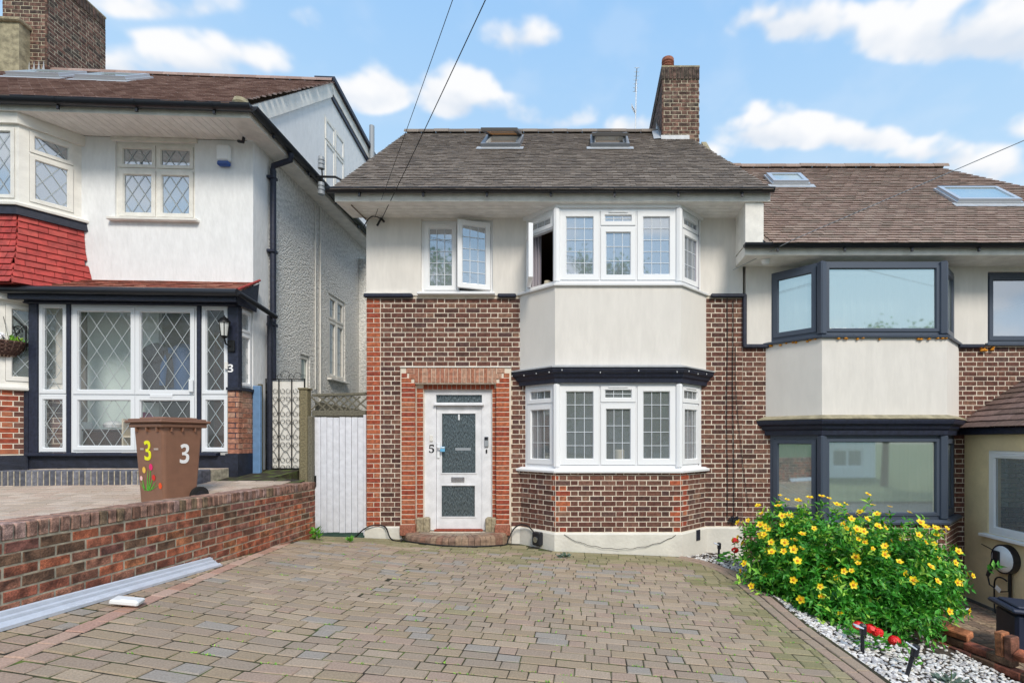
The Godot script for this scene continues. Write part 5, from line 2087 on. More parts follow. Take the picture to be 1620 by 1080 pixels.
func ground() -> void:
	# one sheet out to the horizon, below the terraces that follow the sloping street
	var g := MB.new()
	g.quad(Vector3(-400, -1.6, 400), Vector3(400, -1.6, 400), Vector3(400, -1.6, -400), Vector3(-400, -1.6, -400))
	put("ground", g, M.grass_ground).set_meta("kind", "structure")
	# drive: joint bed, then the blocks
	var bed := func(x: float, z: float) -> float: return drive_y(x, z) - 0.0055
	var D := node("driveway")
	D.set_meta("kind", "structure")
	var jb := MB.new()
	var nz := 60
	for j in nz:
		var za := lerpf(0.0, 7.4, float(j) / nz)
		var zb := lerpf(0.0, 7.4, float(j + 1) / nz)
		for i in 30:
			var p := []
			for q in [[i, zb], [i + 1, zb], [i + 1, za], [i, za]]:
				var l := wall_x(q[1]) - 0.05 if q[1] > 0.7 else -4.6
				var x := lerpf(l, edge_x(q[1]) + 0.05, q[0] / 30.0)
				p.append(Vector3(x, bed.call(x, q[1]), q[1]))
			jb.quad(p[0], p[1], p[2], p[3])
	put("joint_bed", jb, M.moss_joint, D)
	var hole := func(x: float, z: float) -> bool: return in_bay(x, z) or (absf(x + 0.06) < 0.09 and absf(z - 4.06) < 0.06)
	var its := courses(0.06, 5.42, func(z): return (border_x(z) + 0.06 if z > 1.3 else (wall_x(z) + 0.03 if z > 0.72 else -4.5)) - rng.randf() * 0.0, func(z): return edge_x(z) - 0.235, drive_y, 10, hole)
	# blocks greened by moss: near the house, along the bed, and in patches
	var damp := FastNoiseLite.new()
	damp.seed = 77
	damp.frequency = 0.9
	damp.fractal_octaves = 3
	for it in its:
		var p: Vector3 = it[0].origin
		var wet := 0.6 * damp.get_noise_2d(p.x, p.z) + 0.75 * smoothstep(1.9, 0.5, p.z) + 0.7 * smoothstep(0.9, 0.25, edge_x(p.z) - p.x) - 0.24 + rng.randf_range(-0.12, 0.12)
		if wet > 0.22:
			it[2] = 10 + rng.randi() % 3
	lay(D, "paver", its, "paver", 300, "paving")
	var its2 := courses(5.310, 7.3, func(z): return border_x(z) + 0.06, func(z): return edge_x(z) - 0.235, drive_y, 10, hole)
	its2 += courses(1.9, 7.3, func(z): return wall_x(z) + 0.02, func(z): return border_x(z) - 0.06, drive_y, 10, hole, 0.125, [0.25, 0.2, 0.15])
	lay(D, "paver", its2, "paver", 0, "paving")
	# left border, one pinkish row
	var rb := []
	var z := 1.5
	while z < 7.2:
		var it := block(border_x(z + 0.1), z + 0.1, 0.196, 0.098, drive_y, PI / 2 + 0.206)
		it[2] = rng.randi() % 4
		rb.append(it)
		z += 0.2
	lay(D, "border_paver", rb, "red_paver", 60, "border_paving")
	# right border, two rows round the bed
	var bb := []
	for row in 2:
		var s := 0.0
		var zz := 0.42
		while zz < 7.2:
			var dx := (edge_x(zz + 0.06) - edge_x(zz - 0.06)) / 0.12
			var n := Vector2(1, -dx).normalized()
			var ang := atan2(1.0, -dx)
			var len := 0.21 if row == 0 else 0.20
			var step := (len + 0.008) / sqrt(1.0 + dx * dx)
			var cx := edge_x(zz + step * 0.5) - n.x * (0.058 + row * 0.114)
			var cz := zz + step * 0.5 - n.y * (0.058 + row * 0.114)
			if not in_bay(cx, cz):
				var it := block(cx, cz, len, 0.105, drive_y, PI - atan2(1.0, dx), 0.006 if row == 0 else 0.0)
				it[2] = [1, 3, 4, 5, 7, 7][rng.randi() % 6]
				bb.append(it)
			zz += step
			s += 1.0
			ang += 0.0
	lay(D, "border_paver", bb, "paver", 120, "edge_paving")
	# forecourt of the left house, on its own terrace
	var Fc := node("forecourt")
	Fc.set_meta("kind", "structure")
	var fb := MB.new()
	for j in 40:
		var za := lerpf(-0.6, 7.3, j / 40.0)
		var zb := lerpf(-0.6, 7.3, (j + 1) / 40.0)
		var xa := wall_x(za) - 0.12 if za > 0.7 else -4.62
		var xb := wall_x(zb) - 0.12 if zb > 0.7 else -4.62
		fb.quad(Vector3(-12, fore_y(0, zb) - 0.012, zb), Vector3(xb, fore_y(0, zb) - 0.012, zb), Vector3(xa, fore_y(0, za) - 0.012, za), Vector3(-12, fore_y(0, za) - 0.012, za))
		fb.quad(Vector3(xb, fore_y(0, zb) - 0.012, zb), Vector3(xb, -1.0, zb), Vector3(xa, -1.0, za), Vector3(xa, fore_y(0, za) - 0.012, za))
	put("joint_bed", fb, M.moss_joint, Fc)
	var fi := courses(0.9, 5.0, func(q): return -9.2 + 0.05 * sin(q * 40.0), func(q): return wall_x(q) - 0.26, fore_y, 5, func(_x, _z): return false, 0.13, [0.25, 0.25, 0.17])
	lay(Fc, "paver", fi, "fore_paver", 280, "paving")
	# pavement and road behind the camera
	var pv := sheet("pavement", -45, 45, 7.4, 9.6, 1.0, func(x, q): return clampf(-x * 0.12, -1.4, 1.8) + 0.1 + 0.0 * q, M.pavement)
	pv.set_meta("kind", "structure")
	var kb := sheet("kerb", -45, 45, 9.6, 9.75, 1.0, func(x, _q): return clampf(-x * 0.12, -1.4, 1.8) + 0.104, M.stone)
	kb.set_meta("kind", "structure")
	var rd := sheet("road", -45, 45, 9.75, 17.0, 1.0, func(x, _q): return clampf(-x * 0.12, -1.4, 1.8), M.asphalt)
	rd.set_meta("kind", "structure")
	var far := sheet("far_pavement", -45, 45, 17.0, 40.0, 1.0, func(x, _q): return clampf(-x * 0.12, -1.4, 1.8) + 0.1, M.grass_ground)
	far.set_meta("kind", "structure")
	# planting bed with white pebbles, and the neighbour's brick path
	var B := node("planting_bed")
	B.set_meta("kind", "structure")
	var sb := MB.new()
	for j in 40:
		var za := lerpf(0.02, 7.2, j / 40.0)
		var zb := lerpf(0.02, 7.2, (j + 1) / 40.0)
		for i in 14:
			var p := []
			for q in [[i, zb], [i + 1, zb], [i + 1, za], [i, za]]:
				var x := lerpf(edge_x(q[1]) - 0.01, low_wall_x(q[1]), q[0] / 14.0)
				p.append(Vector3(x, bed_y(x, q[1]) - 0.012, q[1]))
			sb.quad(p[0], p[1], p[2], p[3])
	put("soil", sb, M.soil, B)
	var Pth := node("brick_path")
	Pth.set_meta("kind", "structure")
	var ps := sheet("joint_bed", 3.6, 9.0, 0.0, 7.3, 0.6, func(x, q): return path_y(x, q) - 0.012, M.moss_joint, Pth)
	ps.set_meta("kind", "structure")
	var pi := courses(0.05, 4.6, func(q): return maxf(low_wall_x(q) + 0.08, 3.8), func(_q): return 5.9, path_y, 5, func(_x, _z): return false, 0.108, [0.205, 0.205, 0.1])
	lay(Pth, "brick", pi, "path_brick", 160, "paving")
	# white pebbles
	var pm := MB.new()
	pm.lathe(Vector3.ZERO, [Vector2(0.0, -0.6), Vector2(0.75, -0.35), Vector2(1.0, 0.0), Vector2(0.7, 0.42), Vector2(0.0, 0.6)], 7)
	var mm := MultiMesh.new()
	mm.transform_format = MultiMesh.TRANSFORM_3D
	mm.use_colors = true
	mm.mesh = pm.mesh()
	var tr := []
	for k in 9000:
		var q := pow(rng.randf(), 0.8) * 5.6 + 0.15
		var x := edge_x(q) + 0.02 + pow(rng.randf(), 1.25) * (low_wall_x(q) - edge_x(q) - 0.1)
		# sparse under the shrub
		if pow((x - 3.2) / 1.05, 2) + pow((q - 1.9) / 0.95, 2) < 1.0 and rng.randf() < 0.85:
			continue
		var s := rng.randf_range(0.010, 0.026)
		tr.append(Transform3D(Basis.from_euler(Vector3(rng.randf_range(-0.6, 0.6), rng.randf() * TAU, rng.randf_range(-0.6, 0.6))).scaled(Vector3(s, s * 0.8, s * rng.randf_range(0.7, 1.0))), Vector3(x, bed_y(x, q) - 0.002 + rng.randf() * 0.012, q)))
	mm.instance_count = tr.size()
	for k in tr.size():
		mm.set_instance_transform(k, tr[k])
		mm.set_instance_color(k, PAL.pebble.lin[rng.randi() % 7])
	var mi := MultiMeshInstance3D.new()
	mi.multimesh = mm
	mi.material_override = PAL.pebble.vert
	mi.name = "white_pebbles"
	mi.set_meta("kind", "stuff")
	mi.set_meta("label", "white pebbles mulching the planting bed beside the drive")
	mi.set_meta("category", "pebbles")
	add_child(mi, true)


func low_wall_x(z: float) -> float:
	return table([Vector2(0.0, 3.6), Vector2(1.2, 3.85), Vector2(2.0, 4.1), Vector2(3.0, 4.45), Vector2(4.0, 4.7), Vector2(7.2, 5.2)], z)


# ---------------------------------------------------------------- boundary things
func garden_wall() -> void:
	var W := node("garden_wall")
	tag(W, "low brick boundary wall with brick-on-edge coping between the two driveways", "wall")
	var a := Vector2(wall_x(6.8), 6.8)
	var b := Vector2(wall_x(0.72), 0.72)
	var l := a.distance_to(b)
	var fr := facet(a, b)
	fr.origin.y = 1.157
	fr = fr * Transform3D(Basis(Vector3(0, 0, 1), -0.0225), Vector3())
	var core := MB.new()
	core.xf = fr
	core.lohi(0.0, -1.5, -0.215, l, -0.108, -0.001)
	put("core", core, M.grey_mortar, W)
	var tone := func(x: float, y: float, _w: float) -> int:
		# sooty near the top and the street, redder lower down
		var dark := smoothstep(-0.75, -0.15, y) * (0.75 - 0.05 * x)
		return [3, 4, 9, 1, 7][rng.randi() % 5] if rng.randf() < dark else [0, 2, 1, 6, 8, 5, 0, 2][rng.randi() % 8]
	var its := bond(fr, 0.0, l, -0.108 - 12 * 0.0757, -0.11, [], tone, 0.0757, false, 0, 0.0115, 0.2125, 0.003)
	var seen := []
	var rest := []
	for it in its:
		var p: Vector3 = it[0].origin
		if p.y > drive_y(p.x, p.z) - 0.03 and p.z < 5.3:
			seen.append(it)
		else:
			rest.append(it)
	lay(W, "brick", seen, "garden_brick", 300)
	lay(W, "brick", rest, "garden_brick", 0)
	# end face by the gate
	var ef := facet(b, b + Vector2(-0.2135, 0.018))
	ef.origin.y = 1.157 - l * 0.0225
	lay(W, "brick", bond(ef, 0.0, 0.2135, -0.108 - 12 * 0.0757, -0.11, [], tone, 0.0757, false), "garden_brick", 0, "end_bricks")
	var cop := []
	var bm := []
	for k in 3:
		var c := MB.new()
		c.cbox(Vector3.ZERO, Vector3(0.0655, 0.104, 0.226), 0.007)
		bm.append(c)
	var x := 0.035
	while x < l:
		cop.append([fr * Transform3D(Basis.from_euler(Vector3(rng.randf_range(-0.01, 0.01), 0, rng.randf_range(-0.02, 0.02))), Vector3(x, -0.052 + rng.randf_range(-0.003, 0.003), -0.107 + rng.randf_range(-0.003, 0.003))), bm[rng.randi() % 3], rng.randi() % 6])
		x += 0.0755
	lay(W, "coping_brick", cop, "coping_brick", 90)
	var cm := MB.new()
	cm.xf = fr
	cm.lohi(0.0, -0.108, -0.212, l, -0.008, -0.006)
	put("coping_mortar", cm, M.grey_mortar, W)
	# concrete footing that shows where the drive drops away
	var ft := MB.new()
	ft.xf = fr
	ft.lohi(3.6, -1.35, -0.2, l, -0.90, 0.045)
	put("footing", ft, M.old_render, W)


func gates() -> void:
	# white boarded gate
	var G := node("boarded_gate", null, at(-3.98, 0.1, -0.12))
	tag(G, "white boarded side gate between the garden wall and the middle house", "gate")
	for k in 8:
		var b := MB.new()
		b.cbox(Vector3(-0.36 + k * 0.099, 0.96, rng.randf_range(-0.002, 0.002)), Vector3(0.092, 1.86 - rng.randf() * 0.02, 0.022), 0.005)
		put("board", b, M.gate_paint, G)
	var st := MB.new()
	st.cbox(Vector3(0.41, 0.96, 0.014), Vector3(0.045, 1.93, 0.05), 0.005)
	put("edge_board", st, M.gate_paint, G)
	for y in [0.3, 1.0, 1.7]:
		var r := MB.new()
		r.cbox(Vector3(0.0, y, -0.035), Vector3(0.8, 0.11, 0.04), 0.005)
		put("rail", r, M.gate_paint, G)
	var hg := MB.new()
	hg.cbox(Vector3(-0.40, 0.86, 0.012), Vector3(0.045, 0.18, 0.035), 0.006)
	put("hinge", hg, M.iron, G)
	# post and trellis
	var P := node("gate_post", null, at(-4.52, 0.6, -0.08))
	tag(P, "weathered timber post between the white gate and the iron gate", "post")
	var pb := MB.new()
	pb.cbox(Vector3(0, 0.9, 0), Vector3(0.13, 1.85, 0.13), 0.012)
	put("shaft", pb, M.old_wood, P)
	var pc := MB.new()
	pc.cbox(Vector3(0, 1.835, 0), Vector3(0.16, 0.03, 0.16), 0.008)
	put("cap", pc, M.old_wood, P)
	var p2 := MB.new()
	p2.cbox(Vector3(0.105, 0.45, 0.02), Vector3(0.07, 1.9, 0.09), 0.01)
	put("side_post", p2, M.grey_wood, P)
	var Tr := node("trellis", null, at(-3.99, 2.02, -0.12))
	tag(Tr, "small grey timber lattice trellis above the white side gate", "trellis")
	for q in [[0.03, 0.09], [0.33, 0.045]]:
		var rb := MB.new()
		rb.cbox(Vector3(0, q[0], 0), Vector3(0.86, q[1], 0.05), 0.006, Basis(Vector3(0, 0, 1), 0.03 if q[0] > 0.2 else 0.0))
		put("rail", rb, M.grey_wood, Tr)
	for k in 6:
		for s in [1.0, -1.0]:
			var sx: float = -0.34 + k * 0.136
			var lb := MB.new()
			lb.box(Vector3(sx, 0.19, 0.006 * s), Vector3(0.022, 0.34, 0.01), Basis(Vector3(0, 0, 1), 0.85 * s))
			put("lath", lb, M.grey_wood, Tr)
	var fence := node("side_fence", null, at(-4.45, 0.9, -0.25))
	tag(fence, "old grey timber fence running back along the alley behind the white gate", "fence")
	for k in 16:
		var fb := MB.new()
		fb.cbox(Vector3(-0.005 * k, 0.55, -0.15 - k * 0.29), Vector3(0.02, 1.6 - 0.015 * k, 0.28), 0.004)
		put("plank", fb, M.grey_wood, fence)
	# wrought-iron gate with a white sheet behind it
	var I := node("iron_gate", null, at(-4.88, 1.12, -0.15))
	tag(I, "black wrought-iron scroll gate backed with a white sheet beside the white house", "gate")
	var w := 0.62
	var h := 1.47
	var fr := MB.new()
	for x in [-w * 0.5, -w / 6.0, w / 6.0, w * 0.5]:
		fr.box(Vector3(x, h * 0.5 + 0.02, 0), Vector3(0.013, h, 0.014))
	for y in [0.03, h + 0.01]:
		fr.box(Vector3(0, y, 0), Vector3(w + 0.018, 0.014, 0.014))
	put("frame", fr, M.iron, I)
	for c in 3:
		var cx := -w / 3.0 + c * w / 3.0
		for r in 4:
			var sc := MB.new()
			var cy := 0.12 + r * 0.37
			for sx in [-1.0, 1.0]:
				for sy in [-1.0, 1.0]:
					if r == 0 and sy < 0.0 and false:
						continue
					var pts := []
					for k in 15:
						var t := k / 14.0
						var a := PI * 0.5 + t * TAU * 0.85
						var rad := 0.046 * (1.0 - t * 0.45)
						pts.append(Vector3(cx + sx * (0.05 + cos(a) * rad), cy + sy * (0.055 + (sin(a) - 1.0) * rad + 0.04), 0))
					sc.tube(pts, 0.0036, 5)
			if r < 3:
				for sx in [-1.0, 1.0]:
					sc.tube([Vector3(cx + sx * 0.09, cy + 0.07, 0), Vector3(cx + sx * 0.03, cy + 0.185, 0), Vector3(cx, cy + 0.20, 0)], 0.0036, 5)
					sc.tube([Vector3(cx + sx * 0.09, cy + 0.37 - 0.07, 0), Vector3(cx + sx * 0.03, cy + 0.215, 0), Vector3(cx, cy + 0.20, 0)], 0.0036, 5)
			put("scroll", sc, M.iron, I)
	var crest := MB.new()
	for q in [[-0.2, 0.055], [-0.09, 0.04], [0.0, 0.075], [0.09, 0.04], [0.2, 0.055]]:
		var pts := []
		for k in 17:
			var a := -0.6 + (TAU * 0.72) * k / 16.0
			pts.append(Vector3(q[0] + cos(a) * q[1], h + 0.02 + q[1] * 0.8 + sin(a) * q[1] * 0.9, 0))
		crest.tube(pts, 0.0036, 5)
	put("crest", crest, M.iron, I)
	var bk := MB.new()
	bk.lohi(-w * 0.48, 0.05, -0.03, w * 0.48, h - 0.01, -0.02)
	put("backing_sheet", bk, M.cream_paint, I)
	var lk := MB.new()
	lk.cbox(Vector3(w * 0.46, h * 0.7, 0.015), Vector3(0.07, 0.11, 0.03), 0.006)
	put("lock", lk, M.iron, I)
	var B := node("blue_post", null, at(-5.13, 0.95, 0.16))
	tag(B, "pale blue painted metal post beside the iron gate", "post")
	var bp := MB.new()
	bp.cbox(Vector3(0, 0.80, 0), Vector3(0.115, 1.42, 0.06), 0.01)
	put("box_section", bp, M.blue_post, B)
	var bq := MB.new()
	bq.cbox(Vector3(-0.01, 0.3, -0.09), Vector3(0.06, 2.5, 0.06), 0.01)
	put("back_post", bq, M.grey_wood, B)
	var bf := MB.new()
	bf.cbox(Vector3(0, 0.09, 0), Vector3(0.10, 0.16, 0.05), 0.008)
	put("foot", bf, M.old_wood, B)


func front_step() -> void:
	# the left house's brick step, blue bricks on edge
	var S := node("brick_step", null, Transform3D(Basis(Vector3.UP, deg_to_rad(3.0)), Vector3(-5.2, 0, 0.15)))
	S.set_meta("kind", "structure")
	var c := MB.new()
	c.lohi(-2.72, 0.8, 0.36, -0.12, 1.205, 0.98)
	put("core", c, M.grey_mortar, S)
	var n := 35
	for k in n:
		var b := MB.new()
		var x := lerpf(-2.70, -0.14, float(k) / (n - 1))
		b.cbox(Vector3(x, 1.105, 0.885), Vector3(0.0655, 0.22, 0.215), 0.014)
		put("step_brick", b, PAL.blue_brick.mats[rng.randi() % 4], S)
	var top := courses(0.38, 0.78, func(_z): return -2.72, func(_z): return -0.12, func(_x, _z): return 1.21, 5, func(_x, _z): return false, 0.11, [0.205, 0.205, 0.1])
	lay(S, "step_paver", top, "fore_paver", 80)


# low broken edging of old bricks between bed and path
func brick_edging() -> void:
	var E := node("brick_edging")
	tag(E, "broken low edging wall of old bricks between the pebble bed and the right path", "edging")
	var m := MB.new()
	m.cbox(Vector3.ZERO, Vector3(0.25, 0.08, 0.125), 0.01)
	var z := 1.15
	var rows := []
	while z < 5.4:
		var x := low_wall_x(z)
		var dx := low_wall_x(z + 0.1) - low_wall_x(z - 0.1)
		var yaw := atan2(0.2, dx)
		for k in 3:
			var y := path_y(x, z) + 0.05 + k * 0.086
			if k == 2 and rng.randf() < 0.3:
				continue
			rows.append([Transform3D(Basis(Vector3.UP, -yaw + rng.randf_range(-0.05, 0.05)), Vector3(x, y, z + (0.1 if k % 2 else 0.0))), m, [3, 9, 4, 7, 1, 0][rng.randi() % 6]])
		# every other brick of the top stands on end
		var yt := path_y(x, z) + 0.28
		var which := int(z / 0.22) % 3
		if which == 0:
			rows.append([Transform3D(Basis(Vector3.UP, -yaw) * Basis(Vector3(0, 0, 1), PI / 2 + rng.randf_range(-0.12, 0.12)), Vector3(x, yt + 0.10, z)), m, [7, 5, 0, 8][rng.randi() % 4]])
			rows.append([Transform3D(Basis(Vector3.UP, -yaw) * Basis(Vector3(0, 0, 1), PI / 2 + rng.randf_range(-0.08, 0.08)), Vector3(x + 0.03, yt + 0.085, z + 0.08)), m, [3, 9, 7][rng.randi() % 3]])
		elif which == 1:
			rows.append([Transform3D(Basis(Vector3.UP, -yaw + 0.08) * Basis(Vector3.RIGHT, 0.3), Vector3(x, yt + 0.05, z + 0.03)), m, [2, 8, 2][rng.randi() % 3]])
		z += 0.222
	lay(E, "brick", rows, "garden_brick", 120)
	var ir := MB.new()
	var pts := []
	for k in 20:
		var q := 1.1 + k * 0.21
		pts.append(Vector3(low_wall_x(q) - 0.075, path_y(0, q) + 0.17, q))
	ir.tube(pts, 0.008, 6)
	tag(put("garden_cable", ir, M.cable_black), "black cable running along the broken brick edging of the bed", "cable")


# ---------------------------------------------------------------- plants
func leaf_mesh(l: float, w: float) -> MB:
	var b := MB.new()
	var mid := Vector3(0, l * 0.45, 0.0)
	var tip := Vector3(0, l, -0.12 * l)
	var L := Vector3(-w * 0.5, l * 0.42, 0.16 * w)
	var R := Vector3(w * 0.5, l * 0.42, 0.16 * w)
	b.tri(Vector3.ZERO, mid, L)
	b.tri(L, mid, tip)
	b.tri(Vector3.ZERO, R, mid)
	b.tri(mid, R, tip)
	return b


func scatter(parent: Node3D, called: String, m: MB, tr: Array, cols: Array, material: Material) -> MultiMeshInstance3D:
	var mm := MultiMesh.new()
	mm.transform_format = MultiMesh.TRANSFORM_3D
	mm.use_colors = true
	mm.mesh = m.mesh()
	mm.instance_count = tr.size()
	for k in tr.size():
		mm.set_instance_transform(k, tr[k])
		mm.set_instance_color(k, cols[k])
	var mi := MultiMeshInstance3D.new()
	mi.multimesh = mm
	mi.material_override = material
	mi.name = numbered(parent, called)
	mi.set_meta("kind", "stuff")
	parent.add_child(mi, true)
	return mi


func basis_along(d: Vector3, roll: float) -> Basis:
	var y := d.normalized()
	var x := y.cross(Vector3.UP if absf(y.y) < 0.95 else Vector3.RIGHT).normalized()
	return Basis(x, y, x.cross(y)) * Basis(Vector3.UP, roll)


func shrub() -> void:
	var S := node("flowering_shrub", null, Transform3D(Basis(), Vector3(3.2, -0.5, 1.9)))
	tag(S, "large green shrub covered in yellow five-petalled flowers in the pebble bed", "shrub")
	var o := Vector3(3.2, -0.5, 1.9)
	var lobes := [[Vector3(2.80, 0.16, 1.85), Vector3(0.98, 0.78, 0.85), 5.0], [Vector3(3.65, 0.08, 1.9), Vector3(0.85, 0.78, 0.8), 4.5], [Vector3(4.12, -0.22, 1.75), Vector3(0.5, 0.55, 0.6), 2.0],
		[Vector3(4.25, 0.02, 1.7), Vector3(0.5, 0.55, 0.5), 2.0], [Vector3(2.35, -0.05, 2.15), Vector3(0.55, 0.5, 0.55), 2.0], [Vector3(3.3, -0.15, 2.4), Vector3(0.8, 0.55, 0.6), 3.0], [Vector3(2.62, -0.22, 2.55), Vector3(0.5, 0.4, 0.55), 2.2], [Vector3(2.35, -0.22, 1.75), Vector3(0.42, 0.4, 0.6), 1.6], [Vector3(2.5, 0.3, 1.5), Vector3(0.6, 0.6, 0.5), 2.0]]
	var weights := []
	for l in lobes:
		weights.append(l[2])
	var tr := []
	var cols := []
	var tips := []
	var stems := MB.new()
	for k in 26:
		var l: Array = lobes[pick(weights)]
		var d := Vector3(rng.randfn(), absf(rng.randfn()) + 0.5, rng.randfn()).normalized()
		var e: Vector3 = l[0] + d * l[1] * 0.8 - o
		stems.tube([Vector3(rng.randf_range(-0.3, 0.3), 0, rng.randf_range(-0.25, 0.25)), e * Vector3(0.6, 0.5, 0.6), e], 0.012, 5, 0.004)
	put("stems", stems, M.stem_brown, S)
	for k in 2700:
		var l: Array = lobes[pick(weights)]
		var d := Vector3(rng.randfn(), rng.randfn() * 0.9 + 0.2, rng.randfn()).normalized()
		var rr := pow(rng.randf(), 0.45) * (rng.randf_range(0.82, 1.05) if rng.randf() > 0.07 else rng.randf_range(1.0, 1.28))
		var tip: Vector3 = l[0] + d * l[1] * rr
		tip.x = minf(tip.x, 4.72 + 0.1 * rng.randf())
		if tip.y < bed_y(tip.x, tip.z) + 0.03:
			tip.y = bed_y(tip.x, tip.z) + rng.randf_range(0.03, 0.2)
		# a spray: paired leaves along an arching twig
		var dir := (d * Vector3(1, 0.7, 1) + Vector3(0, 0.45, 0) + Vector3(rng.randfn(), rng.randfn(), rng.randfn()) * 0.35).normalized()
		var len := rng.randf_range(0.14, 0.26)
		var start := tip - dir * len
		var sidev := dir.cross(Vector3(rng.randfn(), rng.randfn(), rng.randfn())).normalized()
		var young := rng.randf() < 0.25 * smoothstep(0.6, 1.0, rr) + 0.45 * smoothstep(0.0, 0.8, tip.y)
		for q in 5:
			var p := start + dir * (len * (q + 0.6) / 5.0) + Vector3(0, -0.02 * q * q * 0.1, 0)
			for s in [1.0, -1.0]:
				var ld: Vector3 = (dir * 0.55 + sidev * s + Vector3(0, 0.1, 0)).normalized()
				var sz := rng.randf_range(0.75, 1.25) * (0.7 if q == 4 else 1.0)
				tr.append(Transform3D(basis_along(ld, rng.randf_range(-0.9, 0.9)).scaled(Vector3.ONE * sz), p - o))
				var ci: int = [3, 4, 6, 6][rng.randi() % 4] if young and q > 1 else [0, 1, 2, 5, 7, 0, 2, 3][rng.randi() % 8]
				cols.append(PAL.leaf.lin[ci])
			sidev = sidev.rotated(dir, PI / 2)
		if rr > 0.86:
			tips.append([tip, (d + Vector3(0, 0.35, 0.5)).normalized()])
	scatter(S, "foliage", leaf_mesh(0.088, 0.036), tr, cols, PAL.leaf.vert)
	# flowers: most on the upper, sunlit side
	var fl := flower_meshes()
	var made := 0
	for t in tips:
		if made >= 170:
			break
		var p: Vector3 = t[0]
		var d: Vector3 = t[1]
		if d.z < -0.15:
			continue
		if rng.randf() > 0.06 + 0.75 * smoothstep(-0.3, 0.7, p.y):
			continue
		var f := node("flower", S, Transform3D(basis_along(d, rng.randf() * TAU).scaled(Vector3.ONE * rng.randf_range(0.58, 1.0)), p + d * 0.03 - o))
		put_shared("petals", fl[rng.randi() % 3], M.petal_yellow, f)
		put_shared("stamens", fl[3], M.stamen, f)
		made += 1


func put_shared(called: String, b: MB, m: Material, parent: Node3D) -> MeshInstance3D:
	if not mesh_cache.has(b):
		mesh_cache[b] = b.mesh()
	var o := MeshInstance3D.new()
	o.mesh = mesh_cache[b]
	o.material_override = m
	o.name = numbered(parent, called)
	parent.add_child(o, true)
	return o


func flower_meshes() -> Array:
	var out := []
	for v in 3:
		var b := MB.new()
		for k in 5:
			var a := TAU * k / 5.0 + rng.randf_range(-0.08, 0.08)
			var r := 0.052 * rng.randf_range(0.9, 1.08)
			var cup := rng.randf_range(0.010, 0.022)
			var D := Vector3(cos(a), 0, sin(a))
			var N := Vector3(-sin(a), 0, cos(a))
			var c := Vector3(0, 0.004, 0)
			var l := D * r * 0.55 + N * r * 0.40 + Vector3(0, cup * 0.7, 0)
			var rr := D * r * 0.55 - N * r * 0.40 + Vector3(0, cup * 0.7, 0)
			var tl := D * r * 0.95 + N * r * 0.22 + Vector3(0, cup, 0)
			var tr := D * r * 0.98 - N * r * 0.22 + Vector3(0, cup * 1.1, 0)
			var m := D * r * 0.6 + Vector3(0, cup * 0.4, 0)
			for t in [[c, l, m], [l, tl, m], [tl, tr, m], [tr, rr, m], [rr, c, m]]:
				b.face(t, Vector3.UP)
		out.append(b)
	var s := MB.new()
	s.lathe(Vector3.ZERO, [Vector2(0.004, 0.0), Vector2(0.015, 0.006), Vector2(0.017, 0.014), Vector2(0.008, 0.020), Vector2(0.0, 0.021)], 8)
	out.append(s)
	return out


func geranium(p: Vector3, label: String, heads: Array, spread: float) -> void:
	var G := node("geranium", null, Transform3D(Basis(), p))
	tag(G, label, "flowering plant", "red geraniums in the bed")
	var tr := []
	var cols := []
	for k in 46:
		var a := rng.randf() * TAU
		var r := sqrt(rng.randf()) * spread
		var d := Vector3(cos(a), 1.2, sin(a)).normalized()
		tr.append(Transform3D(basis_along(Vector3(cos(a), 0.3, sin(a)), rng.randf() * TAU).scaled(Vector3(1.5, 0.7, 1.0) * rng.randf_range(0.7, 1.2)), Vector3(cos(a) * r, 0.03 + rng.randf() * 0.10, sin(a) * r)))
		cols.append(PAL.leaf.lin[[0, 1, 3, 7][rng.randi() % 4]])
		d = d
	scatter(G, "leaves", leaf_mesh(0.075, 0.06), tr, cols, PAL.leaf.vert)
	for h in heads:
		var b := MB.new()
		for k in 26:
			var d := Vector3(rng.randfn(), rng.randfn() * 0.7 + 0.3, rng.randfn()).normalized()
			var c: Vector3 = h + d * Vector3(0.048, 0.035, 0.048)
			var s := d.cross(Vector3(0.3, 1, 0.2)).normalized() * 0.021
			var u := d.cross(s).normalized() * 0.021
			b.face([c - s - u * 0.4, c - u, c + s - u * 0.3, c + s * 0.7 + u, c - s * 0.7 + u], d)
		put("flower_head", b, M.petal_red, G)
		var st := MB.new()
		st.tube([Vector3(h.x * 0.5, 0, h.z * 0.5), h], 0.004, 5)
		put("stalk", st, M.stem_green, G)


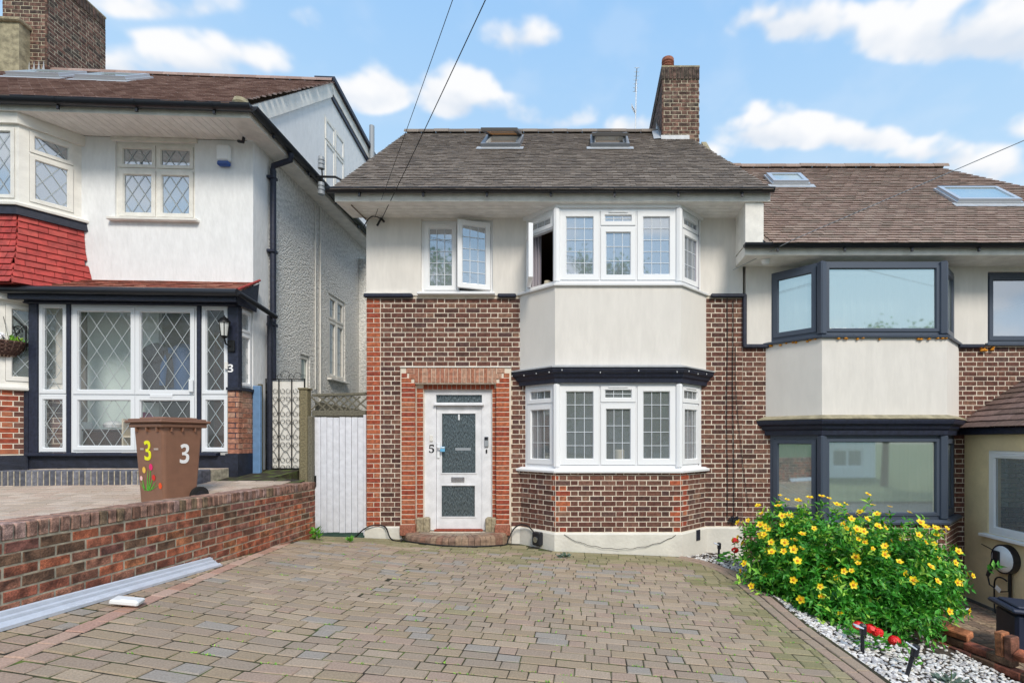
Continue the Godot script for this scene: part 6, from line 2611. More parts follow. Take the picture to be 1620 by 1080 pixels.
func small_plants() -> void:
	geranium(Vector3(2.62, bed_y(2.62, 3.3), 3.30), "red geranium with three flower heads at the front foot of the shrub", [Vector3(-0.10, 0.21, 0.0), Vector3(-0.02, 0.20, 0.05), Vector3(0.04, 0.17, 0.06), Vector3(0.16, 0.12, 0.12)], 0.17)
	geranium(Vector3(2.08, bed_y(2.08, 0.75), 0.75), "red geranium beside the bay plinth at the back end of the bed", [Vector3(0.02, 0.34, 0.05), Vector3(0.01, 0.21, 0.08)], 0.16)
	# seedlings and weeds
	var specs := [
		[Vector3(-3.78, 0, 0.98), 0.16, 60, "fresh_leaf", "bushy green weed growing at the far end of the garden wall"],
		[Vector3(2.09, 0, 2.30), 0.26, 22, "fresh_leaf", "self-sown green seedling in the border blocks beside the pebble bed"],
		[Vector3(-0.33, 0, 0.95), 0.07, 40, "dull_leaf", "flat clump of dark weeds on the drive in front of the bay"],
		[Vector3(2.80, 0, 3.62), 0.2, 30, "fresh_leaf", "young lime-green plant behind the second stake light"],
		[Vector3(3.05, 0, 3.75), 0.14, 70, "dull_leaf", "grey-green rosette plant among the white pebbles by the broken edging"],
		[Vector3(2.98, 0, 4.25), 0.1, 40, "dark_leaf", "dark red leafy plant in the pebbles at the bottom of the bed"],
		[Vector3(-3.35, 0, 0.9), 0.06, 26, "fresh_leaf", "low weed in front of the white side gate"]]
	for s in specs:
		var p: Vector3 = s[0]
		p.y = drive_y(p.x, p.z) if p.x < edge_x(p.z) + 0.06 else bed_y(p.x, p.z)
		var W := node("weed", null, Transform3D(Basis(), p))
		tag(W, s[4], "plant")
		var h: float = s[1]
		var tr := []
		var cols := []
		var flat: bool = s[3] == "dull_leaf" or s[3] == "dark_leaf"
		for k in int(s[2]):
			var a := rng.randf() * TAU
			var d := Vector3(cos(a), rng.randf_range(0.15, 0.7) if flat else rng.randf_range(0.2, 1.4), sin(a)).normalized()
			var q := Vector3(cos(a), 0, sin(a)) * rng.randf() * h * (1.0 if flat else 0.4) + Vector3(0, rng.randf() * h * (0.3 if flat else 0.95), 0)
			tr.append(Transform3D(basis_along(d, rng.randf() * TAU).scaled(Vector3.ONE * rng.randf_range(0.6, 1.2)), q))
			cols.append(Color(1, 1, 1) * rng.randf_range(0.75, 1.0))
		var lm: StandardMaterial3D = M[s[3]]
		lm.vertex_color_use_as_albedo = true
		scatter(W, "leaves", leaf_mesh(0.07, 0.032), tr, cols, lm)
		var st := MB.new()
		st.tube([Vector3.ZERO, Vector3(0.01, h * 0.6, 0.0), Vector3(0.0, h, 0.01)], 0.004, 5)
		put("stem", st, M.stem_green, W)
	# moss and grass in the joints of the drive
	var tr2 := []
	var cols2 := []
	for k in 420:
		var z := 0.7 + pow(rng.randf(), 0.7) * 4.4
		var row := roundf((z - 0.06) / 0.125)
		z = 0.06 + row * 0.125
		var x := rng.randf_range(border_x(z) + 0.1, edge_x(z) - 0.3)
		if rng.randf() < 0.45:
			x = lerpf(x, edge_x(z) - 0.25, rng.randf())
		if in_bay(x, z):
			continue
		var n := 3 + rng.randi() % 6
		for q in n:
			var a := rng.randf() * TAU
			tr2.append(Transform3D(basis_along(Vector3(cos(a) * 0.8, rng.randf_range(0.2, 1.0), sin(a) * 0.5), rng.randf() * TAU).scaled(Vector3.ONE * rng.randf_range(0.4, 1.0)), Vector3(x + rng.randf_range(-0.05, 0.05), drive_y(x, z) - 0.006, z + rng.randf_range(-0.004, 0.004))))
			cols2.append(PAL.leaf.lin[[3, 4, 6, 1][rng.randi() % 4]])
	var mi := scatter(self, "joint_weeds", leaf_mesh(0.024, 0.009), tr2, cols2, PAL.leaf.vert)
	mi.set_meta("label", "tiny weeds and moss in the joints of the paved drive")
	mi.set_meta("category", "weeds")


# ---------------------------------------------------------------- loose things
func wheelie_bin() -> void:
	var B := node("wheelie_bin", null, Transform3D(Basis(Vector3.UP, deg_to_rad(-16.0)), Vector3(-4.89, 0.87, 2.1)))
	tag(B, "brown wheelie bin with a yellow and a white number 3 and a tulip sticker", "wheelie bin")
	var wt := 0.46
	var wb := 0.38
	var dt := 0.45
	var db := 0.36
	var y0 := 0.03
	var y1 := 0.93
	var body := MB.new()
	# tapered tub with rounded corners
	var ring := func(y: float) -> Array:
		var t := (y - y0) / (y1 - y0)
		var hw := lerpf(wb, wt, t) * 0.5
		var hd := lerpf(db, dt, t) * 0.5
		var l := []
		for k in [[1, 1], [-1, 1], [-1, -1], [1, -1]]:
			for q in 4:
				var a := atan2(k[1], k[0]) - PI * 0.25 + PI * 0.5 * q / 3.0
				var r := 0.03
				l.append(Vector3(k[0] * (hw - r) + cos(a) * r, y, k[1] * (hd - r) + sin(a) * r))
		return l
	var lv := [y0, y0 + 0.25, 0.55, 0.75, y1]
	for i in lv.size() - 1:
		var A: Array = ring.call(lv[i])
		var C: Array = ring.call(lv[i + 1])
		for k in 16:
			var k2 := (k + 1) % 16
			body.face([A[k], A[k2], C[k2], C[k]], (A[k] + A[k2]) * Vector3(1, 0, 1))
	body.face(ring.call(y0), Vector3.DOWN)
	put("tub", body, M.bin_brown, B)
	# raised front panel edge and rim
	var rim := MB.new()
	rim.cbox(Vector3(0, y1 - 0.01, 0), Vector3(wt + 0.06, 0.05, dt + 0.06), 0.012)
	put("rim", rim, M.bin_brown, B)
	for q in [[-0.16, 1], [0.0, 1], [0.16, 1], [-0.12, 2], [0.02, 2], [0.14, 2]]:
		var g := MB.new()
		if q[1] == 1:
			g.cbox(Vector3(q[0], y1 - 0.055, dt * 0.5 + 0.008), Vector3(0.012, 0.06, 0.03), 0.003)
		else:
			g.cbox(Vector3(wt * 0.5 + 0.008, y1 - 0.055, q[0]), Vector3(0.03, 0.06, 0.012), 0.003)
		put("rib", g, M.bin_brown, B)
	var lid := MB.new()
	lid.cbox(Vector3(0, y1 + 0.032, 0.0), Vector3(wt + 0.11, 0.032, dt + 0.12), 0.012)
	lid.cbox(Vector3(0, y1 + 0.055, 0.01), Vector3(wt + 0.07, 0.022, dt + 0.06), 0.01)
	lid.cbox(Vector3(0, y1 + 0.072, 0.0), Vector3(wt - 0.06, 0.022, dt - 0.08), 0.01)
	put("lid", lid, M.bin_brown, B)
	var ln := MB.new()
	ln.cbox(Vector3(-0.03, y1 + 0.085, 0.08), Vector3(0.16, 0.012, 0.05), 0.005)
	ln.cbox(Vector3(0.15, y1 + 0.08, -0.08), Vector3(0.05, 0.012, 0.14), 0.005)
	put("lid_grip", ln, M.bin_brown, B)
	var hd := MB.new()
	hd.tube([Vector3(-0.2, y1 + 0.02, -dt * 0.5 - 0.06), Vector3(0.2, y1 + 0.02, -dt * 0.5 - 0.06)], 0.014, 8)
	put("handle", hd, M.bin_brown, B)
	for sx in [-1.0, 1.0]:
		var wh := MB.new()
		var cx: float = sx * 0.215
		var c := Vector3(cx, 0.10, -0.19)
		wh.tube([c - Vector3(0.022, 0, 0), c + Vector3(0.022, 0, 0)], 0.10, 20)
		put("wheel", wh, M.rubber, B)
		var hb := MB.new()
		hb.tube([c - Vector3(0.026, 0, 0), c + Vector3(0.026, 0, 0)], 0.05, 14)
		put("hub", hb, M.black_plastic, B)
	var tilt := atan2((dt - db) * 0.5, y1 - y0)
	var ff := Transform3D(Basis(Vector3.RIGHT, tilt), Vector3(0, y0, db * 0.5 + 0.003))
	var sf := Transform3D(Basis(Vector3.UP, PI / 2), Vector3()) * Transform3D(Basis(Vector3.RIGHT, atan2((wt - wb) * 0.5, y1 - y0)), Vector3(0, y0, wb * 0.5 + 0.003))
	var narrow := Transform3D(Basis().scaled(Vector3(0.68, 1, 1)), Vector3.ZERO)
	lettering("front_number", "3", 0.22, Vector3(-0.03, 0.60, 0.0), M.yellow_print, B, "sans", ff * narrow)
	lettering("side_number", "3", 0.22, Vector3(0.03, 0.56, 0.0), M.white_print, B, "sans", sf * narrow)
	var gl := MB.new()
	gl.xf = ff
	for k in [[-0.105, 0.055], [0.115, 0.07]]:
		gl.lohi(k[0] - k[1] * 0.5, 0.612, 0.0, k[0] + k[1] * 0.5, 0.634, 0.0015)
	put("printed_line", gl, M.print_grey, B)
	var st := MB.new()
	st.xf = ff
	for q in [[-0.10, 0.16, -0.13, 0.30], [-0.06, 0.15, -0.03, 0.38], [-0.04, 0.15, 0.02, 0.42], [-0.03, 0.16, 0.05, 0.31], [-0.02, 0.15, 0.14, 0.23], [-0.09, 0.15, -0.16, 0.24], [0.0, 0.16, 0.08, 0.25]]:
		var a := Vector3(q[0], q[1], 0.0012)
		var b := Vector3(q[2], q[3], 0.0012)
		var s := Vector3(0.010, 0, 0)
		st.quad(a - s, a + s, b + s * 0.25, b - s * 0.25)
	put("sticker_stems", st, M.leaf_print, B)
	for q in [[-0.09, 0.385, "gold_print", 0.034], [0.02, 0.42, "pink_print", 0.036], [-0.14, 0.29, "pale_print", 0.026], [0.055, 0.30, "red_print", 0.032], [0.15, 0.21, "orange_print", 0.033]]:
		var fb := MB.new()
		fb.xf = ff
		var pts := []
		for k in 9:
			var a := TAU * k / 9.0
			pts.append(Vector3(q[0] + cos(a) * q[3] * 0.8, q[1] + sin(a) * q[3] * 1.1, 0.002))
		fb.face(pts, Vector3(0, 0, 1))
		put("sticker_tulip", fb, M[q[2]], B)


func navy_box() -> void:
	var B := node("bin", null, Transform3D(Basis(Vector3.UP, deg_to_rad(-12.0)), Vector3(5.12, -0.88, 2.15)))
	tag(B, "dark navy lidded bin on the brick path at the right edge", "bin")
	var b := MB.new()
	b.cbox(Vector3(0, 0.27, 0), Vector3(0.5, 0.52, 0.42), 0.03)
	put("tub", b, M.bin_navy, B)
	var l := MB.new()
	l.cbox(Vector3(0.0, 0.56, 0.0), Vector3(0.62, 0.05, 0.52), 0.018, Basis(Vector3(0, 0, 1), -0.06))
	l.cbox(Vector3(0.02, 0.595, 0.0), Vector3(0.5, 0.03, 0.4), 0.012, Basis(Vector3(0, 0, 1), -0.06))
	put("lid", l, M.bin_navy, B)
	var h := MB.new()
	h.cbox(Vector3(-0.1, 0.49, 0.215), Vector3(0.14, 0.10, 0.03), 0.01)
	put("handle", h, M.black_plastic, B)


func charger() -> void:
	# on the porch's left wall, facing -x
	var fr := Transform3D(Basis(Vector3(0, 0, 1), Vector3.UP, Vector3(-1, 0, 0)), Vector3(5.948, -0.06, 0.86))
	var C := node("car_charger", null, fr)
	tag(C, "round white and black car charger with its cable on the tan porch wall", "charger")
	var back := MB.new()
	back.tube([Vector3(0, 0, 0), Vector3(0, 0, 0.09)], 0.205, 28)
	put("body", back, M.black_plastic, C)
	var f := MB.new()
	var prof := [Vector2(0.0, 0.13), Vector2(0.10, 0.128), Vector2(0.16, 0.115), Vector2(0.185, 0.09)]
	for i in 3:
		for k in 24:
			var a0 := TAU * k / 24.0
			var a1 := TAU * (k + 1) / 24.0
			var d0 := Vector3(cos(a0), sin(a0), 0)
			var d1 := Vector3(cos(a1), sin(a1), 0)
			var z := Vector3(0, 0, 1)
			f.squad(d0 * prof[i].x + z * prof[i].y, z + d0 * 0.4 * i, d1 * prof[i].x + z * prof[i].y, z + d1 * 0.4 * i, d1 * prof[i + 1].x + z * prof[i + 1].y, z + d1 * 0.4 * (i + 1), d0 * prof[i + 1].x + z * prof[i + 1].y, z + d0 * 0.4 * (i + 1))
	put("cover", f, M.white_plastic, C)
	var sw := MB.new()
	sw.cbox(Vector3(-0.05, -0.01, 0.135), Vector3(0.12, 0.24, 0.03), 0.012)
	put("holster", sw, M.black_plastic, C)
	var gun := MB.new()
	gun.tube([Vector3(-0.07, -0.02, 0.15), Vector3(-0.09, -0.17, 0.19), Vector3(-0.16, -0.27, 0.17)], 0.032, 10, 0.024)
	put("plug", gun, M.black_plastic, C)
	var cb := MB.new()
	cb.tube([Vector3(-0.16, -0.27, 0.17), Vector3(-0.15, -0.40, 0.15), Vector3(0.0, -0.46, 0.12), Vector3(0.12, -0.42, 0.1), Vector3(0.10, -0.2, 0.08)], 0.011, 8)
	var pts := []
	for k in 24:
		var t := k / 23.0
		var a := -0.6 + t * 4.4
		pts.append(Vector3(-0.02 - sin(a) * 0.24 * (0.6 + t * 0.4), -0.52 + cos(a) * 0.27 - t * 0.08, 0.07 + 0.04 * sin(t * 9.0)))
	cb.tube(pts, 0.011, 8)
	put("cable", cb, M.cable_black, C)
	var pipe := MB.new()
	pipe.tube([Vector3(0.06, -0.18, 0.03), Vector3(0.06, -0.80, 0.03)], 0.02, 8)
	put("conduit", pipe, M.cable_black, C)
	var tg := MB.new()
	tg.cbox(Vector3(0.0, -0.42, 0.15), Vector3(0.09, 0.07, 0.004), 0.001, Basis(Vector3(0, 0, 1), -0.5))
	put("paper_tag", tg, M.white_print, C)
	var wr := MB.new()
	wr.tube([Vector3(-0.20, 0.06, 0.02), Vector3(-0.30, 0.09, 0.03), Vector3(-0.42, 0.13, 0.06)], 0.006, 6)
	put("loose_wire", wr, M.cable_black, C)


func stake_light(p: Vector3, lean: float, h: float, label: String) -> void:
	var L := node("stake_light", null, Transform3D(Basis(Vector3(0, 0, 1), lean) * Basis(Vector3.RIGHT, 0.08), p))
	tag(L, label, "garden light", "black stake lights in the bed")
	var s := MB.new()
	s.cbox(Vector3(0, h * 0.5, 0), Vector3(0.030, h, 0.026), 0.006)
	put("stake", s, M.black_plastic, L)
	var hd := MB.new()
	hd.cbox(Vector3(0, h - 0.03, 0.012), Vector3(0.05, 0.10, 0.05), 0.01)
	put("head", hd, M.black_plastic, L)
	var pn := MB.new()
	pn.cbox(Vector3(-0.045, h + 0.005, 0.02), Vector3(0.075, 0.012, 0.055), 0.003, Basis(Vector3(0, 0, 1), -0.35))
	put("solar_panel", pn, M.galv_blue, L)


func white_strip() -> void:
	# a length of pressed white trim lying along the foot of the garden wall
	var Z0 := 6.3
	var Z1 := 3.02
	var b := MB.new()
	var prof := [Vector2(0.0, 0.075), Vector2(0.022, 0.070), Vector2(0.030, 0.048), Vector2(0.056, 0.042), Vector2(0.064, 0.024), Vector2(0.094, 0.018), Vector2(0.120, 0.006), Vector2(0.120, 0.0), Vector2(0.09, 0.010), Vector2(0.06, 0.016), Vector2(0.052, 0.034), Vector2(0.026, 0.040), Vector2(0.018, 0.062), Vector2(0.0, 0.067)]
	var n := 8
	for i in n:
		var za := lerpf(Z0, Z1, float(i) / n)
		var zb := lerpf(Z0, Z1, float(i + 1) / n)
		for k in prof.size():
			var p: Vector2 = prof[k]
			var q: Vector2 = prof[(k + 1) % prof.size()]
			var xa := wall_x(za) + 0.012
			var xb := wall_x(zb) + 0.012
			var P := [Vector3(xa + p.x, drive_y(xa, za) + p.y, za), Vector3(xa + q.x, drive_y(xa + 0.1, za) + q.y, za), Vector3(xb + q.x, drive_y(xb + 0.1, zb) + q.y, zb), Vector3(xb + p.x, drive_y(xb, zb) + p.y, zb)]
			b.face(P, Vector3(q.y - p.y, p.x - q.x, 0) * -1.0)
	for z in [Z0, Z1]:
		var xa := wall_x(z) + 0.012
		for k in range(0, 6):
			var P := []
			for j in [k, k + 1, 12 - k, 13 - k]:
				P.append(Vector3(xa + prof[j].x, drive_y(xa + 0.08, z) + prof[j].y, z))
			b.face(P, Vector3(0, 0, 1 if z == Z0 else -1))
	tag(put("metal_strip", b, M.galv_blue), "long pressed white metal trim lying along the foot of the garden wall", "metal strip")
	var w := node("plastic_box", null, Transform3D(Basis(Vector3.UP, 0.35) * Basis(Vector3(0, 0, 1), -0.22), Vector3(-3.30, drive_y(-3.30, 4.38) + 0.035, 4.38)))
	tag(w, "small white plastic box lying on the white metal trim by the garden wall", "plastic box")
	var c := MB.new()
	c.cbox(Vector3.ZERO, Vector3(0.17, 0.035, 0.11), 0.008)
	put("case", c, M.white_plastic, w)
	var d := MB.new()
	d.cbox(Vector3(0.02, 0.018, 0.01), Vector3(0.10, 0.008, 0.06), 0.003)
	put("raised_panel", d, M.white_plastic, w)


func on_left_house() -> void:
	var T0 := Transform3D(Basis(Vector3.UP, deg_to_rad(3.0)), Vector3(-5.2, 0, 0.15))
	# alarm box
	var A := node("alarm_box", null, T0 * at(-0.41, 5.98, 0.0))
	tag(A, "white burglar alarm box with a blue foot high on the white house", "alarm box")
	var a := MB.new()
	a.cbox(Vector3(0, 0.05, 0.045), Vector3(0.19, 0.24, 0.085), 0.02)
	put("case", a, M.white_plastic, A)
	var a2 := MB.new()
	a2.cbox(Vector3(0, -0.105, 0.045), Vector3(0.18, 0.075, 0.08), 0.02)
	put("strobe", a2, M.blue_plastic, A)
	# camera under the eaves
	var cc := MB.new()
	cc.tube([Vector3(0, 0.08, 0), Vector3(0, 0.0, 0.02), Vector3(-0.02, -0.03, 0.1)], 0.022, 8)
	tag(put("security_camera", cc, M.black_plastic, null, T0 * at(-0.08, 6.17, 0.1)), "small black security camera under the eaves corner of the white house", "camera")
	# wall lantern
	var L := node("wall_lantern", null, T0 * at(-0.10, 3.25, 0.37))
	tag(L, "dark six-sided wall lantern on the porch corner post", "lantern")
	var l1 := MB.new()
	l1.lathe(Vector3(-0.03, 0, 0.10), [Vector2(0.0, 0.20), Vector2(0.015, 0.17), Vector2(0.04, 0.15), Vector2(0.085, 0.10), Vector2(0.09, 0.085), Vector2(0.0, 0.085)], 6)
	put("hood", l1, M.iron, L)
	var l2 := MB.new()
	l2.lathe(Vector3(-0.03, 0, 0.10), [Vector2(0.0, -0.12), Vector2(0.045, -0.11), Vector2(0.068, 0.085)], 6)
	put("glass", l2, M.lamp_glass, L)
	var l3 := MB.new()
	for k in 6:
		var an := TAU * k / 6.0
		var d := Vector3(cos(an), 0, sin(an))
		l3.tube([Vector3(-0.03, -0.115, 0.10) + d * 0.047, Vector3(-0.03, 0.085, 0.10) + d * 0.07], 0.006, 5)
	l3.lathe(Vector3(-0.03, 0, 0.10), [Vector2(0.0, -0.15), Vector2(0.03, -0.135), Vector2(0.052, -0.11), Vector2(0.0, -0.105)], 6)
	put("cage", l3, M.iron, L)
	var l4 := MB.new()
	l4.tube([Vector3(-0.03, -0.14, 0.10), Vector3(-0.02, -0.22, 0.09), Vector3(0.01, -0.26, 0.01)], 0.012, 6)
	l4.cbox(Vector3(0.01, -0.24, 0.01), Vector3(0.10, 0.17, 0.03), 0.01)
	put("bracket", l4, M.iron, L)
	# hanging basket on its scrolled arm
	var Bk := node("basket_bracket", null, T0 * at(-2.98, 3.22, 0.36))
	tag(Bk, "black scrolled iron bracket holding the flower basket on the porch post", "bracket")
	var b1 := MB.new()
	b1.tube([Vector3(0, -0.30, 0.0), Vector3(0, 0.06, 0.0)], 0.010, 6)
	b1.tube([Vector3(0, 0.03, 0.0), Vector3(-0.26, 0.33, 0.08), Vector3(-0.29, 0.32, 0.085)], 0.010, 6)
	var sp := []
	for k in 22:
		var t := k / 21.0
		var an := -0.3 + t * 8.2
		sp.append(Vector3(-0.09 + cos(an) * 0.075 * (1 - t * 0.7), -0.02 + sin(an) * 0.08 * (1 - t * 0.7), 0.03))
	b1.tube(sp, 0.007, 5)
	b1.tube([Vector3(0, -0.26, 0.0), Vector3(-0.10, -0.10, 0.03), Vector3(-0.16, 0.14, 0.05), Vector3(-0.24, 0.30, 0.075)], 0.008, 5)
	put("arm", b1, M.iron, Bk)
	var Hb := node("hanging_basket", null, T0 * at(-3.22, 2.90, 0.44))
	tag(Hb, "woven hanging basket with white and purple flowers by the porch", "hanging basket")
	var wk := MB.new()
	for r in 9:
		var t := r / 8.0
		var rad := lerpf(0.10, 0.25, pow(t, 0.6))
		var pts := []
		for k in 41:
			var an := TAU * k / 40.0
			var rr := rad + 0.008 * (1 if (k + r) % 2 else -1)
			pts.append(Vector3(cos(an) * rr, -0.08 + t * 0.2, sin(an) * rr))
		wk.tube(pts, 0.014, 5)
	put("weave", wk, M.wicker, Hb)
	var cane := MB.new()
	for k in 20:
		var an := TAU * k / 20.0
		cane.tube([Vector3(cos(an) * 0.10, -0.09, sin(an) * 0.10), Vector3(cos(an) * 0.20, 0.02, sin(an) * 0.20), Vector3(cos(an) * 0.255, 0.125, sin(an) * 0.255)], 0.007, 5)
	put("canes", cane, M.wicker_pale, Hb)
	var soil := MB.new()
	soil.lathe(Vector3(0, 0, 0), [Vector2(0.09, -0.09), Vector2(0.22, 0.06), Vector2(0.0, 0.10)], 16)
	put("compost", soil, M.soil, Hb)
	var tr := []
	var cols := []
	for k in 110:
		var an := rng.randf() * TAU
		var rr := sqrt(rng.randf()) * 0.25
		tr.append(Transform3D(basis_along(Vector3(cos(an), 1.1, sin(an)), rng.randf() * TAU).scaled(Vector3.ONE * rng.randf_range(0.7, 1.2)), Vector3(cos(an) * rr, 0.09 + rng.randf() * 0.08, sin(an) * rr)))
		cols.append(PAL.leaf.lin[[3, 4, 1, 6][rng.randi() % 4]])
	scatter(Hb, "leaves", leaf_mesh(0.085, 0.04), tr, cols, PAL.leaf.vert)
	for q in [[Vector3(0.02, 0.22, 0.10), "petal_white"], [Vector3(0.11, 0.20, 0.12), "petal_white"], [Vector3(-0.03, 0.19, 0.18), "petal_white"], [Vector3(0.15, 0.16, 0.16), "petal_white"], [Vector3(0.05, 0.18, 0.20), "petal_white"], [Vector3(-0.22, 0.15, 0.10), "petal_purple"], [Vector3(-0.18, 0.16, 0.17), "petal_purple"], [Vector3(-0.24, 0.12, 0.02), "petal_purple"]]:
		var fb := MB.new()
		for k in 7:
			var d := Vector3(rng.randfn(), rng.randfn() * 0.5 + 0.5, rng.randfn() + 0.6).normalized()
			var c: Vector3 = q[0] + d * 0.03
			var s := d.cross(Vector3.UP).normalized() * 0.03
			var u := d.cross(s).normalized() * 0.03
			fb.face([c - s, c - s * 0.4 - u, c + s * 0.5 - u, c + s, c + s * 0.4 + u, c - s * 0.5 + u], d)
		put("blossom", fb, M[q[1]], Hb)
	var ch := MB.new()
	for k in 3:
		var an := TAU * k / 3.0 + 0.5
		ch.tube([Vector3(cos(an) * 0.24, 0.12, sin(an) * 0.24), Vector3(-0.02, 0.64, 0.0)], 0.003, 4)
	put("chain", ch, M.iron, Hb)
	# coats and shoe rack behind the porch glass
	for q in [[-1.52, "coat_black", 1.0, "black patterned coat hanging inside the glazed porch"], [-1.12, "coat_blue", 0.95, "blue coat hanging inside the glazed porch beside the black one"]]:
		var cb := MB.new()
		var prof := [Vector2(0.0, -0.85), Vector2(0.27, -0.84), Vector2(0.25, -0.5), Vector2(0.22, -0.2), Vector2(0.2, 0.0), Vector2(0.10, 0.07), Vector2(0.0, 0.09)]
		cb.lathe(Vector3.ZERO, prof, 18, 1.0, 0.42)
		for s in [-1.0, 1.0]:
			cb.tube([Vector3(0.17 * s, 0.0, 0.02), Vector3(0.27 * s, -0.3, 0.05), Vector3(0.28 * s, -0.62, 0.07)], 0.06, 8, 0.05)
		tag(put("coat", cb, M[q[1]], null, T0 * at(q[0], 3.05, -0.12).scaled_local(Vector3.ONE * q[2])), q[3], "coat")
	var R := node("shoe_rack", null, T0 * at(-1.55, 1.42, 0.05))
	tag(R, "cream shoe rack standing inside the glazed porch", "shoe rack")
	for y in [0.02, 0.25, 0.48]:
		var sb := MB.new()
		sb.cbox(Vector3(0, y, 0), Vector3(0.5, 0.025, 0.24), 0.003)
		put("shelf", sb, M.carton, R)
	for x in [-0.25, 0.25]:
		var sb := MB.new()
		sb.cbox(Vector3(x, 0.26, 0), Vector3(0.025, 0.52, 0.24), 0.003)
		put("side", sb, M.carton, R)
	var Cb := node("chest", null, T0 * at(-2.1, 1.42, 0.02))
	tag(Cb, "dark wooden chest on the porch floor left of the shoe rack", "chest")
	var c1 := MB.new()
	c1.cbox(Vector3(0, 0.17, 0), Vector3(0.54, 0.33, 0.3), 0.01)
	put("body", c1, M.dark_wood, Cb)
	var c2 := MB.new()
	c2.cbox(Vector3(0, 0.35, 0), Vector3(0.56, 0.03, 0.32), 0.006)
	put("lid", c2, M.dark_wood, Cb)
	for q in [[-2.05, 1.80, "white_plastic", "pale trainers on top of the dark porch chest"], [-1.60, 1.93, "pink_cloth", "pink folded cloth on top of the shoe rack"]]:
		var tb := MB.new()
		tb.lathe(Vector3.ZERO, [Vector2(0.0, 0.0), Vector2(0.13, 0.01), Vector2(0.14, 0.06), Vector2(0.07, 0.11), Vector2(0.0, 0.12)], 12, 1.0, 0.6)
		tag(put("shoes" if q[2] == "white_plastic" else "cloth", tb, M[q[2]], null, T0 * at(q[0], q[1], 0.03)), q[3], "shoes" if q[2] == "white_plastic" else "cloth")
	var wr := MB.new()
	var ring := []
	for k in 25:
		var an := TAU * k / 24.0
		ring.append(Vector3(cos(an) * 0.07, sin(an) * 0.07, 0))
	wr.tube(ring, 0.028, 7)
	tag(put("wreath", wr, M.dark_leaf, null, T0 * at(-1.83, 2.80, -0.25)), "small dark wreath on the pale wall inside the porch", "wreath")


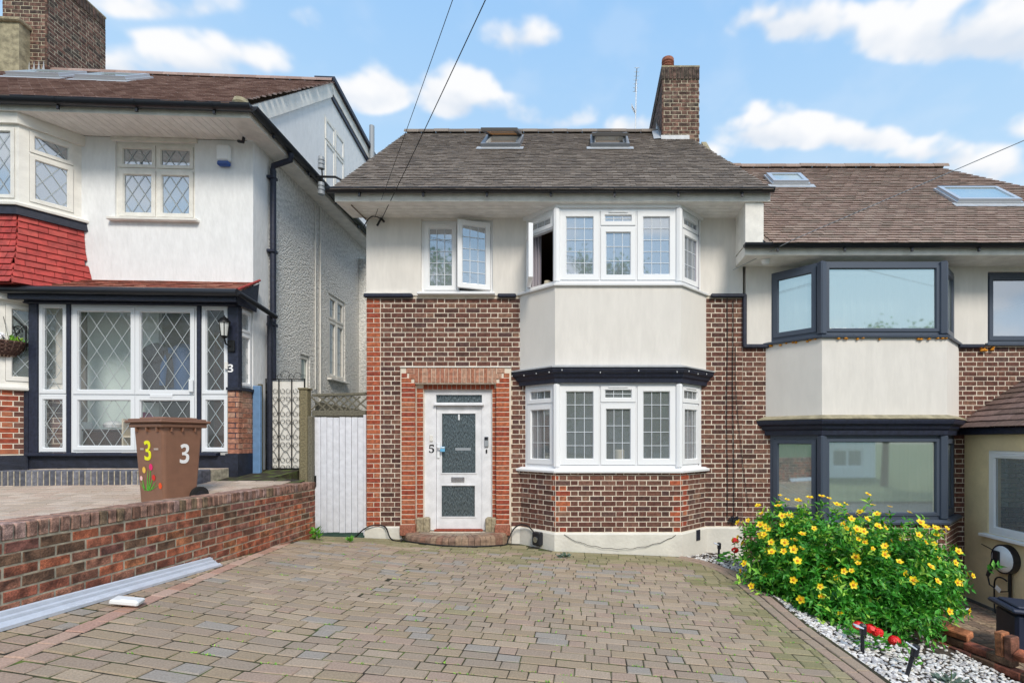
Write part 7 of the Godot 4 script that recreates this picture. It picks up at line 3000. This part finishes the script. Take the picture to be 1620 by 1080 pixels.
func on_middle_house() -> void:
	# TV aerial beside the chimney
	var A := node("tv_aerial", null, Transform3D(Basis(), Vector3(0.98, 7.85, -2.42)))
	tag(A, "thin metal television aerial on the ridge beside the chimney", "aerial")
	var m := MB.new()
	m.tube([Vector3(0, 0, 0), Vector3(0.02, 1.22, 0)], 0.012, 6)
	put("mast", m, M.zinc, A)
	var bm := MB.new()
	bm.tube([Vector3(0.02, 1.12, -0.25), Vector3(0.0, 1.18, 0.35)], 0.009, 6)
	bm.tube([Vector3(0.01, 0.62, -0.15), Vector3(-0.10, 0.45, 0.3)], 0.009, 6)
	put("boom", bm, M.zinc, A)
	var el := MB.new()
	for k in 7:
		var c := Vector3(0.02, 1.12, -0.25).lerp(Vector3(0.0, 1.18, 0.35), k / 6.0)
		el.tube([c - Vector3(0.05, 0, 0), c + Vector3(0.05, 0, 0)], 0.005, 4)
		var c2 := Vector3(0.01, 0.62, -0.15).lerp(Vector3(-0.10, 0.45, 0.3), k / 6.0)
		el.tube([c2 - Vector3(0.0, 0.05, 0), c2 + Vector3(0.0, 0.05, 0)], 0.005, 4)
	put("elements", el, M.zinc, A)
	# overhead service wires down to the bracket under the eaves
	var i := 0
	for q in [[Vector3(-3.33, 5.10, 0.10), Vector3(-1.222, 5.71, 3.43)], [Vector3(-3.22, 5.08, 0.10), Vector3(-0.925, 5.71, 3.43)]]:
		var a: Vector3 = q[0]
		var b: Vector3 = a + (q[1] - a) * 2.6
		var pts := []
		for k in 25:
			var t := k / 24.0
			pts.append(a.lerp(b, t) - Vector3(0, 0.45 * t * (1 - t), 0))
		var w := MB.new()
		w.tube(pts, 0.0048 if i == 1 else 0.0034, 5)
		tag(put("overhead_wire", w, M.cable_black), ["thinner overhead wire, left of the two coming down to the middle house's eaves", "thicker overhead wire, right of the two coming down to the middle house's eaves"][i], "wire")
		i += 1
	var w2 := MB.new()
	var a2 := Vector3(2.28, 4.29, 0.06)
	var b2 := a2 + (Vector3(4.78, 4.85, 2.5) - a2) * 3.0
	var pts2 := [a2, Vector3(2.5, 4.34, 0.35)]
	for k in 16:
		pts2.append(Vector3(2.95, 4.50, 0.72).lerp(b2, k / 15.0))
	w2.tube(pts2, 0.005, 5)
	tag(put("overhead_wire", w2, M.grey_plastic), "pale overhead wire running up to the right from the right house's eaves", "wire")
	var wb := node("wire_bracket", null, at(-3.22, 5.07, 0.06))
	tag(wb, "black cable clamp where the overhead wires meet the middle house", "bracket")
	var k1 := MB.new()
	k1.tube([Vector3(0, 0, -0.04), Vector3(0, 0, 0.06)], 0.018, 6)
	k1.tube([Vector3(0.0, 0.02, 0.05), Vector3(-0.08, -0.10, 0.03)], 0.016, 6)
	put("clamp", k1, M.cable_black, wb)
	var loop := MB.new()
	var lp := []
	for k in 14:
		var t := k / 13.0
		lp.append(Vector3(-0.02 - t * 0.30, 0.02 + sin(t * PI) * 0.06 - t * t * 0.13, -0.03 + 0.05 * sin(t * PI)))
	loop.tube(lp, 0.008, 5)
	put("cable_loop", loop, M.cable_black, wb)
	# cables down the front between the two bays
	var n := 0
	for q in [[2.20, 3.86, 0.40, 0.0], [2.29, 3.83, 0.36, 0.02], [2.33, 3.10, 0.55, 0.22]]:
		var c := MB.new()
		var cp := []
		for k in 12:
			var t := k / 11.0
			cp.append(Vector3(q[0] + q[3] * t * t + 0.006 * sin(t * 9.0 + n), lerpf(q[1], q[2], t), 0.022))
		c.tube(cp, 0.0062 if n < 2 else 0.004, 6)
		tag(put("wall_cable", c, M.cable_black), ["left of the two straight black cables down the brickwork between the bays", "right of the two straight black cables down the brickwork between the bays", "thin slanting cable down the brickwork beside the right bay"][n], "cable")
		n += 1
	var jb := MB.new()
	for k in 5:
		jb.cbox(Vector3(2.25 + k * 0.025, 0.36 + 0.03 * sin(k * 2.0), 0.04), Vector3(0.05, 0.06, 0.05), 0.012)
	tag(put("cable_junction", jb, M.black_plastic), "tangle of black cable joints low on the brickwork between the bays", "junction box")
	# hose-like cable over the doorstep to a socket box
	var hz := MB.new()
	var hp := [Vector3(-3.66, 0.09, 0.06), Vector3(-3.45, 0.26, 0.07), Vector3(-3.2, 0.27, 0.07), Vector3(-3.0, 0.12, 0.30), Vector3(-2.8, -0.0 + drive_y(-2.8, 0.4) + 0.02, 0.42)]
	for k in 9:
		var a := PI * (0.12 + 0.76 * k / 8.0)
		var x := -2.06 - cos(a) * 0.87
		var z := 0.03 + sin(a) * 0.57
		hp.append(Vector3(x, drive_y(x, z) + 0.016, z))
	hp += [Vector3(-1.22, 0.10, 0.22), Vector3(-1.12, 0.27, 0.14), Vector3(-0.95, 0.30, 0.18), Vector3(-0.78, 0.18, 0.33)]
	hz.tube(smooth(hp), 0.011, 6)
	tag(put("cable", hz, M.cable_black), "black cable looping from the white gate round the doorstep to the bay", "cable")
	var sb := node("socket_box", null, Transform3D(facet(Vector2(-1.06, 0.0), Vector2(-0.48, 0.5)).basis, Vector3(-0.74, 0.13, 0.32)))
	tag(sb, "black outdoor socket box at the left foot of the bay", "socket box")
	var s1 := MB.new()
	s1.cbox(Vector3(0, 0, 0.03), Vector3(0.17, 0.20, 0.09), 0.015)
	put("case", s1, M.black_plastic, sb)
	var s2 := MB.new()
	s2.tube([Vector3(0, -0.01, 0.07), Vector3(0, -0.01, 0.085)], 0.045, 12)
	put("dial", s2, M.chrome, sb)
	# fairy lights along the cornice
	var bay := [Vector2(-1.06, 0.0), Vector2(-0.48, 0.5), Vector2(1.38, 0.5), Vector2(1.86, 0.0)]
	var line := MB.offs(bay, 0.125)
	var F := node("string_lights", null, at(0.4, 2.6, 0.5))
	tag(F, "string of tiny fairy lights draped along the navy bay cornice", "string lights")
	var fp := []
	var bulbs := MB.new()
	for s in 3:
		for k in 14:
			var t := k / 14.0
			var p: Vector2 = (line[s] as Vector2).lerp(line[s + 1], t)
			var y := 2.665 - 0.03 * absf(sin((s * 14 + k) * 0.42)) - 0.01 * rng.randf()
			fp.append(Vector3(p.x, y, p.y) - Vector3(0.4, 2.6, 0.5))
			if k % 4 == 1:
				bulbs.lathe(Vector3(p.x + 0.01, y - 0.022, p.y + 0.004) - Vector3(0.4, 2.6, 0.5), [Vector2(0.0, -0.014), Vector2(0.006, -0.006), Vector2(0.006, 0.008), Vector2(0.0, 0.014)], 5)
	var fw := MB.new()
	fw.tube(fp, 0.004, 4)
	put("wire", fw, M.cable_black, F)
	put("bulbs", bulbs, M.white_plastic, F)
	# a second string hung loose across the plinth
	var F2 := MB.new()
	var p2 := []
	for k in 30:
		var t := k / 29.0
		p2.append(Vector3(lerpf(-0.35, 1.3, t), 0.23 - 0.21 * pow(sin(t * PI), 0.7) + 0.008 * sin(k * 1.7), 0.545 + 0.02 * sin(t * PI)))
	F2.tube(p2, 0.004, 4)
	tag(put("loose_wire", F2, M.cable_black), "thin dark wire sagging across the white plinth of the bay", "wire")
	# on the window boards
	var vs := [[Vector3(0.49, 1.205, 0.22), 0.075, 0.27, "cream ceramic cylinder vase on the ground-floor bay window board"], [Vector3(-0.60, 1.205, 0.16), 0.06, 0.17, "short cream candle jar in the left light of the ground-floor bay"], [Vector3(-0.62, 3.96, 0.2), 0.055, 0.11, "small cream mug on the sill of the open upstairs bay window"]]
	for q in vs:
		var vb := MB.new()
		vb.lathe(Vector3.ZERO, [Vector2(0.0, 0.0), Vector2(q[1] * 0.9, 0.0), Vector2(q[1], 0.02), Vector2(q[1], q[2] - 0.02), Vector2(q[1] * 0.93, q[2]), Vector2(q[1] * 0.85, q[2] - 0.03), Vector2(0.0, q[2] - 0.05)], 16)
		tag(put("vase", vb, M.carton, null, Transform3D(Basis(), q[0])), q[3], "vase")
	# curtains
	for q in [[-0.93, 0.05, 4.0, 5.05, 0.20, "grey curtain blowing at the open upstairs bay light"], [1.50, 0.08, 3.97, 5.05, 0.24, "grey curtain drawn back in the right upstairs bay light"], [-0.88, 0.06, 1.22, 2.45, 0.16, "grey curtain at the left edge of the ground-floor bay"], [1.52, 0.06, 1.22, 2.45, 0.22, "grey curtain at the right edge of the ground-floor bay"]]:
		var cb := MB.new()
		for k in 20:
			var xa: float = q[0] + q[4] * k / 20.0
			var xb: float = q[0] + q[4] * (k + 1) / 20.0
			var z0: float = q[1] + 0.03 * sin(k * 1.3)
			var z1: float = q[1] + 0.03 * sin((k + 1) * 1.3)
			cb.quad(Vector3(xa, q[2], z0), Vector3(xb, q[2], z1), Vector3(xb, q[3], z1), Vector3(xa, q[3], z0))
			cb.quad(Vector3(xb, q[2], z1 - 0.004), Vector3(xa, q[2], z0 - 0.004), Vector3(xa, q[3], z0 - 0.004), Vector3(xb, q[3], z1 - 0.004))
		tag(put("curtain", cb, M.curtain), q[5], "curtain")


func smooth(p: Array) -> Array:
	var c := Curve3D.new()
	for i in p.size():
		var t: Vector3 = (p[mini(i + 1, p.size() - 1)] - p[maxi(i - 1, 0)]) * 0.2
		c.add_point(p[i], -t, t)
	c.bake_interval = 0.03
	return Array(c.get_baked_points())


func on_right_house() -> void:
	var L := node("soffit_light", null, at(2.70, 4.34, 0.33))
	tag(L, "small round white light under the left end of the right house's soffit", "light fitting")
	var b := MB.new()
	b.lathe(Vector3.ZERO, [Vector2(0.0, -0.06), Vector2(0.05, -0.05), Vector2(0.065, 0.0), Vector2(0.065, 0.012), Vector2(0.0, 0.012)], 14)
	put("case", b, M.white_plastic, L)
	var tb := node("sealant_tube", null, Transform3D(Basis(Vector3.UP, 0.35), Vector3(5.35, -0.83, 0.75)))
	tag(tb, "white sealant tube with a black nozzle lying on the path by the tan porch", "tube")
	var t1 := MB.new()
	t1.tube([Vector3(-0.10, 0, 0), Vector3(0.16, 0, 0)], 0.028, 12)
	put("barrel", t1, M.white_plastic, tb)
	var t2 := MB.new()
	t2.tube([Vector3(-0.10, 0, 0), Vector3(-0.22, 0.005, 0)], 0.012, 8, 0.006)
	put("nozzle", t2, M.black_plastic, tb)


# ---------------------------------------------------------------- across the street: seen only mirrored in the windows
func street_tree(p: Vector3, h: float, r: float, seed_: int, label: String) -> void:
	var g := RandomNumberGenerator.new()
	g.seed = seed_
	var S := node("street_tree", null, Transform3D(Basis(), p))
	tag(S, label, "tree", "trees across the street")
	var tb := MB.new()
	tb.tube([Vector3.ZERO, Vector3(0.1, h * 0.3, 0), Vector3(0.0, h * 0.6, 0.1), Vector3(0.1, h * 0.9, 0)], 0.24, 9, 0.05)
	var tr := []
	var cols := []
	for k in 34:
		var a := g.randf() * TAU
		var y := h * g.randf_range(0.32, 0.92)
		var len := r * (1.15 - 0.6 * y / h) * g.randf_range(0.6, 1.1)
		var e := Vector3(cos(a) * len, y + len * 0.55, sin(a) * len)
		tb.tube([Vector3(0, y * 0.9, 0), Vector3(cos(a) * len * 0.5, y + len * 0.12, sin(a) * len * 0.5), e], 0.06, 5, 0.015)
		for q in 120:
			var d := Vector3(g.randfn(), g.randfn() * 0.8, g.randfn()) * 0.42
			tr.append(Transform3D(basis_along(Vector3(g.randfn(), g.randfn(), g.randfn()), g.randf() * TAU).scaled(Vector3.ONE * g.randf_range(2.2, 4.0)), e.lerp(Vector3(cos(a) * len * 0.5, y + len * 0.12, sin(a) * len * 0.5), g.randf() * 0.7) + d))
			cols.append(PAL.leaf.lin[[0, 1, 2, 5, 7][g.randi() % 5]])
	put("trunk", tb, M.stem_brown, S)
	scatter(S, "crown", leaf_mesh(0.075, 0.045), tr, cols, PAL.leaf.vert)


# a plain gabled house for the far side of the street
func far_house(p: Vector3, w: float, wall: Material, roof: Material, label: String) -> void:
	var H := node("far_house", null, Transform3D(Basis(Vector3.UP, PI), p))
	tag(H, label, "house", "houses across the street")
	var b := MB.new()
	b.plate(-w * 0.5, 0, w * 0.5, 5.2, [[-w * 0.38, 0.9, -w * 0.08, 2.3], [-w * 0.38, 3.3, -w * 0.08, 4.6], [w * 0.1, 3.3, w * 0.36, 4.6], [w * 0.14, 0.0, w * 0.28, 2.1]], -0.3, 0.0)
	b.lohi(-w * 0.5, 0, -8.0, w * 0.5, 5.2, -7.7)
	b.lohi(-w * 0.5, 0, -7.7, -w * 0.5 + 0.3, 5.2, -0.302)
	b.lohi(w * 0.5 - 0.3, 0, -7.7, w * 0.5, 5.2, -0.302)
	put("wall", b, wall, H)
	var g := MB.new()
	g.prism(PackedVector2Array([Vector2(-w * 0.5, 5.2), Vector2(0.0, 5.2), Vector2(-w * 0.25, 7.4)]), -0.3, 0.02)
	put("gable", g, wall, H)
	var r := MB.new()
	r.face([Vector3(-w * 0.54, 5.1, 0.4), Vector3(w * 0.54, 5.1, 0.4), Vector3(w * 0.54, 8.6, -4.0), Vector3(-w * 0.54, 8.6, -4.0)], Vector3(0, 1, 1))
	r.face([Vector3(-w * 0.54, 5.1, -8.4), Vector3(w * 0.54, 5.1, -8.4), Vector3(w * 0.54, 8.6, -4.0), Vector3(-w * 0.54, 8.6, -4.0)], Vector3(0, 1, -1))
	put("roof", r, roof, H)
	for q in [[-w * 0.38, 0.9, -w * 0.08, 2.3], [-w * 0.38, 3.3, -w * 0.08, 4.6], [w * 0.1, 3.3, w * 0.36, 4.6]]:
		window(H, "window", at(q[0], q[1], -0.06), q[2] - q[0], q[3] - q[1], [[0.06, 0.06, (q[2] - q[0]) * 0.5 - 0.02, q[3] - q[1] - 0.06, 0.06, null], [(q[2] - q[0]) * 0.5 + 0.02, 0.06, q[2] - q[0] - 0.06, q[3] - q[1] - 0.06, 0.06, null]], "upvc", "pane_low", "upvc")
	var d := MB.new()
	d.cbox(Vector3(w * 0.21, 1.05, -0.12), Vector3(w * 0.14, 2.1, 0.06), 0.01)
	put("door", d, M.navy_paint, H)


func _ready() -> void:
	rng.seed = 4711
	# camera: level, lens shifted up and to the left, so that verticals stay vertical
	var cam := Camera3D.new()
	cam.name = "camera"
	cam.projection = Camera3D.PROJECTION_FRUSTUM
	cam.near = 0.1
	cam.far = 900.0
	cam.size = 0.1 * 1080.0 / 800.0
	cam.frustum_offset = Vector2(-0.15, 0.19375) * 0.1
	cam.position = EYE
	add_child(cam)
	cam.current = true
	var env := Environment.new()
	env.background_mode = Environment.BG_SKY
	env.sky = Sky.new()
	env.sky.sky_material = make_sky()
	env.background_energy_multiplier = 0.72
	env.tonemap_mode = Environment.TONE_MAPPER_LINEAR
	env.tonemap_exposure = 1.95
	env.sdfgi_enabled = true
	env.ssao_enabled = true
	env.ssil_enabled = true
	var we := WorldEnvironment.new()
	we.name = "environment"
	we.environment = env
	add_child(we)
	var sun := DirectionalLight3D.new()
	sun.name = "sun"
	sun.light_energy = 0.5
	sun.light_color = Color(1.0, 0.965, 0.91)
	sun.light_angular_distance = 16.0
	sun.shadow_enabled = true
	add_child(sun)
	sun.look_at_from_position(Vector3(3.4, 8.5, 8.2), Vector3.ZERO)
	make_materials()
	ground()
	middle_house()
	right_house()
	left_house()
	front_step()
	garden_wall()
	gates()
	brick_edging()
	shrub()
	small_plants()
	wheelie_bin()
	navy_box()
	charger()
	stake_light(Vector3(1.93, bed_y(1.93, 0.55), 0.55), 0.0, 0.24, "black stake light in the pebbles at the back, next to the bay plinth")
	stake_light(Vector3(2.42, bed_y(2.42, 3.55), 3.55), 0.05, 0.25, "black stake light standing in front of the red geranium")
	stake_light(Vector3(2.62, bed_y(2.62, 3.85), 3.85), -0.22, 0.26, "leaning black stake light between the geranium and the grey rosette plant")
	white_strip()
	on_left_house()
	on_middle_house()
	on_right_house()
	street_tree(Vector3(-9.5, 0.8, 25.0), 12.5, 3.6, 3, "tree across the street, mirrored in the porch glass")
	street_tree(Vector3(0.8, 0.1, 26.0), 13.0, 4.4, 4, "tall tree across the street, mirrored in the middle house's upper bay")
	street_tree(Vector3(6.5, -0.5, 25.0), 12.5, 3.8, 5, "tree across the street, mirrored in the right light of the upper bay")
	street_tree(Vector3(19.0, -1.3, 25.0), 9.5, 3.6, 6, "tree across the street, mirrored in the right house's windows")
	street_tree(Vector3(-22.0, 1.8, 22.0), 10.0, 4.0, 7, "tree across the street, furthest up the hill")
	far_house(Vector3(-8.0, 0.9, 33.0), 9.0, M.cream_render, PAL.rust_tile.mats[3], "pale gabled house across the street, mirrored in the porch glass")
	far_house(Vector3(3.0, -0.2, 34.0), 9.0, M.white_render, PAL.roof_tile.mats[3], "white gabled house across the street, mirrored in the middle and right bays")
	far_house(Vector3(18.5, -1.4, 32.0), 8.0, M.white_render, PAL.rust_tile.mats[3], "white gabled house across the street, lowest of the three opposite")
	street_tree(Vector3(3.6, -0.2, 22.0), 4.5, 2.2, 8, "short bushy tree across the street, mirrored in the ground-floor bay")
	street_tree(Vector3(-2.5, 0.3, 22.5), 5.0, 2.4, 9, "short dense tree across the street, mirrored in the left part of the ground-floor bay")
	street_tree(Vector3(-29.0, 1.8, 25.0), 11.0, 4.4, 10, "broad tree across the street, mirrored in the left porch side light")
